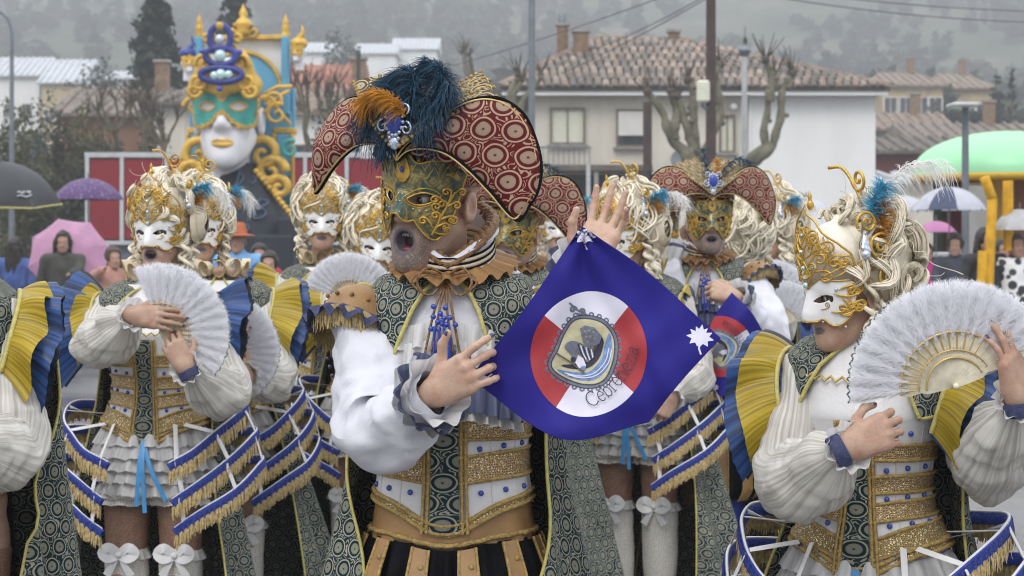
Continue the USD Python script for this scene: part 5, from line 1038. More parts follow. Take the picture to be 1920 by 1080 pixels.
def wing(f, side, seed, yl=.110, bl=.145, up=.55, shz=1.42, shx=.185):
    s = f.s; b = spline(A((side * (shx - .01), .075, shz - .03), (side * (shx + .005), .02, shz), (side * (shx + .01), -.05, shz - .025), (side * shx, -.105, shz - .085), (side * (shx - .02), -.130, shz - .17)) * s, 24)
    t = np.linspace(0, 1, len(b)); K = lambda *q: np.stack([np.interp(t, [0, .35, .7, 1], [x[k] for x in q]) for k in range(3)], 1)
    o = unit(K((side * .75, .35, up), (side * .85, -.10, up * .8), (side * .88, -.40, .10), (side * .70, -.45, -.62)))
    w = f.part('shoulder_wing', frill(b, o, yl * s, .022, 3, 9, seed, per=22, droop=A(0, -.01, -.02), jag=.012), 'wing_yellow')
    b2 = b + A(-side * .006, .018, -.008) * s; f.part('blue_layer', frill(b2, o + A(0, .20, .02), bl * s, .022, 3, 9, seed, per=22, droop=A(0, .0, -.03), jag=.02), 'wing_blue', parent=w)
    b3 = b2 + A(0, .020, 0); f.part('black_layer', frill(b3, o + A(0, .42, .06), bl * 1.02 * s, .022, 3, 9, seed, per=22, droop=A(0, .0, -.03), jag=.03), 'wing_black', parent=w)
    f.part('wing_piping', tube(b, .006 * s, 5), 'yellow_trim', parent=w)
def loops_collar(f, z, r, n, mt='cream_satin', y=.012, size=.026):
    out = []; ed = []
    for k in range(n):
        a = 2 * np.pi * k / n; d = A(math.sin(a), -math.cos(a) * .92, 0); up = A(0, 0, 1); c = A(0, y, z) * f.s + d * r * f.s + up * (.004 * (k % 2))
        th = np.linspace(0, 2 * np.pi, 18); q = size * f.s * (1 + .12 * math.sin(k * 2.3)); tg = np.cross(up, d)
        lp = c + tg * (np.cos(th) * q)[:, None] * .8 + up * (np.sin(th) * q)[:, None] + d * (.010 * np.sin(th) + .012)[:, None]
        out.append(ribbon(lp, .016 * f.s, unit(np.cross(d, np.gradient(lp, axis=0))), .002)); ed.append(tube(lp + d * .016 * f.s, .0022, 4))
    p = f.part('scroll_collar', cat(out), mt); f.part('gold_edges', cat(ed), 'gold_pale', parent=p)
def woman(label, px, D, yaw, sc=1.0, headat=None, headrot=(0, 0, 0), R_=None, L_=None, mouth=0.0, seed=0, dz=0.0, pann=True, wig=0, skinm='skin_light', group='masked dancers in white wigs', capespread=.36, legs=True, plumes=True, mask=True, wings=True, collar=True, cfwd=(.70, .70, .78, .98), cshx=.180, bands=()):
    f = Fig('person', label, px, D, yaw, sc, group, dz, headat, headrot); s = sc
    arms, hands = [], []
    for side, q in ((-1, R_), (1, L_)):
        if q: a, h = arm(f, side, (.165, .005, 1.375), *q); arms.append(a); hands.append(h)
    lg = [(A(sd * .088, .0, .86) * s, A(sd * .092, -.015, .50) * s, A(sd * .080, .02, .11) * s - A(0, 0, dz), A(sd * .085, -.11, .045) * s - A(0, 0, dz)) for sd in (-1, 1)]
    body_part(f, WT, arms, lg, hands, mouth, False, skinm)
    if legs:
        for l in lg:
            b_ = f.part('thigh_tights', sleeve(A(0, 0, 0) + l[0], l[0] * .5 + l[1] * .5, l[1] + A(0, 0, .02), [(0, .088 * s), (1, .0625 * s)], 18, 16, 0, 0, .0, seed), 'skin_body')
            st = f.part('stocking', sleeve(l[1] + A(0, 0, .085 * s), l[1] * .6 + l[2] * .4 + A(0, .014, 0), l[2], [(0, .073 * s), (.2, .070 * s), (.5, .069 * s), (.8, .052 * s), (1, .043 * s)], 18, 30, 0, 0, .002, seed), 'white_lace')
            tp = l[1] + A(0, 0, .085 * s); f.part('stocking_frill', frill(ringline(tp[0], tp[1], tp[2], .070 * s, .070 * s, 40), A(0, 0, -1) + unit(ringline(0, 0, 0, 1, 1, 40)) * .35, .035 * s, .006, 14, 4, seed, per=6), 'white_ruffle', parent=st)
            f.part('bow', bow(f, tp + A(0, -.076 * s, -.012), .055 * s), 'white_satin', parent=st)
            f.part('shoe', cat([ball(l[3] + A(0, .02, 0), (.042, .075, .03), 2), ball(l[2] + A(0, 0, -.03), (.040, .045, .05), 2), cyl(l[2] * A(1, 1, 0) + A(0, .025, -dz + .004), l[2] + A(0, .02, -.02), .012, .02)]), 'mask_white')
    # bloomers of lace tiers
    if pann:
        fr = []
        for k, z in enumerate((.985, .945, .905, .865, .825)):
            sx, sy, c_ = (np.interp(z, WT[:, 0], WT[:, q]) for q in (1, 2, 3)); ln = ringline(0, c_ * s, z * s, (sx + .006) * s, (sy + .008) * s, 90); fr.append(frill(ln, unit(ln * A(1, 1, 0)) * .45 + A(0, 0, -1), .062 * s, .010, 20, 5, seed + k, per=9, jag=.05))
        bl = f.part('lace_bloomers', cat(fr), 'white_ruffle')
        for l in lg:
            for z, dp in ((.80, .05), (.775, .045)):
                ln = ringline(l[0][0], l[0][1], z * s, .092 * s, .094 * s, 60); f.part('leg_frill', frill(ln, unit(ringline(0, 0, 0, 1, 1, 60)) * .4 + A(0, 0, -1), dp * s, .009, 12, 5, seed, per=9, jag=.05), 'white_lace', parent=bl)
        rb = [ribbon(spline(A((0, -.135, .95), (x * .4, -.165, .86), (x, -.17, z)) * s, 14), .007, A(0, -1, 0), .002) for x, z in ((-.012, .74), (.016, .72), (.085, .76))]; f.part('blue_ribbon', cat(rb), 'blue_ribbon', parent=bl)
        for side in (-1, 1): pannier(f, side, seed * 7 + side)
    fm = corset(f, WT, .975, 1.275, [(1.205, .017, 0), (1.135, .019, .1), (1.078, .019, .25), (1.018, .021, .7)], [1.245, 1.168, 1.105, 1.048, .986], vee=.045, pink=(0, 1, 2))
    # white chest with lace edge, brocade yoke
    U, V = np.meshgrid(np.linspace(-.40, .40, 60), np.linspace(1.26, 1.45, 16)); f.part('blouse', grid(torso(WT, s, .004)(U, V * s), np.stack([U, V], -1)), 'white_satin')
    zz = [(u, 1.285 + .010 * (k % 2) + .02 * (u / .15) ** 2) for k, u in enumerate(np.linspace(-.17, .17, 35))]; f.part('gold_scallops', online(zz, torso(WT, s, .012), .0035, .004, 5), 'gold_pale')
    yoke(f, YW, .12, .62)
    if collar: loops_collar(f, 1.492, .074, 11, size=.030)
    cape(f, 1.42, .10, -136, 136, cshx, capespread, .34, 9, seed + 3, fwd=cfwd)
    for i, (sh, e, w) in enumerate(arms):
        side = -1 if e is (arms[0][1] if R_ else None) else 1
        sl = f.part('sleeve', sleeve(sh + A(0, 0, .01), e, w, [(0, .045 * s), (.22, .052 * s), (.30, .058 * s), (.48, .074 * s), (.66, .082 * s), (.84, .066 * s), (.93, .036 * s), (1, .034 * s)], 26, 60, 26, .0018, .010, seed + i, sag=.030), 'sheer_white')
        tg = unit(w - e); k = np.cross(tg, A(0, 0, 1)); k = unit(k); k2 = np.cross(tg, k); th = np.linspace(0, 2 * np.pi, 40); rr = (np.cos(th)[:, None] * k + np.sin(th)[:, None] * k2)
        f.part('cuff_frill', frill(w - tg * .012 + rr * .034 * s, tg + rr * .8, .030 * s, .006, 10, 4, seed, per=8), 'white_ruffle', parent=sl)
    for i in bands:
        k_, lf, mx = hands[i]; f.part('wristband', xf(lathe([(.031, -.012), (.0335, -.008), (.0335, .012), (.031, .016)], 24), mx @ T(0, -.022, 0) @ R('x', -90) @ S(1, .86, 1)), 'navy_ruffle')
    if wings:
        for i, side in enumerate((-1, 1)): wing(f, side, seed * 3 + side + 2, *(wings[i] if wings is not True else ()))
    head_woman(f, seed, wig, plumes, mask)
    return f
def head_woman(f, seed, wig=0, plumes=True, mask=True, scroll_=True):
    b, l = WIGS[wig]; w = f.part('wig', xf(cat([b, l]), f.H), 'wig_hair')
    if mask:
        m = f.part('mask', xf(MASKW[0], f.H), 'mask_white'); f.part('gold_openwork', xf(MASKW[1], f.H), 'gold_paint', parent=m); [f.part('mask_gem', xf(q, f.H), 'pale_gem', parent=m) for q in MASKW[2]]; f.part('pearls', xf(MASKW[3], f.H), 'pearl', parent=m)
        f.part('eye_lining', xf(HOLE_SHADE, f.H), 'eye_shadow', parent=m)
        # satin behind the openwork
        f.part('satin_crown', xf(ball((0, -.018, .085), (.080, .082, .088), 3), f.H), 'ivory_satin', parent=m)
    # side ornaments of the wig: gold curls, a cream scroll, a jewel and feathers on its left side
    cu = [tube(np.stack([.118 + 0 * q[:, 0] + .004 * np.arange(len(q)) / len(q), q[:, 0], q[:, 1]], 1), .004, 6) for q in (spiral((.02, .105), .032, 1.8, 60, 1, 30), spiral((-.01, .165), .028, 1.7, 200, -1, 30), spiral((.035, .03), .030, 1.7, 120, 1, 30))]
    cu += [tube(A(1, 1, 1) * np.stack([-.118 + 0 * q[:, 0], q[:, 0], q[:, 1]], 1), .004, 6) for q in (spiral((.0, .10), .030, 1.8, 60, 1, 30), spiral((.03, .03), .028, 1.7, 120, 1, 30))]
    top = spiral((.0, 0), .030, 1.5, 180, 1, 30); cu.append(tube(np.stack([.045 + top[:, 0], .03 + 0 * top[:, 0], .262 + top[:, 1]], 1), .0042, 6)); cu.append(tube(spline(A((.045, .03, .205), (.03, .03, .24), (.0, .02, .29), (-.03, .0, .295)), 16), .0042, 6))
    [f.part('gold_curl', xf(q, f.H), 'gold_paint', parent=w) for q in cu]
    th = np.linspace(0, 2 * np.pi, 40); c = [np.stack([.125 + .012 * k + 0 * th, .055 + (.058 - .014 * k) * np.cos(th), .03 + (.070 - .015 * k) * np.sin(th)], 1) for k in range(3)]
    if wig != 1: f.part('cream_scroll', xf(cat([ribbon(q, .010, A(0, .2, 1) * 0 + unit(q - A(.1, .055, .03)), .003) for q in c]), f.H), 'cream_satin', parent=w)
    f.part('jewel_bar', xf(cat([box(.012, .03, .085, (0, 0, 0), .005), ball((0, 0, .05), .011, 1), ball((0, 0, -.05), .011, 1)]), f.H @ T(.104, .0, .135) @ R('x', -28) @ R('y', -18)), 'silver_gem', parent=w)
    if plumes:
        g = seed * 13
        if wig == 1: of, bf, wf = ((.10, .02, .10), (.11, .035, .16), (.115, .045, .20)), ((.10, .02, .17), (.105, .03, .215), (.112, .05, .245)), [((.10, .04, .18), (.115, .07, .25), (.13 + .02 * k, .12 + .02 * k, .285), (.14 + .03 * k, .18, .26)) for k in range(3)]
        else: of, bf, wf = ((.10, .02, .08), (.125, .02, .12), (.15, .02, .13)), ((.10, .02, .13), (.135, .03, .155), (.165, .04, .16)), [((.11, .03, .12), (.15, .05, .155), (.19 + .01 * k, .07 + .02 * k, .16 - .01 * k), (.225, .09, .125 - .02 * k)) for k in range(2)]
        f.part('orange_feather', xf(plume(spline(A(*of), 12), .042, 420, .3, .0012, g), f.H), 'plume_orange', parent=w)
        f.part('blue_feather', xf(plume(spline(A(*bf), 12), .045, 480, .35, .0012, g + 1), f.H), 'plume_sky', parent=w)
        f.part('white_feather', xf(cat([plume(spline(A(*q), 16), .045, 170, .8, .0009, g + 2 + k) for k, q in enumerate(wf)]), f.H), 'plume_white', parent=w)

def feather_fan(label, px, py, D, a0, a1, ri, ro, yaw=0, pitch=0, seed=0, group='white feather fans', trim=(0.0, .55), rg=None):
    """a half open fan in its own x-z plane, pivot at the origin; angles counted from +x towards +z"""
    Mx = T(at(px, py, D)) @ R('z', yaw) @ R('x', pitch); t = thing('feather_fan', label, 'fan', mat=Mx, group=group); g = rng(seed); n = 17; rg = rg or ri * .45
    an = np.radians(np.linspace(a0, a1, n)); P = lambda r, a, y=0.0: np.stack(np.broadcast_arrays(r * np.cos(a), y, r * np.sin(a)), -1)
    for k, a in enumerate(an):
        y = .0016 * (k - n / 2) * .5; r = np.array([.0, .25, .5, .62, .8, 1.0]) * ri; c = P(r, a, y - .004); w = A(.0035, .0075, .0095, .0050, .0085, .004)
        part(t, 'stick', ribbon(c, w * ri / .11, A(0, -1, 0), .0018), 'fan_wood', False)
    part(t, 'pivot', cat([ball((0, -.012, 0), .006, 1)]), 'pearl')
    U, V = np.meshgrid(np.linspace(an[0], an[-1], 90), np.linspace(ri * .50, ri * .98, 10)); arcs = []
    for q, rr in ((.52, .0026), (.66, .0018), (.99, .0030)): arcs.append(tube(P(ri * q, np.linspace(an[0], an[-1], 60), -.010), rr * ri / .11, 5))
    for k in range(3 * n):
        a = an[0] + (an[-1] - an[0]) * k / (3 * n - 1); 
        if k % 3 == 1: arcs.append(tube(P(np.linspace(ri * .66, ri * .98, 4), a, -.009), .0016 * ri / .11, 4))
    part(t, 'gilt_pattern', cat(arcs), 'gold_pale')
    m = 170; aa = np.linspace(an[0], an[-1], m); rr = np.linspace(ri * .82, ro * .93, 14); zig = .009 * np.sign(np.sin((aa - an[0]) / (an[1] - an[0]) * np.pi * 2)) * np.abs(np.sin((aa - an[0]) / (an[1] - an[0]) * np.pi * 2)) ** .6
    Pg = np.stack([rr[:, None] * np.cos(aa), (zig[None] + .003) * (rr[:, None] / ro), rr[:, None] * np.sin(aa)], -1); Pg[-1] *= (1 + .02 * g.normal(0, 1, m))[:, None] * A(1, 1, 1)
    part(t, 'leaf', grid(Pg, np.stack(np.broadcast_arrays(aa[None] * ro * .6, rr[:, None]), -1)), 'fan_plumes')
    N = 11000; a = g.uniform(an[0], an[-1], N); r0 = ro * (ri / ro * .86 + (.97 - ri / ro * .86) * g.uniform(0, 1, N) ** .75); L = ro * g.uniform(.08, .20, N) * np.where(r0 > ro * .8, .75, 1); d = a + g.normal(0, .34, N); sg = 5; tt = np.linspace(0, 1, sg)
    c = P(r0, a)[:, None] + (P(1, d)[:, None] * tt[None, :, None]) * L[:, None, None]; c[..., 1] += -.003 + .009 * np.cos((a - an[0]) / (an[1] - an[0]) * 2 * np.pi)[:, None] - g.uniform(0, .010, N)[:, None] * np.sin(tt * np.pi * .8)[None]; 
    bend = g.normal(0, .35, N)[:, None] * tt ** 2 * L[:, None]; c = c + P(1, d + np.pi / 2)[:, None] * bend[..., None]
    lim = np.linalg.norm(c, axis=2, keepdims=True); c = c * np.minimum(1, ro * (1.0 + .02 * g.normal(0, 1, (N, 1, 1))) / lim)
    sd = P(1, d + np.pi / 2)[:, None] * (ro * .0026 * (1 - .8 * tt))[None, :, None]; Vv = np.stack([c - sd, c + sd], 2).reshape(-1, 3); i = (np.arange(N)[:, None] * sg * 2 + np.arange(sg - 1)[None] * 2).ravel()
    part(t, 'down', (Vv, quads(np.stack([i, i + 1, i + 3, i + 2], 1))), 'fan_down', kind='stuff')
    if trim:
        e = np.linspace(an[0] + (an[-1] - an[0]) * trim[0], an[0] + (an[-1] - an[0]) * trim[1], 70); w = ro * (1.0 + .012 * np.sin(np.arange(70) * 1.3)); part(t, 'dark_edging', tube(P(w, e, .006 + .004 * np.sin(np.arange(70) * 2.1)), .0022 * ro / .23, 5), 'float_teal' if False else 'edge_green')
    gd = P(np.linspace(.02, ro * .98, 10), an[0] - .03, -.006); part(t, 'guard', ribbon(gd, np.interp(np.linspace(0, 1, 10), [0, .45, .55, 1], [.005, .010, .007, .010]), A(0, -1, 0), .003), 'fan_wood', False)
    return t
plain('edge_green', (0.04, 0.085, 0.08), 0.6, 0.4, 200)

# ---------------------------------------------------------------- men in horned hats
def hat_surf(u, v):
    return np.stack([u, -.128 + 1.35 * u ** 2 + .16 * np.maximum(v, 0) + .10 * np.minimum(v, 0), .078 + v], -1)
HORN = spline(A((0, -.004), (.020, .016), (.055, .024), (.100, .018), (.145, -.010), (.188, -.050), (.232, -.096), (.248, -.070), (.260, -.036), (.260, .008), (.246, .055), (.218, .105), (.172, .130), (.120, .118), (.060, .070), (.012, .024)), 96, True)
def build_hat(seed, jitter=0.0):
    out = {}; hp = Polygon(HORN).buffer(0); pf = lambda d: .018 * np.sqrt(np.clip(d / .045, 0, 1) * (2 - np.clip(d / .045, 0, 1)))
    R1 = drape(hp, .010, hat_surf, .001, 0, pf); out['horns'] = [R1, flip((R1[0] * A(-1, 1, 1), R1[1], R1[2] * A(-1, 1)))]
    bd = np.vstack([HORN, HORN[:2]]); P = hat_surf(bd[:, 0], bd[:, 1]); pip = tube(P + A(0, -.004, 0), .0038, 6); pip2 = tube(hat_surf(HORN[:, 0] * .985, HORN[:, 1] * .97) + A(0, -.012, 0), .0018, 5, True)
    out['piping'] = cat([pip, mirx(pip)]); out['piping2'] = cat([pip2, mirx(pip2)])
    cap = ball((0, .022, .060), (.094, .114, .105), 3); k = cap[0][:, 2] > .025; out['cap'] = (cap[0] * 1, cap[1], np.stack([np.arctan2(cap[0][:, 0], -cap[0][:, 1]) * .11, cap[0][:, 2]], 1)); out['cap'][0][~k, 2] = .025
    # folded bands rising behind the horns, both sides of the brow jewel
    bands, beads, fr = [], [], []
    for sg in (-1, 1):
        for q in range(3):
            ln = spline(A((.010, -.146 + .010 * q, .105), (.055, -.136 + .014 * q, .142), (.105, -.100 + .020 * q, .178), (.158, -.052 + .024 * q, .212)), 30) * A(sg, 1, 1)
            nrm = unit(A(-.5 * sg, -.8, .35)); t_ = unit(np.gradient(ln, axis=0)); sd = unit(np.cross(t_, nrm)) * sg; w = np.interp(np.linspace(0, 1, len(ln)), [0, .5, 1], [.013, .022, .027])[:, None]; ln = ln - sd * w * (1.9 * q + .6)
            a = np.linspace(-1, 1, 7); Pg = ln[:, None] + sd[:, None] * (w * a)[..., None] + nrm * ((.010 * (1 - a ** 2))[None, :, None]); uv = np.stack(np.broadcast_arrays(np.linspace(0, .22, len(ln))[:, None], a[None] * .03), -1); bands.append(grid(Pg, uv))
            for e in (-1, 1):
                for p_ in resample(ln + sd * w * e * 1.0, 20): beads.append(ball(p_ + nrm * .004, .0040, 1))
        tip = A(sg * .135, -.03, .232); fr.append(frill(ringline(0, 0, 0, .03, .03, 20) @ R('x', 60)[:3, :3].T + tip, A(sg * .5, -.3, .7), .035, .010, 5, 5, 3, per=8))
    out['bands'], out['beads'] = cat(bands), cat(beads); out['tips'] = fr
    rim = spline(A((-.10, -.04, .055), (-.09, -.09, .075), (-.05, -.118, .085), (0, -.128, .088), (.05, -.118, .085), (.09, -.09, .075), (.10, -.04, .055)), 30)
    out['lining'] = grid(np.stack([rim, rim + A(0, .02, .05), rim * A(.8, .6, 1) + A(0, .03, .09)], 0), np.zeros((3, len(rim), 2)) + np.stack([np.linspace(0, .3, len(rim)), np.zeros(len(rim))], 1)[None] + A(0, .05) * np.arange(3)[:, None, None])
    j = [ball((0, -.158, .150), (.017, .009, .024), 2)]; j2 = [ball((.019 * math.cos(a), -.157, .150 + .027 * math.sin(a)), .0042, 1) for a in np.linspace(0, 6.28, 16)[:-1]] + [ball((0, -.152, .108), (.011, .007, .014), 1)] + [ball((.010 * math.cos(a), -.154, .118 + .012 * math.sin(a)), .004, 1) for a in np.linspace(0, 6.28, 9)[:-1]] + [tube(np.stack([q[:, 0], -.156 + 0 * q[:, 0], .150 + q[:, 1]], 1), .0022, 5) for q in (spiral((.026, -.012), .014, 1.2, 90, -1), spiral((-.026, -.012), .014, 1.2, 90, 1), spiral((.02, .026), .012, 1.2, -60, 1), spiral((-.02, .026), .012, 1.2, 240, -1))]
    out['gem'], out['setting'] = cat(j), cat(j2)
    return out
HAT = build_hat(1)
def head_man(f, seed, plan):
    h = f.part('hat', xf(HAT['cap'], f.H), 'hat_brocade'); P = lambda n, m, mt, **k: f.part(n, xf(m, f.H), mt, parent=h, **k)
    fl_ = (lambda m: m) if plan is not PL_BIG else (lambda m: (np.where((m[0][:, :1] < -.01) & (m[0][:, 2:] > .088), m[0] * A(1, 1, 0) + A(0, 0, .088) + (m[0][:, 2:] - .088) * A(.10, .16, .78), m[0]),) + tuple(m[1:]))
    for q in HAT['horns']: P('horn', fl_(q), 'hat_brocade')
    P('horn_piping', fl_(HAT['piping']), 'black_velvet'); P('horn_cord', fl_(HAT['piping2']), 'gold_pale'); P('folded_bands', HAT['bands'], 'gold_brocade'); P('gold_beads', HAT['beads'], 'gold_thread'); None; P('inner_band', HAT['lining'], 'hat_brocade')
    P('brow_gem', HAT['gem'], 'blue_gem'); P('gem_setting', HAT['setting'], 'silver_gem')
    for k, (ln, bl, n, dr, mt) in enumerate(plan): P('feather', plume(spline(A(*ln), 18), bl, n, dr, .0010, seed * 9 + k, 7), mt)
    m = f.part('mask', xf(MASKM[0], f.H), 'mask_green'); f.part('gold_leaves', xf(MASKM[1], f.H), 'gold_paint', parent=m); f.part('mask_gem', xf(MASKM[2], f.H), 'blue_gem', parent=m); f.part('crystals', xf(MASKM[3], f.H), 'pearl', parent=m); f.part('eye_lining', xf(HOLE_SHADE, f.H @ T(0, .014, 0)), 'eye_shadow', parent=m)
PL_BIG = [([(.0, -.13, .14), (-.04, -.13, .19), (-.09, -.12, .205), (-.125, -.11, .15)], .058, 1500, .85, 'plume_teal'), ([(.0, -.13, .14), (-.01, -.12, .21), (-.05, -.10, .245), (-.11, -.09, .215)], .058, 1500, .8, 'plume_teal'), ([(.01, -.13, .14), (.03, -.11, .20), (.02, -.09, .25), (-.03, -.08, .262)], .056, 1500, .8, 'plume_teal'), ([(.02, -.14, .12), (.050, -.13, .17), (.058, -.12, .225)], .045, 1000, 1.0, 'plume_teal'), ([(-.01, -.145, .13), (-.05, -.14, .15), (-.065, -.13, .10)], .040, 700, .8, 'plume_teal'),
          ([(.025, -.160, .160), (-.02, -.165, .192), (-.07, -.155, .198), (-.105, -.145, .175)], .034, 1100, .6, 'plume_orange')]
PL_BIG = [([(x + (.038 if m_ == 'plume_teal' else .020) * min(1, k / 1.5), y, z) for k, (x, y, z) in enumerate(l_)], b_, n_, d_, m_) for l_, b_, n_, d_, m_ in PL_BIG]
PL_UP = [([(.0, -.13, .15), (-.025, -.10, .22), (-.03, -.08, .28)], .035, 240, .3, 'plume_teal'), ([(.01, -.13, .15), (.06, -.10, .21), (.11, -.08, .24), (.16, -.06, .22)], .045, 300, .6, 'plume_teal'), ([(.0, -.14, .16), (.02, -.13, .20), (.022, -.12, .235)], .028, 260, .3, 'plume_orange')]
def man(label, px, D, yaw, sc=1.0, headat=None, headrot=(0, 0, 0), R_=None, L_=None, mouth=0.0, seed=0, plan=PL_UP, group='masked men in horned hats', trunks=True, mt='skin_man'):
    f = Fig('person', label, px, D, yaw, sc, group, 0, headat, headrot, 1.69); s = sc
    arms, hands, sides = [], [], []
    for side, q in ((-1, R_), (1, L_)):
        if q: a, h = arm(f, side, (.200, .005, 1.415), *q); arms.append(a); hands.append(h); sides.append(side)
    lg = [(A(sd * .092, 0, .90) * s, A(sd * .10, -.015, .51) * s, A(sd * .10, .02, .10) * s, A(sd * .11, -.13, .045) * s) for sd in (-1, 1)]
    body_part(f, MT, arms, lg, hands, mouth, True, mt)
    for l in lg:
        st = f.part('stocking', sleeve(l[0], l[1], l[2], [(0, .09 * s), (.5, .062 * s), (.75, .055 * s), (1, .038 * s)], 16, 30, 0, 0, .002, seed), 'royal_band'); f.part('shoe', cat([ball(l[3] + A(0, .03, 0), (.045, .095, .04), 2), ball(l[2] + A(0, 0, -.04), (.042, .05, .05), 2)]), 'black_velvet', parent=st)
    fm = corset(f, MT, 1.015, 1.235, [(1.185, .021, 0), (1.110, .026, .25)], [1.222, 1.148, 1.060], vee=.045, strip=.019, pink=(0, 1), half=.42, grow=.012)
    # leather waist and slashed trunks
    U, V = np.meshgrid(np.linspace(-.13 * np.pi, .13 * np.pi, 90), np.linspace(.955, 1.045, 8)); f.part('waist_band', grid(torso(MT, s, .008)(U, V * s), np.stack([U, V], -1)), 'tan_leather')
    n, m = 200, 26; a = np.linspace(-np.pi, np.pi, n)[None]; t = np.linspace(0, 1, m)[:, None]
    dipz = .962 - .02 * np.exp(-(a / .5) ** 2) + 0 * t; puff = np.interp(t, [0, .15, .5, .9, 1], [.0, .022, .052, .05, .02]); w = .010 * np.sin(a * 26 + 3 * np.sin(a * 4)) * np.interp(t, [0, .1, 1], [.3, 1, .8])
    P = np.stack([(.168 + puff + w) * np.sin(a), -(.134 + puff * .95 + w) * np.cos(a), dipz - .42 * t], -1) * s; tr = f.part('trunks', flip(grid(P, np.stack(np.broadcast_arrays(a * .18, t * .4), -1))), 'black_velvet')
    for k in range(12):
        c = -np.pi + (k + .5) * 2 * np.pi / 12; d = np.linspace(-.095, .095, 7); aa = c + d[None] * (1 + .25 * t); pf = np.interp(t, [0, .15, .5, .9, 1], [.013, .040, .072, .070, .042])
        Q = np.stack([(.168 + pf) * np.sin(aa), -(.134 + pf * .95) * np.cos(aa), .962 - .02 * np.exp(-(aa / .5) ** 2) - .425 * t], -1) * s
        sp = f.part('leather_strap', flip(grid(Q, np.stack(np.broadcast_arrays(aa * .18, t * .4), -1))), 'tan_leather', parent=tr)
        f.part('strap_braid', cat([tube(Q[:, e], .0035, 5) for e in (0, -1)]), 'gold_thread', parent=tr)
        if abs(c) < 1.8: [f.part('stud', ball(Q[i, 2 if i % 2 else 4] * A(1.004, 1.004, 1), .006, 1), 'gold_thread', parent=tr) for i in range(2, 24, 5)]
    f.part('belt_braid', tube(P[0] * 1.01, .006, 5), 'gold_thread', parent=tr)
    # white shirt, jabot, jewel
    U, V = np.meshgrid(np.linspace(-.40, .40, 60), np.linspace(1.22, 1.50, 16)); f.part('shirt', grid(torso(MT, s, .004)(U, V * s), np.stack([U, V], -1)), 'white_cotton')
    sf = torso(MT, s, .012); jb = []
    for z, mt_, w_, dp in ((1.400, 'white_ruffle', .070, .050), (1.365, 'white_ruffle', .105, .052), (1.300, 'slate_ruffle', .135, .075), (1.262, 'white_ruffle', .15, .055), (1.345, 'slate_ruffle', .035, .06)):
        u = np.linspace(-w_, w_, 30); ln = sf(u, (z - .25 * np.abs(u)) * s); f.part('jabot_frill', frill(ln + A(0, -.006, 0), A(0, -.35, -1), dp * s, .010, max(4, int(w_ * 90)), 6, seed, per=9, jag=.03), mt_)
    gs = rng(seed); f.part('chest_jewel', cat([ball(A(0, -.165, 1.40) * s + A(.03 * math.cos(q * 2.4) * q / 14, -.004, .036 * math.sin(q * 2.4) * q / 14), .006, 1) for q in range(16)] + [tube(np.stack([np.full(6, x), np.full(6, -.172), np.linspace(1.39, 1.30 - .02 * (k % 2), 6)], 1) * s, .003, 5) for k, x in enumerate((-.015, -.005, .005, .015))]), 'blue_gem')
    yoke(f, YM, .10, .58)
    cape(f, 1.46, .05, -138, 138, .200, .44, .36, 9, seed + 3, y0=.12, fwd=(.72, .72, .98, .94))
    # neckwear
    nr = ringline(0, .006, 1.530 - .030 * np.cos(np.radians(np.linspace(-180, 180, 60))), .076, .082, 60) * s; dv = unit(ringline(0, 0, 0, 1, 1, 60)); fl = f.part('leather_frill', frill(nr, dv + A(0, 0, -.42), .062 * s, .009, 19, 6, seed, per=9, jag=.05), 'leather_frill')
    nt = -.036 * np.cos(np.radians(np.linspace(-176, 176, 50)))
    f.part('neck_band', cat([tube(ringline(0, .008, 1.528 + .012 * k + nt, .080 - .001 * k, .086, 50, -176, 176) * s, .0062, 6) for k in range(3)]), 'cream_satin', parent=fl)
    f.part('neck_cords', cat([tube(ringline(0, .008, 1.534 + .012 * k + nt, .084 - .001 * k, .090, 50, -176, 176) * s, .0026, 5) for k in range(3)]), 'black_velvet', parent=fl)
    br = spline(np.vstack([ringline(0, .020, A(*np.interp(np.linspace(-1, 1, 30), [-1, -.5, 0, .5, 1], [1.63, 1.585, 1.512, 1.585, 1.63])), .078, .094, 30, -150, 150)]), 60) * s; tw = [tube(br + .008 * np.stack([np.cos(np.arange(len(br)) * 1.1 + q), np.sin(np.arange(len(br)) * 1.1 + q) * .5, np.sin(np.arange(len(br)) * 1.1 + q)], 1), .0085, 6) for q in (0, 2.1, 4.2)]; f.part('brown_braid', cat(tw), 'brown_braid')
    ca = np.radians(np.linspace(-172, 172, 80)); zb = 1.545 - .040 * np.cos(ca); rows = [np.stack([(r_ + .003 * np.sin(ca * 5)) * np.sin(ca), .010 - (r_ + .004) * np.cos(ca), zb + h_ * (1 - .55 * np.exp(-(ca / .45) ** 2))], 1) for r_, h_ in ((.080, 0), (.079, .022), (.081, .046), (.087, .044), (.090, .032))]
    f.part('shirt_collar', grid(np.stack(rows) * s), 'white_cotton')
    cd = []
    for sg in (-1, 1):
        for q in range(2):
            cd.append(tube(spline(A((0, -.102, 1.488), (sg * (.035 + .012 * q), -.125, 1.505 - .01 * q), (sg * (.055 + .01 * q), -.135, 1.475), (sg * .03, -.132, 1.45), (0, -.115, 1.482)), 24) * s, .0028, 5)); cd.append(tube(spline(A((0, -.100, 1.484), (sg * (.008 + .010 * q), -.150, 1.42), (sg * (.022 + .018 * q), -.168, 1.34 - .03 * q)), 16) * s, .0028, 5))
    f.part('cord_bow', cat(cd + [ball(A(0, -.105, 1.484) * s, .012, 1)]), 'brown_braid')
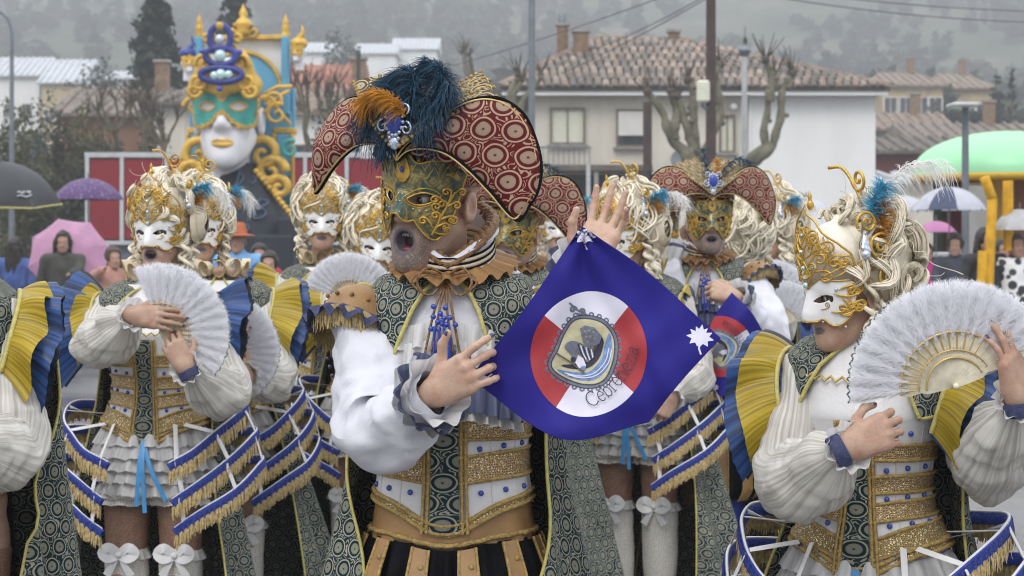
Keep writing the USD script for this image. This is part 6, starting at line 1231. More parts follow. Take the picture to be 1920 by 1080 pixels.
    for i, (sh, e, w) in enumerate(arms):
        sd = sides[i]
        sl = f.part('sleeve', sleeve(sh + A(0, 0, .01), e, w, [(0, .055 * s), (.2, .066 * s), (.45, .080 * s), (.62, .084 * s), (.82, .066 * s), (.93, .045 * s), (1, .042 * s)], 28, 60, 5, .002, .011, seed + i, sag=.02), 'white_cotton')
        tg = unit(w - e); k = unit(np.cross(tg, A(0, 0, 1))); k2 = np.cross(tg, k); th = np.linspace(0, 2 * np.pi, 48); rr = np.cos(th)[:, None] * k + np.sin(th)[:, None] * k2
        f.part('lace_cuff', frill(w - tg * .075 + rr * .046 * s, tg + rr * .55, .062 * s, .008, 9, 6, seed, per=9, jag=.02), 'white_ruffle', parent=sl); f.part('slate_cuff', frill(w - tg * .045 + rr * .046 * s, tg + rr * .75, .050 * s, .009, 9, 6, seed + 1, per=9), 'slate_ruffle', parent=sl); f.part('white_cuff', frill(w - tg * .025 + rr * .042 * s, tg + rr * .60, .052 * s, .008, 8, 6, seed + 2, per=9), 'white_ruffle', parent=sl)
        st_ = [sh + A(sd * .03, -.066, -.085 + .03 * math.sin(q * .8)) * s + A(sd * .006 * q - sd * .03, .004 * abs(q - 5), -.004 * q) for q in range(10)]; f.part('sleeve_studs', cat([ball(q, .0042, 1) for q in st_]), 'nail_dark', parent=sl)
        # shoulder pad
        ax = unit(unit(e - sh) + A(sd * .55, .10, -.25)); ou = A(sd * .6, -.25, .75); ou = unit(ou - ax * (ou @ ax)); ov = np.cross(ax, ou); c0 = sh + A(-sd * .020, -.01, .045) * s
        tq = np.linspace(0, 1, 10); th = np.radians(np.linspace(-128, 128, 44)); rr_ = np.interp(tq, [0, .25, .6, 1], [.018, .048, .066, .072]) * s
        Pp = c0 + ax * (tq * .078 * s)[:, None, None] + rr_[:, None, None] * (np.cos(th)[None, :, None] * ou + np.sin(th)[None, :, None] * ov); o = unit(Pp[-1] - (c0 + ax * .078 * s)) * .75 + ax * .55
        pd = f.part('shoulder_pad', grid(Pp, np.stack(np.broadcast_arrays(th[None] * .09, tq[:, None] * .1), -1)), 'tan_leather'); b = Pp[5]
        ed = Pp[-1]; f.part('navy_ruffle', frill(ed, o, .036 * s, .011, 13, 6, seed + 4, per=9, jag=.03, droop=A(0, 0, -.012)), 'navy_ruffle', parent=pd); f.part('gold_tassels', cat([hanging(ed + o * q, .042 * s, rng(seed + 5), 170, .0032) for q in (.002, .010, .018)]), 'gold_fringe', parent=pd)
        f.part('pad_piping', cat([tube(Pp[0], .005 * s, 6)]), 'yellow_trim', parent=pd); [f.part('pad_stud', ball(Pp[6, i] + ou * .004, .005, 1), 'brown_braid', parent=pd) for i in range(8, 40, 5)]
    head_man(f, seed, plan)
    return f
# ================================================================ the cast
import time as _tm; _t0 = _tm.time()
M1 = man('man at the front in the biggest red horned hat, mouth open, holding the big flag', 850, 4.30, -6, 1.02, (812, 366, 4.30), (-30, 4, 7, 1.06),
    R_=((718, 790, 4.12), (812, 737, 3.97), (.72, -.40, .50), (-.30, -.92, -.05), 'pinch'), L_=((1040, 660, 4.25), (1100, 500, 4.08), (.36, .40, .85), (.15, .88, -.45), 'open'), mouth=1.0, seed=1, plan=PL_BIG)
W1 = woman('dancer at left front in white wig and gold mask, singing behind her open fan', 290, 6.75, -6, 1.0, (302, 434, 6.72), (-14, 2, 0, .90),
    R_=((168, 640, 6.62), (248, 590, 6.30), (.90, -.05, -.05), (-.15, -.95, .3), 'flat'), L_=((425, 720, 6.55), (350, 690, 6.28), (-.45, .05, .85), (.1, -.98, .1), 'fan'), mouth=.7, seed=2, bands=(1,), wings=((.060, .150, .75), (.045, .150, .8)))
feather_fan('big white feather fan held before her chest by the dancer at left front', 302, 622, 6.33, -62, 112, .090, .212, 0, 4, 1)
W5 = woman('dancer at right front seen in profile with blond wig, both hands on her wide fan', 1632, 4.35, -24, .95, (1594, 548, 4.33), (-66, 8, 0, .90),
    R_=((1478, 878, 4.25), (1590, 838, 3.96), (.85, .0, .42), (-.15, -.98, .2), 'fan'), L_=((1842, 862, 4.25), (1908, 748, 3.98), (-.14, -.05, 1.0), (.75, -.65, .0), 'flat'), mouth=0, seed=3, bands=(0, 1), wings=((.085, .128, .45), (.080, .105, .3)), dz=.01, wig=1, capespread=.40)
feather_fan('widest white feather fan with gold ribs held by the dancer at right front', 1790, 722, 4.00, 28, 190, .108, .206, 0, 6, 2, trim=(.62, 1.0))

# ---------------------------------------------------------------- the flags
EMB_C = A(1104., 664.)
def leaf_shape(c, r, rot):
    pts = [(0, 1.0), (.16, .62), (.42, .78), (.36, .42), (.80, .52), (.62, .20), (1.0, .02), (.58, -.12), (.66, -.50), (.28, -.36), (.10, -.62), (0, -.30)]
    pts = pts + [(-x, y) for x, y in pts[-2:0:-1]]; p = Polygon(pts).buffer(.03)
    st = LineString([(0, -.3), (.06, -.8), (.25, -1.15)]).buffer(.07); return affinity.translate(affinity.rotate(affinity.scale(unary_union([p, st]), r, r, origin=(0, 0)), rot, origin=(0, 0)), *c)
def glyphs(text, h):
    """serifed lettering drawn stroke by stroke; x-height 0.5 of h"""
    w = .052; xh = .50
    arc = lambda cx, cy, rx, ry, a, b, n=16: [(cx + rx * math.cos(math.radians(q)), cy + ry * math.sin(math.radians(q))) for q in np.linspace(a, b, n)]
    G = {'C': (.62, [(arc(.32, .36, .28, .36, 42, 318), 1.0), ([(.53, .58), (.545, .72)], .7), ([(.53, .14), (.55, .06)], .6)]),
         'e': (.44, [(arc(.21, .25, .18, .25, 0, 320), 1.0), ([(.04, .27), (.38, .27)], .7)]), 'b': (.50, [([(.08, .0), (.08, .74)], 1.0), ([(.0, .72), (.08, .74)], .6), (arc(.24, .25, .19, .25, -170, 160), 1.0)]),
         'r': (.36, [([(.09, 0), (.09, .48)], 1.0), ([(.0, .47), (.09, .49)], .6), ([(.0, .0), (.18, .0)], .6), (arc(.24, .33, .15, .15, 165, 55), .95)]), 'n': (.52, [([(.09, 0), (.09, .48)], 1.0), ([(.0, .47), (.09, .49)], .6), ([(.0, .0), (.18, .0)], .6), (arc(.24, .30, .15, .19, 170, 0) + [(.39, 0)], 1.0), ([(.30, .0), (.48, .0)], .6)]),
         'z': (.42, [([(.04, .48), (.37, .48), (.03, .01), (.37, .01)], .9), ([(.04, .48), (.03, .38)], .6), ([(.37, .01), (.39, .11)], .6)]), 'i': (.24, [([(.11, 0), (.11, .48)], 1.0), ([(.02, .47), (.11, .49)], .6), ([(.02, .0), (.20, .0)], .6), ([(.11, .66), (.11, .665)], 1.3)]),
         'a': (.46, [(arc(.20, .36, .14, .13, 165, 0) + [(.34, .06), (.42, .0)], 1.0), (arc(.18, .14, .15, .14, 60, 330), .95)])}
    x, out = 0.0, []
    for ch in text:
        adv, st = G[ch]
        for pl, k in st: out.append(affinity.translate(LineString(pl).buffer(w * k * .5, cap_style='flat' if len(pl) > 2 else 'square'), x, 0))
        x += adv
    g_ = unary_union(out); return affinity.scale(g_, h, h, origin=(0, 0)), x * h
def emblem():
    """the printed badge in picture-like units, y up, centred on the origin: name -> (shape, material)"""
    t = np.linspace(0, 2 * np.pi, 90, endpoint=False); e = np.stack([106 * np.cos(t) * (1 + .03 * np.cos(2 * t)), 119 * np.sin(t)], 1); k = math.radians(-14); e = e @ np.array([[math.cos(k), math.sin(k)], [-math.sin(k), math.cos(k)]]); E = Polygon(e)
    big = 400; q = [A(-67, 59), A(79, 96), A(74, -63), A(-62, -101)]; c = A(4, 0)
    sector = lambda a, b: Polygon([c, c + (a - c) * 4, (a + b - 2 * c) * 5, c + (b - c) * 4]).intersection(E)
    S_ = {'white_quarter': [(sector(q[0], q[1]), 'print_white'), (sector(q[2], q[3]), 'print_white')], 'red_quarter': [(sector(q[1], q[2]), 'print_red'), (sector(q[3], q[0]), 'print_red')]}
    sh = Polygon(spline(A((-22, 66), (22, 60), (46, 30), (46, -12), (28, -50), (-6, -58), (-46, -44), (-70, -22), (-58, 8), (-44, 42)), 60, True)); fr = sh.buffer(6).difference(sh.buffer(-1.5))
    rnd = [Point(p).buffer(5.2).difference(Point(p).buffer(2.2)) for p in resample(np.vstack([np.array(sh.buffer(8).exterior.coords)]), 30)]
    fin = [LineString(p).buffer(1.8) for p in (spiral((-30, 84), 7, 1.2, 0, 1), spiral((-12, 80), 6, 1.2, 180, -1), [(-36, 96), (-24, 84), (-8, 76), (10, 64)], [(-22, 76), (0, 70), (20, 60)])]
    S_['crest_frame'] = [(unary_union([fr] + rnd + fin).intersection(E), 'print_grey')]; S_['crest_line'] = [(sh.buffer(7).difference(sh.buffer(5.6)).union(sh.buffer(.8).difference(sh.buffer(-.6))), 'print_dark')]
    S_['crest_field'] = [(sh.buffer(-1.5), 'print_cream')]
    wat = Polygon(spline(A((38, 40), (43, 10), (36, -26), (8, -50), (-32, -45), (-60, -28), (-34, -33), (0, -34), (24, -10), (30, 18)), 44, True)).intersection(sh.buffer(-2)); S_['water'] = [(wat, 'print_water')]
    hull = Polygon(spline(A((-52, -20), (-30, -28), (0, -26), (20, -8), (28, 22), (20, 36), (14, 18), (0, -6), (-24, -18)), 40, True)).intersection(sh.buffer(-2)); S_['boat_hull'] = [(hull, 'print_dark')]
    S_['boat_seat'] = [(Polygon(spline(A((-22, -18), (-2, -10), (14, 12), (19, 26), (8, 12), (-6, -4)), 24, True)), 'print_brown')]
    S_['wave'] = [(LineString(spline(A(*[(x + 6, y - 8) for x, y in ((-50, -27), (-22, -34), (6, -28), (26, -6), (32, 18))]) + A(o, -o * .7), 24)).buffer(.9).intersection(sh.buffer(-2)), 'print_white') for o in (0, 5)]
    tow = Polygon([(-16, 48), (-8, 54), (10, 50), (24, 34), (20, 20), (4, 14), (-10, 22)]); S_['castle'] = [(tow.difference(unary_union([shapely.box(x, y, x + 3.4, y + 5) for x, y in ((-9, 42), (-1, 43), (7, 40), (-7, 32), (1, 33), (9, 30), (-4, 23))])), 'print_grey')]
    hd = Polygon(spline(A((-46, 14), (-40, 22), (-26, 25), (-8, 18), (8, 10), (10, -4), (-2, -16), (-10, -6), (-20, 2), (-24, -6), (-28, -16), (-34, -14), (-33, -2), (-40, 6)), 44, True)); S_['zebra_head'] = [(hd, 'print_grey')]
    S_['zebra_stripe'] = [(LineString(spline(A((-20 + 5 * q, 19 - 2.0 * q), (-15 + 4.6 * q, 4 - 1.5 * q), (-8 + 3.6 * q, -9 - .4 * q)), 12)).buffer(1.15).intersection(hd.buffer(.5)), 'print_white' if q % 2 else 'print_dark') for q in range(7)]
    S_['zebra_muzzle'] = [(Point(-30, -10).buffer(5), 'print_dark')]; S_['shirt_front'] = [(Polygon([(-20, -2), (-10, -8), (-4, -22), (-18, -28), (-26, -16)]), 'print_white'), (Polygon([(-14, -20), (-4, -22), (-6, -30), (-18, -32)]), 'print_water')]
    S_['oar'] = [(LineString([(-60, 2), (-34, -16), (-8, -36)]).buffer(1.5), 'print_brown')]
    L, w = glyphs('Cebrenezia', 30); cs = []
    base = spline(A((1, -106), (36, -84), (62, -54), (84, -16), (92, 8)) + A(4, 4), 60); d = np.r_[0, np.cumsum(np.linalg.norm(np.diff(base, axis=0), axis=1))]; f_ = d[-1] / w
    def bend(xy):
        x = xy[:, 0] * f_; p = np.stack([np.interp(x, d, base[:, k]) for k in (0, 1)], 1); e = np.stack([np.interp(x + 1.5, d, base[:, k]) - np.interp(x - 1.5, d, base[:, k]) for k in (0, 1)], 1); e = unit(e); return p + np.stack([-e[:, 1], e[:, 0]], 1) * xy[:, 1:2] * 1.25
    S_['lettering'] = [(shapely.transform(L, bend).buffer(0), 'print_dark')]
    return S_
def flag(label, corners, bow, emb_c, emb_s, D, relief, group=None, full=True, leaves=(), turn=0):
    """cloth between picture points: corners left, top, right, bottom; bow: mid points of its four edges"""
    c = [A(*q) for q in corners]; b = [A(*q) for q in bow]; e = [spline(np.stack([c[k], b[k], c[(k + 1) % 4]]), 26) for k in range(4)]
    out = Polygon(np.vstack([x[:-1] for x in e])).buffer(0); o = at(*emb_c, D); o = A(o[0], D, 0)
    def fm(u, v):                                     # u, v: picture columns and (negative) rows
        u = np.asarray(u, float); v = np.asarray(v, float); d = D + relief(u, -v)
        return np.stack([(u - CX) / F * d - o[0], d - o[1], CH - (-v - HY) / F * d], -1)
    up = affinity.scale(out, 1, -1, origin=(0, 0)); t = thing('flag', label, 'flag', o, group=group)
    part(t, 'cloth', drape(up, 6.0 * emb_s, fm, .0012, 0), 'flag_blue')
    rimp = np.array(up.buffer(-4 * emb_s).exterior.coords); part(t, 'hem', online(rimp, fm, .0012, .0012, 5, True), 'flag_blue')
    place = lambda g: affinity.translate(affinity.scale(affinity.rotate(g, turn, origin=(0, 0)), emb_s, emb_s, origin=(0, 0)), emb_c[0], -emb_c[1]).intersection(up.buffer(-1))
    lay = .0014
    for n_, shp in emblem().items():
        if not full and n_ in ('zebra_stripe', 'zebra_muzzle', 'oar', 'wave', 'boat_seat', 'crest_line'): continue
        for g, m_ in shp:
            g = place(g)
            if not g.is_empty and g.area > .5: part(t, n_, drape(g, (5.0 if g.area > 900 else 2.5) * max(emb_s, .4), fm, .0003, lay, back=False)[:2], m_)
        lay += .0004
    for (p, r, a) in leaves: part(t, 'leaf_emblem', drape(leaf_shape((p[0], -p[1]), r, a).intersection(up.buffer(-1)), 2.5, fm, .0003, .0015, back=False)[:2], 'print_white')
    return t
def relief1(x, y):
    r = .030 * ((x - 1104) / 230) ** 2 - .030 + .018 * np.sin((x + y) * .012) * np.clip((y - 430) / 300, 0, 1)
    a = np.arctan2(y - 430, x - 1095); r = r + .010 * np.sin(a * 9) * np.exp(-np.hypot(x - 1095, y - 430) / 120) + .006 * np.sin((y - 700) * .05 + x * .01) * np.exp(-np.hypot(x - 885, y - 708) / 90) + .010 * np.exp(-((x - y * .55 - 820) / 26) ** 2)
    r = r + .0018 * np.sin(x * .05 + y * .03 + 2 * np.sin(y * .02)) + .0016 * np.sin((x - y) * .045 + 1.5 * np.sin(x * .03))
    return r + .012 * np.exp(-((y - 800 + .1 * (x - 1100)) / 30) ** 2) * np.sin(x * .022)
flag('blue square flag with oval red and white badge stretched between the front man\'s hands', [(880, 708), (1090, 424), (1351, 634), (1216, 792)], [(984, 578), (1212, 508), (1276, 716), (1050, 822)], (1104, 664), 1.0, 3.98, relief1, leaves=[((901, 710), 19, 100), ((1097, 444), 20, 0), ((1312, 634), 25, -10)])
def relief2(x, y): return .05 * np.sin((x - 1300) * .045 + (y - 560) * .01) * np.clip((y - 540) / 120, 0, 1) + .02 * np.sin((x + y) * .05)
M3 = man('man in horned hat behind the front flag, lips parted, holding up a second blue flag', 1318, 8.40, -2, 1.02, (1328, 412, 8.35), (2, 0, 0, 1.02), R_=((1258, 600, 8.2), (1252, 470, 8.35), (-.5, .3, .8), (.3, -.9, .2), 'fist'), L_=((1440, 620, 8.1), (1378, 556, 7.95), (-.85, .05, .35), (.05, -.9, .45), 'fist'), mouth=.4, seed=4, plan=PL_UP)
flag('small folded blue flag with red oval hanging from the hand of the second flag man', [(1318, 650), (1372, 548), (1446, 655), (1352, 745)], [(1338, 596), (1412, 590), (1402, 712), (1322, 712)], (1352, 650), .52, 7.88, relief2, full=False, turn=75, leaves=[((1340, 728), 9, 20)])
M2 = man('man in horned hat looking over the front man\'s shoulder beside the flag top', 962, 7.50, -14, 1.0, (966, 432, 7.45), (-18, 4, 6, 1.05), R_=((880, 640, 7.3), (900, 690, 7.1), (.3, -.4, .8), (-.2, -.9, 0), 'fist'), L_=((1050, 640, 7.3), (1030, 690, 7.1), (-.3, -.4, .8), (.2, -.9, 0), 'fist'), mouth=.25, seed=5)
M4 = man('man in horned hat mostly hidden behind the second flag man, at left of his hat', 1228, 9.90, 4, 1.0, (1232, 440, 9.85), (6, 0, -3, 1.08), R_=((1180, 600, 9.7), (1200, 640, 9.5), (.3, -.4, .8), (-.2, -.9, 0), 'fist'), L_=((1280, 600, 9.7), (1260, 640, 9.5), (-.3, -.4, .8), (.2, -.9, 0), 'fist'), seed=6)
W6 = woman('dancer cut off by the left edge, yellow and blue shoulder wing, wide brocade cape', -132, 4.65, 8, 1.04, (-205, 410, 4.65), (0, 0, 0, 1), R_=((-290, 800, 4.5), (-220, 760, 4.3), (.8, -.2, .4), (-.2, -.95, .2), 'fan'), L_=((18, 815, 4.55), (-75, 830, 4.30), (-.85, -.1, .3), (.1, -.95, .2), 'fan'), seed=7, capespread=.37, cshx=.255, wig=2, wings=((.07, .10, .4), (.07, .105, .4)), plumes=False, pann=False, cfwd=(.66, .70, .98, 1.15))
W2 = woman('dancer half hidden behind the left front dancer, white feather fan held low', 412, 7.45, 6, 1.0, (372, 432, 7.5), (14, 0, 0, .92), R_=((350, 700, 7.3), (400, 665, 7.05), (.6, -.2, .6), (-.3, -.95, .1), 'flat'), L_=((515, 690, 7.3), (462, 705, 7.02), (-.6, -.1, .7), (.1, -.95, .1), 'fan'), mouth=0, seed=8, wig=2, capespread=.50, cfwd=(.70, .70, .92, 1.04))
feather_fan('white feather fan of the half hidden dancer, partly behind the bigger left fan', 418, 655, 7.06, -55, 98, .085, .195, 0, 4, 3)
W3 = woman('dancer facing forward just right of the carnival float mask, blue lips', 604, 9.05, 3, 1.02, (604, 416, 9.0), (4, 0, 0, .95), R_=((540, 570, 8.9), (606, 548, 8.7), (.85, -.1, .3), (-.1, -.95, .3), 'flat'), L_=((668, 600, 8.9), (640, 590, 8.6), (-.5, -.1, .7), (.1, -.95, .1), 'fan'), mouth=0, seed=9, wig=2, capespread=.50, cfwd=(.70, .70, .92, 1.04))
W4 = woman('dancer in white wig right beside the front man\'s hat, head tilted', 692, 8.40, 0, .98, (706, 462, 8.35), (8, 4, 5, .95), R_=((630, 600, 8.2), (690, 600, 8.0), (.85, -.1, .3), (-.1, -.95, .3), 'flat'), L_=((770, 620, 8.2), (730, 610, 8.0), (-.6, -.1, .6), (.1, -.95, .1), 'fan'), mouth=0, seed=10, wig=2, capespread=.50, cfwd=(.70, .70, .92, 1.04))
feather_fan('white feather fan low before the dancer beside the front man\'s hat', 655, 560, 7.95, 10, 165, .075, .18, 0, 4, 4)
W7 = woman('dancer behind the top of the big flag, gold mask turned to the left', 1196, 8.00, -20, 1.0, (1172, 452, 7.95), (-38, 4, -4, 1.05), R_=((1110, 640, 7.8), (1180, 660, 7.6), (.85, -.1, .3), (-.1, -.95, .3), 'flat'), L_=((1300, 690, 7.8), (1262, 742, 7.7), (-.5, -.2, -.6), (.1, -.95, .1), 'fist'), mouth=0, seed=11, wig=2, capespread=.50, cfwd=(.70, .70, .92, 1.04), wings=((.1, .13, .5), (.02, .03, .5)))
W8 = woman('dancer in white lace stockings at the back right, face turned to the left', 1425, 11.0, -16, 1.0, (1443, 440, 10.95), (-58, 4, 0, 1.15), R_=((1390, 560, 10.8), (1430, 540, 10.6), (.85, -.1, .3), (-.1, -.95, .3), 'flat'), L_=((1490, 570, 10.8), (1460, 560, 10.6), (-.6, -.1, .6), (.1, -.95, .1), 'fan'), mouth=.6, seed=12, wig=2, mask=False)
feather_fan('white feather fan before the dancer with the lace stockings', 1448, 560, 10.5, 15, 170, .08, .20, 0, 4, 5)
W9 = woman('dancer with blond wig seen from behind, right of the second flag man', 1402, 9.40, 150, 1.0, (1392, 452, 9.35), (165, 0, 0, 1.1), R_=((1460, 600, 9.6), (1430, 640, 9.8), (-.5, .3, .6), (.1, .95, .1), 'fan'), L_=((1340, 600, 9.6), (1380, 640, 9.8), (.5, .3, .6), (-.1, .95, .1), 'fan'), seed=13, wig=2, wings=False)
W10 = woman('small dancer far back between the flag top and the second hat man', 1046, 12.0, 2, 1.0, (1046, 428, 11.95), (2, 0, 0, 1.05), seed=14, wig=2, legs=False)
feather_fan('white feather fan low at the back beside the yellow shoulder wing', 1462, 610, 9.0, 20, 175, .08, .20, 0, 4, 6)

# ================================================================ the crowd and the floats behind
def bystander(label, px, D, yaw, h, coat, legs_, hair='dark_hair', long=False, dress=None, hat=None, arms=((-.24, -.05, .95), (.24, -.05, .95)), seed=0, group='onlookers in the rain'):
    c = at(px, HY, D); k = h / 1.70; t = thing('person', label, 'person', (c[0], D, 0), math.radians(yaw), group); sh = [A(s * .19, .01, 1.38) * k for s in (-1, 1)]
    hs = [A(*q) * k for q in arms]; el_ = [(a + b) * .5 + A(s * .05, .04, -.03) * k for a, b, s in zip(sh, hs, (-1, 1))]
    def sk(p):
        d = head_sdf((p - A(0, -.02, 1.585) * k) / k, 0, True, False) * k
        for q, e, h0 in zip(hs, el_, sh): d = smin(d, rc(p, q, q + unit(q - e) * .09 * k, .030 * k, .020 * k), .01); d = np.minimum(d, np.minimum(rc(p, e, q, .026 * k, .026 * k), np.minimum(rc(p, h0, e, .03 * k, .026 * k), rc(p, A(0, .02, 1.40) * k, h0, .03 * k, .03 * k))))
        return d
    b = part(t, 'body', nets(sk, A(-.42, -.42, min(q[2] for q in hs) / k - .14) * k, A(.42, .3, 1.76) * k, .017), 'skin_tan')
    def ct(p):
        d = el(p, A(0, .0, 1.18) * k, A(.19, .14, .30) * k); d = smin(d, rc(p, sh[0], sh[1], .075 * k, .075 * k), .06); d = smin(d, rc(p, A(0, .02, 1.36) * k, A(0, .02, 1.47) * k, .085 * k, .065 * k), .03)
        if not dress: d = smin(d, rc(p, A(0, 0, 1.05) * k, A(0, 0, .82) * k, .165 * k, .185 * k), .05)
        for a, e, w in zip(sh, el_, hs): d = smin(smin(d, rc(p, a, e, .072 * k, .058 * k), .03), rc(p, e, w, .058 * k, .048 * k), .03)
        return d + .012 * (meshkit.noise(p * 11, seed) - .5)
    part(t, 'coat' if not dress else 'bodice', nets(ct, A(-.46, -.46, .55) * k, A(.46, .34, 1.60) * k, .020), coat)
    if dress:
        a = np.linspace(-np.pi, np.pi, 90)[None]; q = np.linspace(0, 1, 14)[:, None]; r = np.interp(q, [0, .2, 1], [.15, .22, .40]) * k + .022 * np.sin(a * 11 + 2 * np.sin(3 * a)) * q; P = np.stack([r * np.sin(a), -r * np.cos(a) * .85, (1.04 - .98 * q) * k + 0 * a], -1); part(t, 'skirt', flip(grid(P)), dress); part(t, 'skirt_hem', flip(grid(P[-3:] * A(1.015, 1.015, 1))), 'cloth_lilac')
    for s in (-1, 1):
        l = A(s * .085, 0, .88) * k; kn = A(s * .095, -.01, .48) * k; an = A(s * .10, .02, .09) * k
        if not dress: part(t, 'trouser_leg', sleeve(l, kn, an, [(0, .10 * k), (.5, .075 * k), (1, .062 * k)], 12, 18, 0, 0, .008, seed), legs_)
        part(t, 'shoe', cat([ball(an + A(0, -.07, -.045) * k, A(.048, .12, .045) * k, 2), ball(an + A(0, .01, -.02) * k, A(.045, .05, .07) * k, 2)]), 'shoe')
    if hat: part(t, 'hat', move(lathe([(.0, .22), (.06, .215), (.085, .17), (.095, .10), (.17, .085), (.18, .075), (.09, .07)], 20), A(0, -.02, 1.56) * k), hat)
    else:
        hb_ = ball(A(0, .012, 1.625) * k, A(.098, .115, .115) * k, 3); v = hb_[0]; v = v + unit(v - A(0, .012, 1.625) * k) * ((meshkit.fbm(v * 22, 3, seed) - .5) * .03)[:, None]; v[:, 1] = np.where((v[:, 1] < -.06 * k) & (v[:, 2] < 1.66 * k), -.06 * k, v[:, 1])
        ms = [(v, hb_[1])]
        if long:
            g = rng(seed)
            for q in range(46):
                a = g.uniform(-1.9, 1.9); p0 = A(.085 * math.sin(a), .02 + .085 * math.cos(a), 1.62) * k; m = np.linspace(0, 1, 9); L = g.uniform(.28, .48) * k; ms.append(tube(p0 + np.stack([.03 * m * math.sin(a) + .01 * np.sin(m * 6 + a * 5), .03 * m * math.cos(a), -L * m], 1), .022 * k * np.interp(m, [0, .7, 1], [1, .8, .2]), 5))
        part(t, 'hair', cat(ms), hair)
    return t
def umbrella(label, px, py, D, r, mats, rise=.36, tilt=(0, 0), n=8, group='open umbrellas in the rain', shaft=.8, trim=None, drop=.10):
    """px, py is the canopy's top"""
    t = thing('umbrella', label, 'umbrella', mat=T(at(px, py, D)) @ R('y', tilt[1]) @ R('x', tilt[0]) @ T(0, 0, -r * rise), group=group)
    for k in range(n):
        a = np.linspace(k, k + 1, 9) * 2 * np.pi / n; q = np.linspace(0, 1, 12)[:, None]; mid = np.cos((np.linspace(-1, 1, 9)) * np.pi / n) / np.cos(np.pi / n); sc_ = (1 - .10 * q ** 2 * (1 - np.abs(np.linspace(-1, 1, 9))[None] ** 2))
        rr = r * np.sin(q * 1.25) / math.sin(1.25) * sc_; z = r * rise * (np.cos(q * 1.9) - math.cos(1.9)) / (1 - math.cos(1.9)) - drop * r * 0 * q
        P = np.stack([rr * np.cos(a), rr * np.sin(a), z + 0 * rr], -1); part(t, 'panel', grid(P), mats[k % len(mats)])
        part(t, 'rib', tube(P[:, 0] - A(0, 0, .006), .004, 4), 'pole_metal')
        if trim: part(t, 'edge_trim', tube(P[-1], .012, 5), trim)
    part(t, 'shaft', cyl((0, 0, r * rise + .07), (0, 0, -shaft), .008, n=7), 'pole_metal'); part(t, 'handle', tube(spline(A((0, 0, -shaft), (0, 0, -shaft - .08), (.03, 0, -shaft - .12), (.06, 0, -shaft - .08)), 12), .014, 7), 'pole_wood')
    part(t, 'rib_ends', cat([ball((r * math.cos(q * 2 * np.pi / n), r * math.sin(q * 2 * np.pi / n), 0), .012, 1) for q in range(n)]), 'pole_metal', kind='stuff'); return t
UPH = ((-.24, -.05, .95), (.10, -.26, 1.22))
bystander('girl with long dark hair in a blue dress at the left edge, back turned', 28, 26.5, 170, 1.62, 'cloth_blue', None, 'dark_hair', True, 'cloth_blue', seed=21)
bystander('girl with long brown hair in a blue dress beside the pink umbrella', 78, 25.5, 150, 1.60, 'cloth_blue', None, 'brown_hair', True, 'cloth_blue', seed=22)
bystander('dark haired woman in olive jacket and jeans under the purple umbrella', 118, 24.5, 10, 1.70, 'cloth_olive', 'cloth_denim', 'dark_hair', True, seed=23, arms=UPH)
bystander('person in dark clothes in front of the red panels', 150, 29, 0, 1.72, 'cloth_jacket', 'cloth_dark', seed=24)
bystander('stooping person in dusty pink coat behind the left front dancer', 212, 22, 30, 1.52, 'cloth_pink', 'cloth_dark', 'brown_hair', seed=25, arms=((-.20, -.2, 1.45), (.22, -.2, 1.40)))
bystander('clown in orange hat, red scarf and blue jacket before the float robe', 447, 21, -10, 1.72, 'cloth_sky', 'cloth_red', hat='cloth_rust', seed=26)
bystander('person in red and blue costume right of the orange hatted clown', 486, 21.5, 10, 1.55, 'cloth_red', 'cloth_blue', seed=27)
bystander('person in deep blue costume left of the dancer with blue lips', 505, 19, 0, 1.48, 'cloth_blue', 'cloth_blue', 'dark_hair', seed=28)
bystander('dark haired woman in dark padded jacket near the booth', 1792, 24, -20, 1.66, 'cloth_jacket', 'cloth_dark', 'dark_hair', seed=29, arms=((-.16, -.25, 1.10), (.16, -.25, 1.05)))
bystander('person in magenta at the booth counter under the rose umbrella', 1738, 27, 0, 1.55, 'cloth_magenta', 'cloth_dark', seed=30)
yl = bystander('person in black costume with tall yellow foam strips', 1848, 22, 20, 1.72, 'cloth_dark', 'foam_yellow', 'dark_hair', True, seed=31)
for a_, b_ in (((-.10, -.2, 1.0), (-.02, -.16, 2.05)), ((-.02, -.16, 2.05), (-.12, -.16, 2.28)), ((.22, -.1, 1.5), (.20, -.12, 2.25)), ((-.19, -.2, .75), (-.16, -.2, 1.5))): part(yl, 'foam_strip', tube(resample(A(a_, b_), 6), .055, 8), 'foam_yellow')
part(yl, 'foam_skirt', lathe([(.20, .95), (.24, .85), (.25, .72)], 16), 'foam_yellow')
bystander('person in cow print top and blue jeans at the right edge', 1905, 22, 10, 1.66, 'cow_print', 'cloth_blue', 'brown_hair', seed=32)
bystander('person in magenta and red between the foam costume and the cow print', 1880, 25, 0, 1.60, 'cloth_magenta', 'cloth_red', seed=33)
bystander('person in blue and orange left of the right front dancer', 1502, 20, -20, 1.60, 'cloth_blue', 'cloth_rust', hat='cloth_rust', seed=34)
bystander('person in blue behind the curls of the right front dancer', 1698, 23, 0, 1.45, 'cloth_blue', 'cloth_denim', seed=35)
bystander('person in dark coat far back before the annex', 1702, 33, 0, 1.70, 'cloth_dark', 'cloth_denim', seed=36)
bystander('person in brown jacket at left of the red panels', 128, 34, 0, 1.70, 'cloth_brown', 'cloth_dark', seed=37)
bystander('person in red jacket at the far right edge', 1928, 27, 0, 1.7, 'cloth_red', 'cloth_dark', seed=38)
bystander('child in pink beside the stooping person', 178, 27, 0, 1.35, 'cloth_brown', 'cloth_denim', seed=39)
umbrella('big black umbrella with yellow edge at the left edge', 2, 303, 23, .70, ['umb_black'], .62, (8, 4), trim='yellow_trim')
ub = stage.GetPrimAtPath('/World/umbrella')
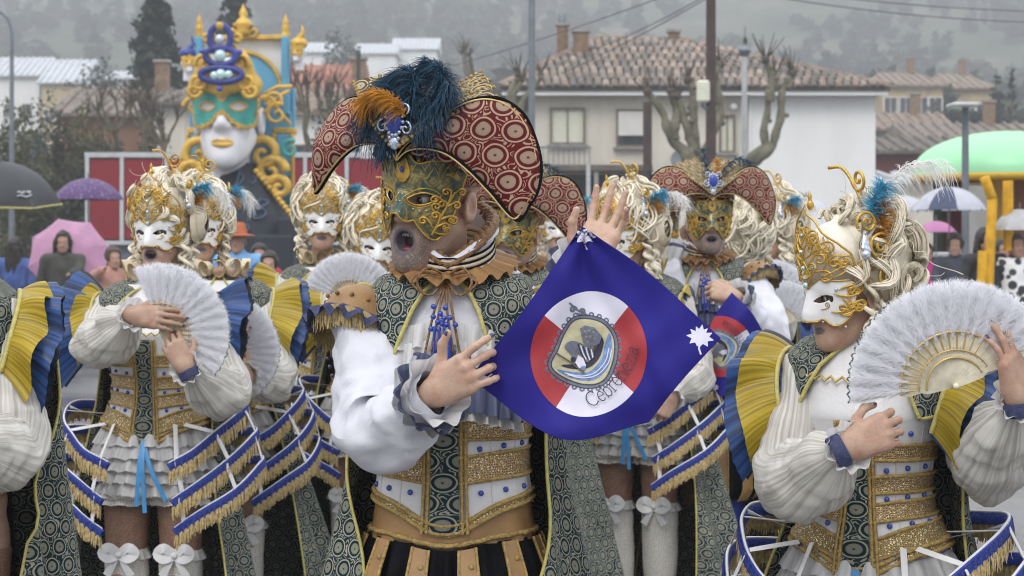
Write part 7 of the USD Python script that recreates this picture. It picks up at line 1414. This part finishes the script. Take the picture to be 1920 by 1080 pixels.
def on_canopy(a, q, r=.70, rise=.62): return A(r * math.sin(q * 1.25) / math.sin(1.25) * math.cos(a) * 1.004, r * math.sin(q * 1.25) / math.sin(1.25) * math.sin(a) * 1.004, r * rise * (math.cos(q * 1.9) - math.cos(1.9)) / (1 - math.cos(1.9)) + .006)
for (a0, q0, a1, q1) in ((-1.02, .80, -.74, .80), (-1.0, .74, -.86, .74), (-.82, .74, -.74, .74)): part(ub, 'printed_mark', tube(A(*[on_canopy(a0 + (a1 - a0) * k / 8, q0 - .015 * math.sin(k)) for k in range(9)]), .009, 5), 'pale_metal')
umbrella('small purple dotted umbrella before the red panels', 165, 334, 27, .47, ['umb_purple'], .60)
umbrella('pale pink umbrella tipped on its side below the black one', 128, 470, 24.5, .50, ['umb_pink'], .5, (70, 28), shaft=.5)
umbrella('white umbrella just left of the right front dancer', 1512, 372, 24, .30, ['umb_white'], .5)
umbrella('white umbrella behind the feathers of the right front dancer', 1690, 366, 25, .36, ['umb_white'], .55)
umbrella('dark umbrella above the blond wig seen from behind', 1466, 352, 22, .34, ['umb_black'], .5)
umbrella('navy and white umbrella below the green dome', 1780, 350, 24, .44, ['umb_white', 'umb_white', 'umb_navy'], .62, n=8)
umbrella('rose pink umbrella at the booth', 1755, 414, 27, .27, ['umb_rose'], .55)
umbrella('clear white umbrella at the right edge', 1912, 392, 22, .30, ['umb_clear'], .75)
lg_ = thing('booth', 'grey booth with white counter top behind the right front dancer', 'booth', (at(1745, HY, 28)[0], 28, 0))
part(lg_, 'body', box(.62, .6, 1.38, (0, 0, .69), .02), 'concrete', False); part(lg_, 'counter_top', box(.86, .8, .07, (0, -.02, 1.42), .015), 'pale_metal', False); part(lg_, 'side_board', box(.03, .62, 1.30, (-.33, 0, .66)), 'grey_wall', False)

# red panelled trailer behind the float
D_ = 42; x0, x1 = at(163, 0, D_)[0], at(735, 0, D_)[0]; zt, zb_ = at(0, 292, D_)[2], at(0, 455, D_)[2]
tr = thing('trailer', 'long trailer with red panels and pale frame behind the carnival float', 'trailer', (x0, D_, 0)); w_ = x1 - x0
part(tr, 'box', box(w_, 2.2, zt - zb_ - .1, (w_ / 2, 1.2, (zt + zb_) / 2)), 'cloth_dark', False); part(tr, 'chassis', box(w_, 2.0, .3, (w_ / 2, 1.2, zb_ - .2)), 'pole_metal', False)
pw_ = [at(q, 0, D_)[0] - x0 for q in (163, 228, 312, 400, 488, 572, 650, 735)]
for a, b in zip(pw_, pw_[1:]):
    part(tr, 'panel', box(b - a - .10, .05, zt - zb_ - .14, ((a + b) / 2, .06, (zt + zb_) / 2), .01), 'panel_red', False); part(tr, 'frame_post', box(.08, .09, zt - zb_, (a, .05, (zt + zb_) / 2)), 'pale_metal', False)
part(tr, 'top_rail', box(w_ + .1, .10, .10, (w_ / 2, .05, zt + .02)), 'pale_metal', False); part(tr, 'bottom_rail', box(w_ + .1, .10, .08, (w_ / 2, .05, zb_)), 'pale_metal', False)
for x in (1.0, 1.9, w_ - 1.9, w_ - 1.0): part(tr, 'wheel', xf(lathe([(.0, -.12), (.25, -.12), (.42, -.10), (.45, 0), (.42, .10), (.25, .12), (0, .12)], 20), T(x, .4, .45) @ R('x', 90)), 'shoe')

# the carnival float
FD = 35.0; fo = A(at(437, HY, FD)[0], FD, 0); fl = thing('carnival_float', 'tall carnival float with giant white face, teal eye mask and blue gold throne', 'float', fo)
L2 = lambda px, py: ((px - 437) / F * FD, CH - (py - HY) / F * FD)
def fpoly(pts): return Polygon([L2(*q) for q in pts])
def slab(name, poly, y, th, m_, **k): return part(fl, name, drape(poly, .25, lambda u, v: np.stack([u, np.full_like(u, y), v], -1), th, 0)[:2], m_, False, **k)
def fbox(name, x0, y0, x1, y1, y, d, m_, ch=.02): a, b = L2(x0, y1), L2(x1, y0); return part(fl, name, box(b[0] - a[0], d, b[1] - a[1], ((a[0] + b[0]) / 2, y, (a[1] + b[1]) / 2), ch), m_, False)
fbox('platform', 330, 440, 560, 590, .5, 2.6, 'float_black', .05); fbox('throne_back', 350, 205, 540, 450, .65, .3, 'float_blue'); fbox('white_panel', 374, 68, 526, 210, .62, .12, 'float_white')
for x in (366, 530):
    fbox('pillar', x - 7, 64, x + 7, 212, .45, .22, 'float_blue'); a = L2(x, 64); part(fl, 'finial', move(lathe([(.07, 0), (.08, .04), (.05, .08), (.075, .13), (.06, .18), (.04, .22), (.055, .26), (.02, .34), (0, .40)], 12), (a[0], .45, a[1])), 'float_gold')
fbox('top_beam', 374, 61, 524, 69, .50, .2, 'float_gold', .01); a = L2(450, 62); part(fl, 'finial', move(lathe([(.10, 0), (.16, .05), (.10, .12), (.16, .18), (.12, .25), (.05, .32), (.08, .38), (.03, .48), (0, .56)], 14), (a[0], .42, a[1])), 'float_gold')
for sg in (-1, 1): q = spiral((0, 0), .13, 1.3, 90, sg, 24); part(fl, 'finial_scroll', tube(np.stack([a[0] + sg * .17 + q[:, 0], .4 + 0 * q[:, 0], a[1] + .06 + q[:, 1]], 1), .03, 7), 'float_gold')
arch = fpoly([(372, 210)] + [(447 + 75 * math.cos(t), 168 - 76 * math.sin(t)) for t in np.linspace(math.pi, 0, 24)] + [(522, 210)]); slab('arch_panel', arch, .54, .05, 'float_blue')
ap = [L2(447 + 75 * math.cos(t), 168 - 76 * math.sin(t)) for t in np.linspace(math.pi, 0, 30)]; part(fl, 'arch_rim', tube(A(*[(x, .46, z) for x, z in ap]), .035, 7), 'float_gold')
for x0_, x1_ in ((345, 372), (508, 545)):
    fbox('side_post', x0_, 160, x1_, 245, .70, .22, 'float_blue'); fbox('side_cornice', x0_ - 3, 236, x1_ + 3, 248, .66, .36, 'float_gold', .02)
    fbox('side_panel', x0_ + 4, 250, x1_ - 4, 330, .42, .1, 'float_blue')
    for e in (x0_ + 1, x1_ - 1): fbox('panel_frame', e - 3, 248, e + 3, 420, .40, .14, 'float_gold', .01)
HS = 7.5; fy_ = L2(430, 214); FH = T(fy_[0], -.10, fy_[1]) @ R('x', -4) @ S(HS * .92, HS, HS * 1.02)
hm = head_mesh(0.0, False); part(fl, 'giant_face', xf(hm, FH), 'face_white'); part(fl, 'gold_lips', xf(lips(0.0, False), FH @ T(0, -.001, 0)), 'float_gold')
EM = Polygon(spline(A(.86, 1) * A(*([(0, .012), (.03, .046), (.075, .046), (.100, .018), (.096, -.030), (.060, -.040), (.026, -.030), (.0, -.012)] + [(-x, y) for x, y in [(.026, -.030), (.060, -.040), (.096, -.030), (.100, .018), (.075, .046), (.03, .046)]])), 80, True)).buffer(0)
ey = [Polygon(almond(s * .036, .004, .021, .011, s * .1)) for s in (-1, 1)]; part(fl, 'teal_eye_mask', xf(drape(EM.difference(unary_union(ey)), .008, lambda u, v: face_surf(u, v, .012), .002, .002)[:2], FH), 'float_teal')
for e in ey: part(fl, 'eye', xf(drape(e, .006, lambda u, v: face_surf(u, v, .012), .001, .000)[:2], FH), 'float_white'); part(fl, 'eye_rim', xf(online(np.vstack([oncurve(e), oncurve(e)[:1]]), lambda u, v: face_surf(u, v, .012), .0022, .004), FH), 'float_gold')
b_ = oncurve(EM); part(fl, 'mask_edge', xf(cat([online(np.vstack([b_, b_[:1]]), lambda u, v: face_surf(u, v, .012), .0025, .004)] + [online(spiral(b_[k], .007, 1.2, 40 * k, 1, 12), lambda u, v: face_surf(u, v, .012), .0018, .005) for k in range(0, len(b_), 3) if b_[k][1] < 0]), FH), 'float_gold')
def ell(px, py, rx, ry, r, y, m_, nm): c = L2(px, py); t = np.linspace(0, 2 * np.pi, 36, endpoint=False); part(fl, nm, tube(np.stack([c[0] + rx * np.cos(t), y + 0 * t, c[1] + ry * np.sin(t)], 1), r, 8, True), m_)
cr = fpoly([(368, 190), (364, 160), (376, 142), (384, 118), (396, 100), (410, 122), (432, 138), (454, 122), (468, 100), (480, 118), (488, 142), (500, 160), (494, 190), (460, 180), (432, 190), (404, 180)]); part(fl, 'crown_base', drape(cr, .06, lambda u, v: np.stack([u, -.97 + .6 * u ** 2 * 2, v], -1), .02, 0, lambda d: .10 * np.sqrt(np.clip(d / .12, 0, 1)))[:2], 'float_gold')
for (px, py, rx, ry, r) in ((432, 150, .34, .12, .055), (431, 116, .25, .14, .055), (430, 84, .17, .22, .055)): ell(px, py, rx, ry, r, -1.12, 'float_navy', 'blue_ring')
for (px, py, r, m_) in ((432, 150, .09, 'pale_gem'), (420, 152, .07, 'pale_gem'), (446, 150, .07, 'pale_gem'), (431, 116, .10, 'pale_gem'), (430, 86, .08, 'silver_gem'), (430, 62, .07, 'float_gold'), (430, 176, .05, 'blue_gem'), (398, 108, .05, 'blue_gem'), (466, 110, .05, 'blue_gem')): c = L2(px, py); part(fl, 'crown_jewel', ball((c[0], -1.16, c[1]), (r, r * .6, r), 2), m_)
for sg in (-1, 1):
    for (px, py, r0, d, tn) in ((400, 128, .16, 200, 1.3), (388, 160, .18, 60, 1.3), (412, 100, .14, 140, 1.2), (405, 80, .10, 30, 1.2), (380, 178, .13, 0, 1.3)):
        c = L2(432 + sg * (432 - px), py); q = spiral((0, 0), r0, tn, d if sg < 0 else 180 - d, sg, 24); part(fl, 'crown_scroll', tube(np.stack([c[0] + q[:, 0], -1.0 + 0 * q[:, 0], c[1] + q[:, 1]], 1), np.linspace(.045, .025, len(q)), 7), 'float_gold')
for (px, py, r0, d, s_, th) in ((372, 292, .30, 20, 1, .09), (362, 325, .22, 190, -1, .08), (385, 335, .2, 90, 1, .08), (494, 290, .30, 160, -1, .09), (508, 322, .26, 0, 1, .09), (524, 352, .20, 160, -1, .08), (498, 198, .18, 0, 1, .04), (516, 190, .16, 180, -1, .04), (520, 215, .2, 60, 1, .04), (362, 200, .16, 180, -1, .04), (545, 280, .16, 60, 1, .04)):
    c = L2(px, py); q = spiral((0, 0), r0, 1.35, d, s_, 30); part(fl, 'side_scroll', tube(np.stack([c[0] + q[:, 0], -.05 + 0 * q[:, 0], c[1] + q[:, 1]], 1), np.linspace(th, th * .5, len(q)), 9), 'float_gold' if px != 545 else 'float_teal')
for (a, b) in (((492, 175), (545, 160)), ((492, 182), (542, 232)), ((505, 200), (540, 168))): p, q = L2(*a), L2(*b); part(fl, 'gold_bar', tube(A((p[0], .2, p[1]), ((p[0] + q[0]) / 2, .1, (p[1] + q[1]) / 2 + .05), (q[0], .2, q[1])), .035, 7), 'float_gold')
z0 = L2(0, 306)[1]; a = np.linspace(-np.pi, np.pi, 70)[None]; q = np.linspace(0, 1, 24)[:, None]; rx = np.interp(q, [0, .15, .6, 1], [.30, .45, .85, 1.15]) + .03 * np.sin(a * 9); ry = np.interp(q, [0, .3, 1], [.35, .75, 1.0]); P = np.stack([.05 + .30 * q + rx * np.sin(a), .10 - ry * np.cos(a), z0 - (z0 - .9) * q + 0 * a], -1); part(fl, 'black_robe', flip(grid(P)), 'float_black')
def on_robe(px, py): x, z = L2(px, py); t_ = (z0 - z) / (z0 - .9); u = np.clip((x - .05 - .30 * t_) / np.interp(t_, [0, .15, .6, 1], [.30, .45, .85, 1.15]), -.98, .98); return A(x, .10 - np.interp(t_, [0, .3, 1], [.35, .75, 1.0]) * math.sqrt(1 - u * u) - .04, z)
for pts in ([(455, 318), (452, 340), (450, 352), (458, 344), (462, 334), (456, 326), (452, 332)], [(462, 352), (470, 362), (462, 372), (472, 380)], [(496, 372), (484, 392), (482, 408), (496, 410), (506, 400), (498, 392), (488, 394), (502, 386), (508, 378), (498, 376)], [(478, 330), (484, 338), (478, 346)], [(440, 385), (450, 392), (444, 402), (456, 410)], [(470, 420), (478, 428), (470, 436)]): part(fl, 'painted_letter', tube(spline(np.stack([on_robe(*p) for p in pts]), 40), .016, 5), 'robe_paint')
for s_ in np.linspace(0, 1, 12): part(fl, 'gold_bead', ball(on_robe(478 + 64 * s_, 322 + 82 * s_) + A(.05, -.02, 0), .055, 1), 'float_gold')
for (px, py, yw, mc) in ((347, 112, 20, 'float_navy'), (556, 92, -20, 'float_gold')):
    c = L2(px, py); hm_ = T(c[0], .3, c[1] - .02) @ R('z', yw) @ S(1.35); part(fl, 'small_mask', xf(head_mesh(0.0, False), hm_), 'face_white'); part(fl, 'mask_gold', xf(MASKM[0], hm_), 'float_gold'); part(fl, 'mask_cap', xf(cat([ball((0, .02, .11), (.11, .12, .08), 2), tube(spline(A((0, 0, .15), (.06, 0, .24), (.05, 0, .34)), 10), np.linspace(.05, .005, 11)[:11], 7)]), hm_), mc); None
part(fl, 'speaker', box(.35, .3, .5, (L2(548, 440)[0], -.6, 1.75), .03), 'float_black', False)

# the float with the green dome
GD = 29.0; gc = at(1888, HY, GD); gd_ = thing('dome_float', 'carnival float with pale green domed roof, yellow rim and brown posts', 'float', (gc[0], GD, 0)); zr = at(0, 330, GD)[2]; zt = at(0, 246, GD)[2]; Rr = (1888 - 1712) / F * GD
q = np.linspace(0, 1, 18); part(gd_, 'dome', lathe(np.stack([Rr * np.sin(q * math.pi / 2), zr + (zt - zr) * np.cos(q * math.pi / 2) ** .9], 1)[::-1], 40), 'mint'); part(gd_, 'rim', lathe([(Rr - .30, zr - .06), (Rr - .02, zr - .10), (Rr + .02, zr - .03), (Rr - .01, zr + .03), (Rr - .3, zr + .02)], 40), 'float_yellow')
part(gd_, 'ceiling', lathe([(0, zr - .02), (Rr - .1, zr - .03)], 30), 'float_yellow')
for x, m_ in ((.08, 'float_brown'), (.55, 'float_brown')): part(gd_, 'post', box(.40, .5, zr, (x, -.2, zr / 2), .03), m_, False); part(gd_, 'post_trim', cat([box(.09, .54, zr - .02, (x + s * .23, -.22, zr / 2)) for s in (-1, 1)]), 'float_yellow', False)
part(gd_, 'green_column', cyl((-.88, .3, 0), (-.88, .3, zr), .10), 'leaf_2'); part(gd_, 'red_column', cyl((-.60, .5, 0), (-.60, .5, zr), .12), 'maroon_wall'); part(gd_, 'base', box(2.2, 1.8, .5, (0, 0, .25), .04), 'float_red' if 'float_red' in M else 'panel_red', False)
print('all', _tm.time() - _t0)
